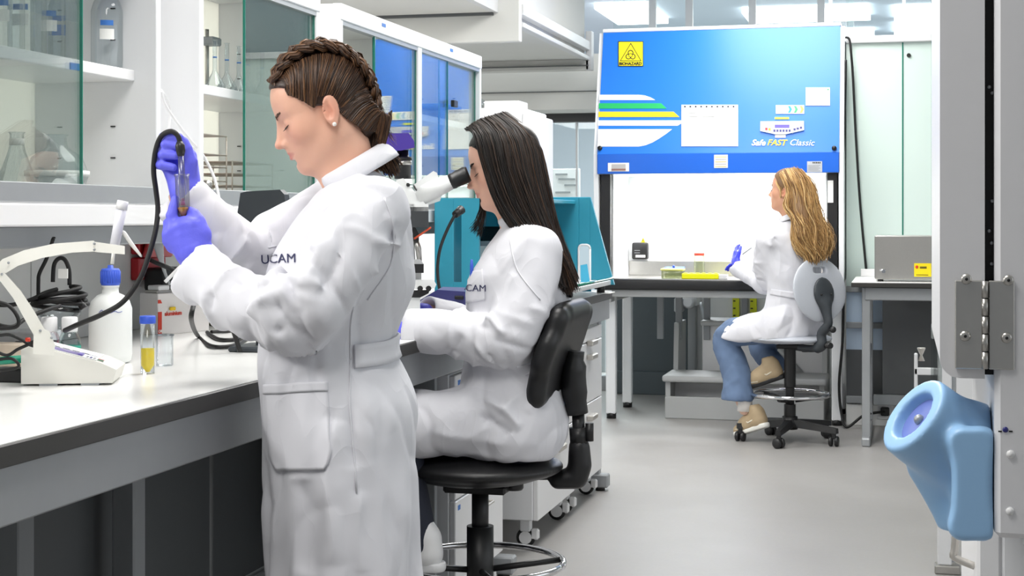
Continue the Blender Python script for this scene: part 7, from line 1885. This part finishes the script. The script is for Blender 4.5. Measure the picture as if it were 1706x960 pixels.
def woman_at_cabinet():
    T = 8.42; cc = P(1316, 500, T + .16); cx, cy = float(cc[0]), float(cc[1]); f = np.array([-.72, .694, 0]); l = np.array([-.694, -.72, 0])
    lab_chair_grey(cx, cy, f)
    c = lambda u, v, d=0.0: P(u, v, T + .12 + d)
    hip = c(1314, 545); X0, Y0 = hip[0], hip[1]
    who = thing('person', 'seated woman in white lab coat and jeans with long wavy blonde hair, seen from behind', 'person', (X0, Y0, .6))
    hd = Frame(c(1313, 316), math.atan2(.33, -.94), math.radians(-3), 0, 1.02)
    nb = c(1322, 366)
    V, Q = head_sdf(.0036, neck=hd.inv(nb)).mesh(2); Cc = head_color(V, (214, 160, 130), (176, 92, 84)); Vh = hd(V)
    sw = .155
    ch_ = c(1318, 400); SL, SR = ch_ + l * sw, ch_ - l * sw
    EL = c(1277, 470, .10); WL = c(1228, 441, .42); ER = SR + f * .16 + [0, 0, -.24]; WR = ER + f * .25 + l * .10 + [0, 0, .10]
    kn = [c(1212, 560, .20), c(1268, 572, .42)]; an = [c(1241, 682, .06), c(1290, 622, .20)]
    hp = [hip + l * .085, hip - l * .085]
    s = Sdf((X0 - .60, Y0 - .40, .03), (X0 + .30, Y0 + .75, 1.36), .012)
    ax = f
    s.loft([(c(1320, 375), .05, .055), (c(1319, 392), .06, .12), (c(1318, 415), .085, .14), (c(1317, 480), .085, .12), (c(1314, 530), .10, .145), (c(1314, 556), .10, .15)], ax, .03)
    limb(s, [nb, c(1320, 385), ch_], [.046, .055, .07]); limb(s, [SL, EL, WL], [.046, .038, .027]); limb(s, [SR, ER, WR], [.046, .038, .027])
    for i in range(2): limb(s, [hp[i], kn[i], an[i]], [.08, .052, .036])
    V2, Q2 = s.mesh(1)
    mesh_obj('body', np.concatenate([Vh, V2]), np.concatenate([Q, Q2 + len(Vh)]), M_skin, who, sm=True, col=np.concatenate([Cc, np.tile(c3(226, 190, 170), (len(V2), 1))]), fix=False)
    # jeans, wide below the knee, and trainers
    s = Sdf((X0 - .62, Y0 - .40, .10), (X0 + .25, Y0 + .60, .80), .009)
    limb(s, [hp[0], kn[0], kn[0] * .5 + an[0] * .5, c(1229, 664, .08)], [.092, .074, .078, .090], .02); limb(s, [hp[1], kn[1], an[1] + [0, 0, .05]], [.092, .070, .062], .02)
    s.half(c(1229, 667, .08), (0, 0, -1)); V, Q = s.mesh(2); V = cloth(V, Q, 90, .007, (1, 1, .7), 26, .0005); mesh_obj('jeans', V, Q, M_denim, who, sm=True, fix=False)
    s = Sdf(c(1230, 667, .08) - .14, c(1230, 667, .08) + .14, .006); 
    M_shoe = mat('beige_trainer', (168, 148, 118), .7, noise=(40, .12)); M_sock = mat('white_sock', (226, 222, 218), .8, noise=(60, .05))
    for a_ in an: MB().tube([a_ + [0, 0, .09], a_ + [0, 0, -.01]], [.040, .042], 14).build('sock', M_sock, who)
    h0 = c(1276, 716, -.02); t0 = c(1226, 738, .14); t0[2] = .012; h0[2] = .085
    shoe(who, h0, t0, (0, 0, 1), (0, 1, 0), M_shoe, M_ivory)
    h1 = c(1304, 640, .06); t1 = c(1243, 660, .10); h1[2] = .345; t1[2] = .275
    shoe(who, h1, t1, (0, 0, 1), (0, 1, 0), M_shoe, M_black)
    # ---- coat
    s = Sdf((X0 - .48, Y0 - .36, .535), (X0 + .30, Y0 + .80, 1.22), .0065)
    k = (T + .12) / FPX
    rows = [(364, 1300, 1342, .06, .06), (374, 1288, 1352, .08, .10), (386, 1274, 1364, .10, .155), (405, 1266, 1372, .115, .180), (440, 1268, 1374, .125, .178), (485, 1276, 1368, .115, .155), (515, 1270, 1368, .125, .165), (545, 1262, 1370, .14, .185), (568, 1262, 1366, .14, .185)]
    s.loft([(c((a + b) / 2, v), ra, rb) for v, a, b, ra, rb in rows], f, .03)
    AL = [SL + [0, 0, -.005], SL * .45 + EL * .55 + l * .02, EL, EL * .5 + WL * .5 + [0, 0, -.012], WL]; AR = [SR, SR * .5 + ER * .5, ER, ER * .5 + WR * .5, WR]
    limb(s, AL, [.068, .066, .064, .060, .056], .035); limb(s, AR, [.066, .064, .062, .056, .05], .035)
    for i in range(2): limb(s, [hp[i] + [0, 0, .0], hp[i] * .4 + kn[i] * .6, kn[i] * .85 + hp[i] * .15 + [0, 0, -.01]], [.105, .095, .088], .04)
    s.cap(c(1238, 562, .14), c(1246, 580, .12), .07, .05, .04)
    for b_, d in ((WL, AL[-1] - AL[-2]), (WR, AR[-1] - AR[-2])):
        d = d / np.linalg.norm(d); s.cap(b_ + d * .075, b_ + d * .09, .08, .08, .004, 'sub')
    s.half((0, 0, .60 - .045), (0, 0, -1), k=.01); s.cap(c(1322, 372), c(1318, 340), .052, .062, .012, 'sub')
    R = np.stack([f, l, [0, 0, 1.0]]); s.ell((cx, cy, .565), (.225, .225, .038), .004, 'sub', R=R)
    V, Q = s.mesh(2)
    V = cloth(V, Q, 71, .011, (1, 1, .6), 19, .0006); V = tube_folds(V, Q, AL, 22, .015, .008, 24, .064, .1, .95)
    F_ = lambda *q: [c(u, v, d) for u, v, d in q]
    V = folds(V, Q, [(F_((1276, 400, -.12), (1290, 420, -.16), (1283, 450, -.14)), .012, .018), (F_((1290, 395, -.14), (1310, 420, -.18), (1300, 460, -.16)), .012, -.018), (F_((1300, 470, -.15), (1330, 455, -.17), (1350, 430, -.15)), .012, .016),
                     (F_((1310, 505, -.15), (1300, 540, -.15), (1280, 565, -.10)), .014, .018), (F_((1325, 500, -.16), (1322, 540, -.17), (1310, 565, -.16)), .012, -.016), (F_((1290, 520, -.12), (1265, 545, -.02), (1235, 560, .08)), .014, .016)])
    V = relax(V, Q, .25); coat = mesh_obj('lab_coat', V, Q, M_coat, who, sm=True, fix=False); b = bvh_of(V, Q)
    patch('belt', b, [(1286, 481), (1350, 491), (1350, 503), (1284, 491)], M_coat, coat, 22, 4, .006, .006)
    collar('collar', Frame(c(1320, 362), math.atan2(f[1], f[0]), math.radians(18), 0, 1), .055, .082, .04, 25, 335, M_coat, coat, 40, .005)
    # ---- gloved hand: open, reaching into the cabinet, and its pair
    for w, d, bk, sd, th in ((WL, (-.25, .75, .45), (-.9, -.3, .1), (.3, -.2, 1), 1.3), (WR, f, (0, 0, 1), l, .7)):
        fi, pa = hand_joints(w, d, bk, sd, (.25, .3, .25), th, 1.0); lo, hi = bounds(all_pts(fi, pa), .035)
        s = Sdf(lo, hi, .004); hand_sdf(s, fi, pa); V, Q = s.mesh(2); g = mesh_obj('glove', V, Q, M_glove2, who, sm=True, fix=False)
        s = Sdf(lo, hi, .005); hand_sdf(s, fi, pa, -.0025); V, Q = s.mesh(1); mesh_obj('hand', V, Q, M_skin, g, sm=True, col=np.tile(c3(214, 160, 130), (len(V), 1)), fix=False)
    a = c(1244, 424, .30); MBp = MB().tube([c(1237, 424, .34), c(1252, 413, .28)], [.004, .005], 8).build('pipette', M_greypaint); tag(MBp, 'thin grey pipette held by the blonde woman', 'pipette')
    # ---- blonde hair
    cols = [c3(*q) for q in ((178, 138, 84), (200, 162, 106), (146, 108, 62), (224, 190, 134), (120, 86, 50), (188, 146, 90))]
    s = Sdf((-.15, -.105, -.12), (.11, .105, .15), .005)
    s.ell((-.016, 0, .030), (.0985, .0790, .0880), .01); s.ell((.022, 0, .042), (.056, .064, .058), .03); s.ell((-.045, 0, -.03), (.062, .072, .08), .03)
    s.func(lambda g, X, Y, Z: np.maximum(g, -(np.sqrt(((X - .095) / .080) ** 2 + ((Z + .036) / .114) ** 2) - 1) * .08))
    V, Q = s.mesh(2); capo = mesh_obj('hair', hd(V), Q, M_hair, who, sm=True, col=np.tile(c3(120, 90, 60), (len(V), 1)), fix=False)
    s = Sdf(c(1340, 445) - [.22, .22, .02], c(1340, 290) + [.22, .22, .02], .008)
    for du, d in ((-14, -.13), (4, -.14), (22, -.10)): limb(s, [c(1326 + du * .5, 315, d * .7), c(1336 + du * .8, 355, d * .9), c(1344 + du, 390, d), c(1352 + du, 425, d)], [.018, .026, .026, .012], .03)
    V, Q = s.mesh(1); mesh_obj('hair_mass', V, Q, M_hair, capo, sm=True, col=np.tile(c3(130, 98, 64), (len(V), 1)), fix=False)
    near = [[(1300, 290, -.05), (1305, 300, -.085), (1312, 322, -.10), (1308, 345, -.11), (1318, 365, -.13), (1322, 395, -.15), (1330, 415, -.16), (1340, 432, -.16)],
            [(1306, 286, -.05), (1312, 300, -.09), (1322, 325, -.11), (1320, 350, -.12), (1330, 375, -.15), (1334, 402, -.17), (1346, 428, -.17), (1350, 442, -.17)],
            [(1314, 283, -.05), (1322, 298, -.09), (1331, 325, -.115), (1332, 355, -.13), (1342, 380, -.16), (1346, 408, -.17), (1356, 430, -.18), (1352, 444, -.17)],
            [(1322, 282, -.04), (1334, 298, -.085), (1342, 325, -.11), (1346, 355, -.13), (1354, 382, -.15), (1360, 408, -.17), (1366, 428, -.17), (1362, 440, -.17)],
            [(1328, 283, -.03), (1344, 302, -.07), (1352, 330, -.095), (1358, 360, -.11), (1367, 384, -.13), (1374, 405, -.14), (1372, 424, -.14), (1376, 436, -.14)],
            [(1332, 285, -.01), (1350, 306, -.04), (1358, 334, -.06), (1364, 362, -.08), (1376, 384, -.10), (1381, 402, -.11), (1378, 420, -.11), (1382, 430, -.10)],
            [(1332, 286, .02), (1350, 308, .0), (1360, 336, -.01), (1366, 364, -.03), (1378, 386, -.05), (1380, 404, -.06), (1378, 420, -.06), (1380, 428, -.06)]]
    data = ([], [], []); gs = [[c(u, v, d) for u, v, d in g] for g in near]
    strands(data, gs, 1500, .0026, .008, 31, 3, 22, cols, .6, .014); strands(data, gs[1:], 600, .0018, .012, 32, 3, 22, cols, .4, .022)
    fg = [[hd.p(.058, y * .02, .084), hd.p(.062, y * .04, .066), hd.p(.035, y * .072, .03), hd.p(.006, y * .082, -.01), hd.p(.01, y * .084, -.06)] for y in (.2, 1)]
    strands(data, fg, 140, .0018, .004, 33, 3, 10, cols, .6)
    mesh_obj('hair_strands', data[0], data[1], M_hair, capo, sm=True, col=np.array(data[2]), fix=False)
    eyes_and_brows(hd, who, (110, 76, 48), .0017)
    return who
woman_at_cabinet()
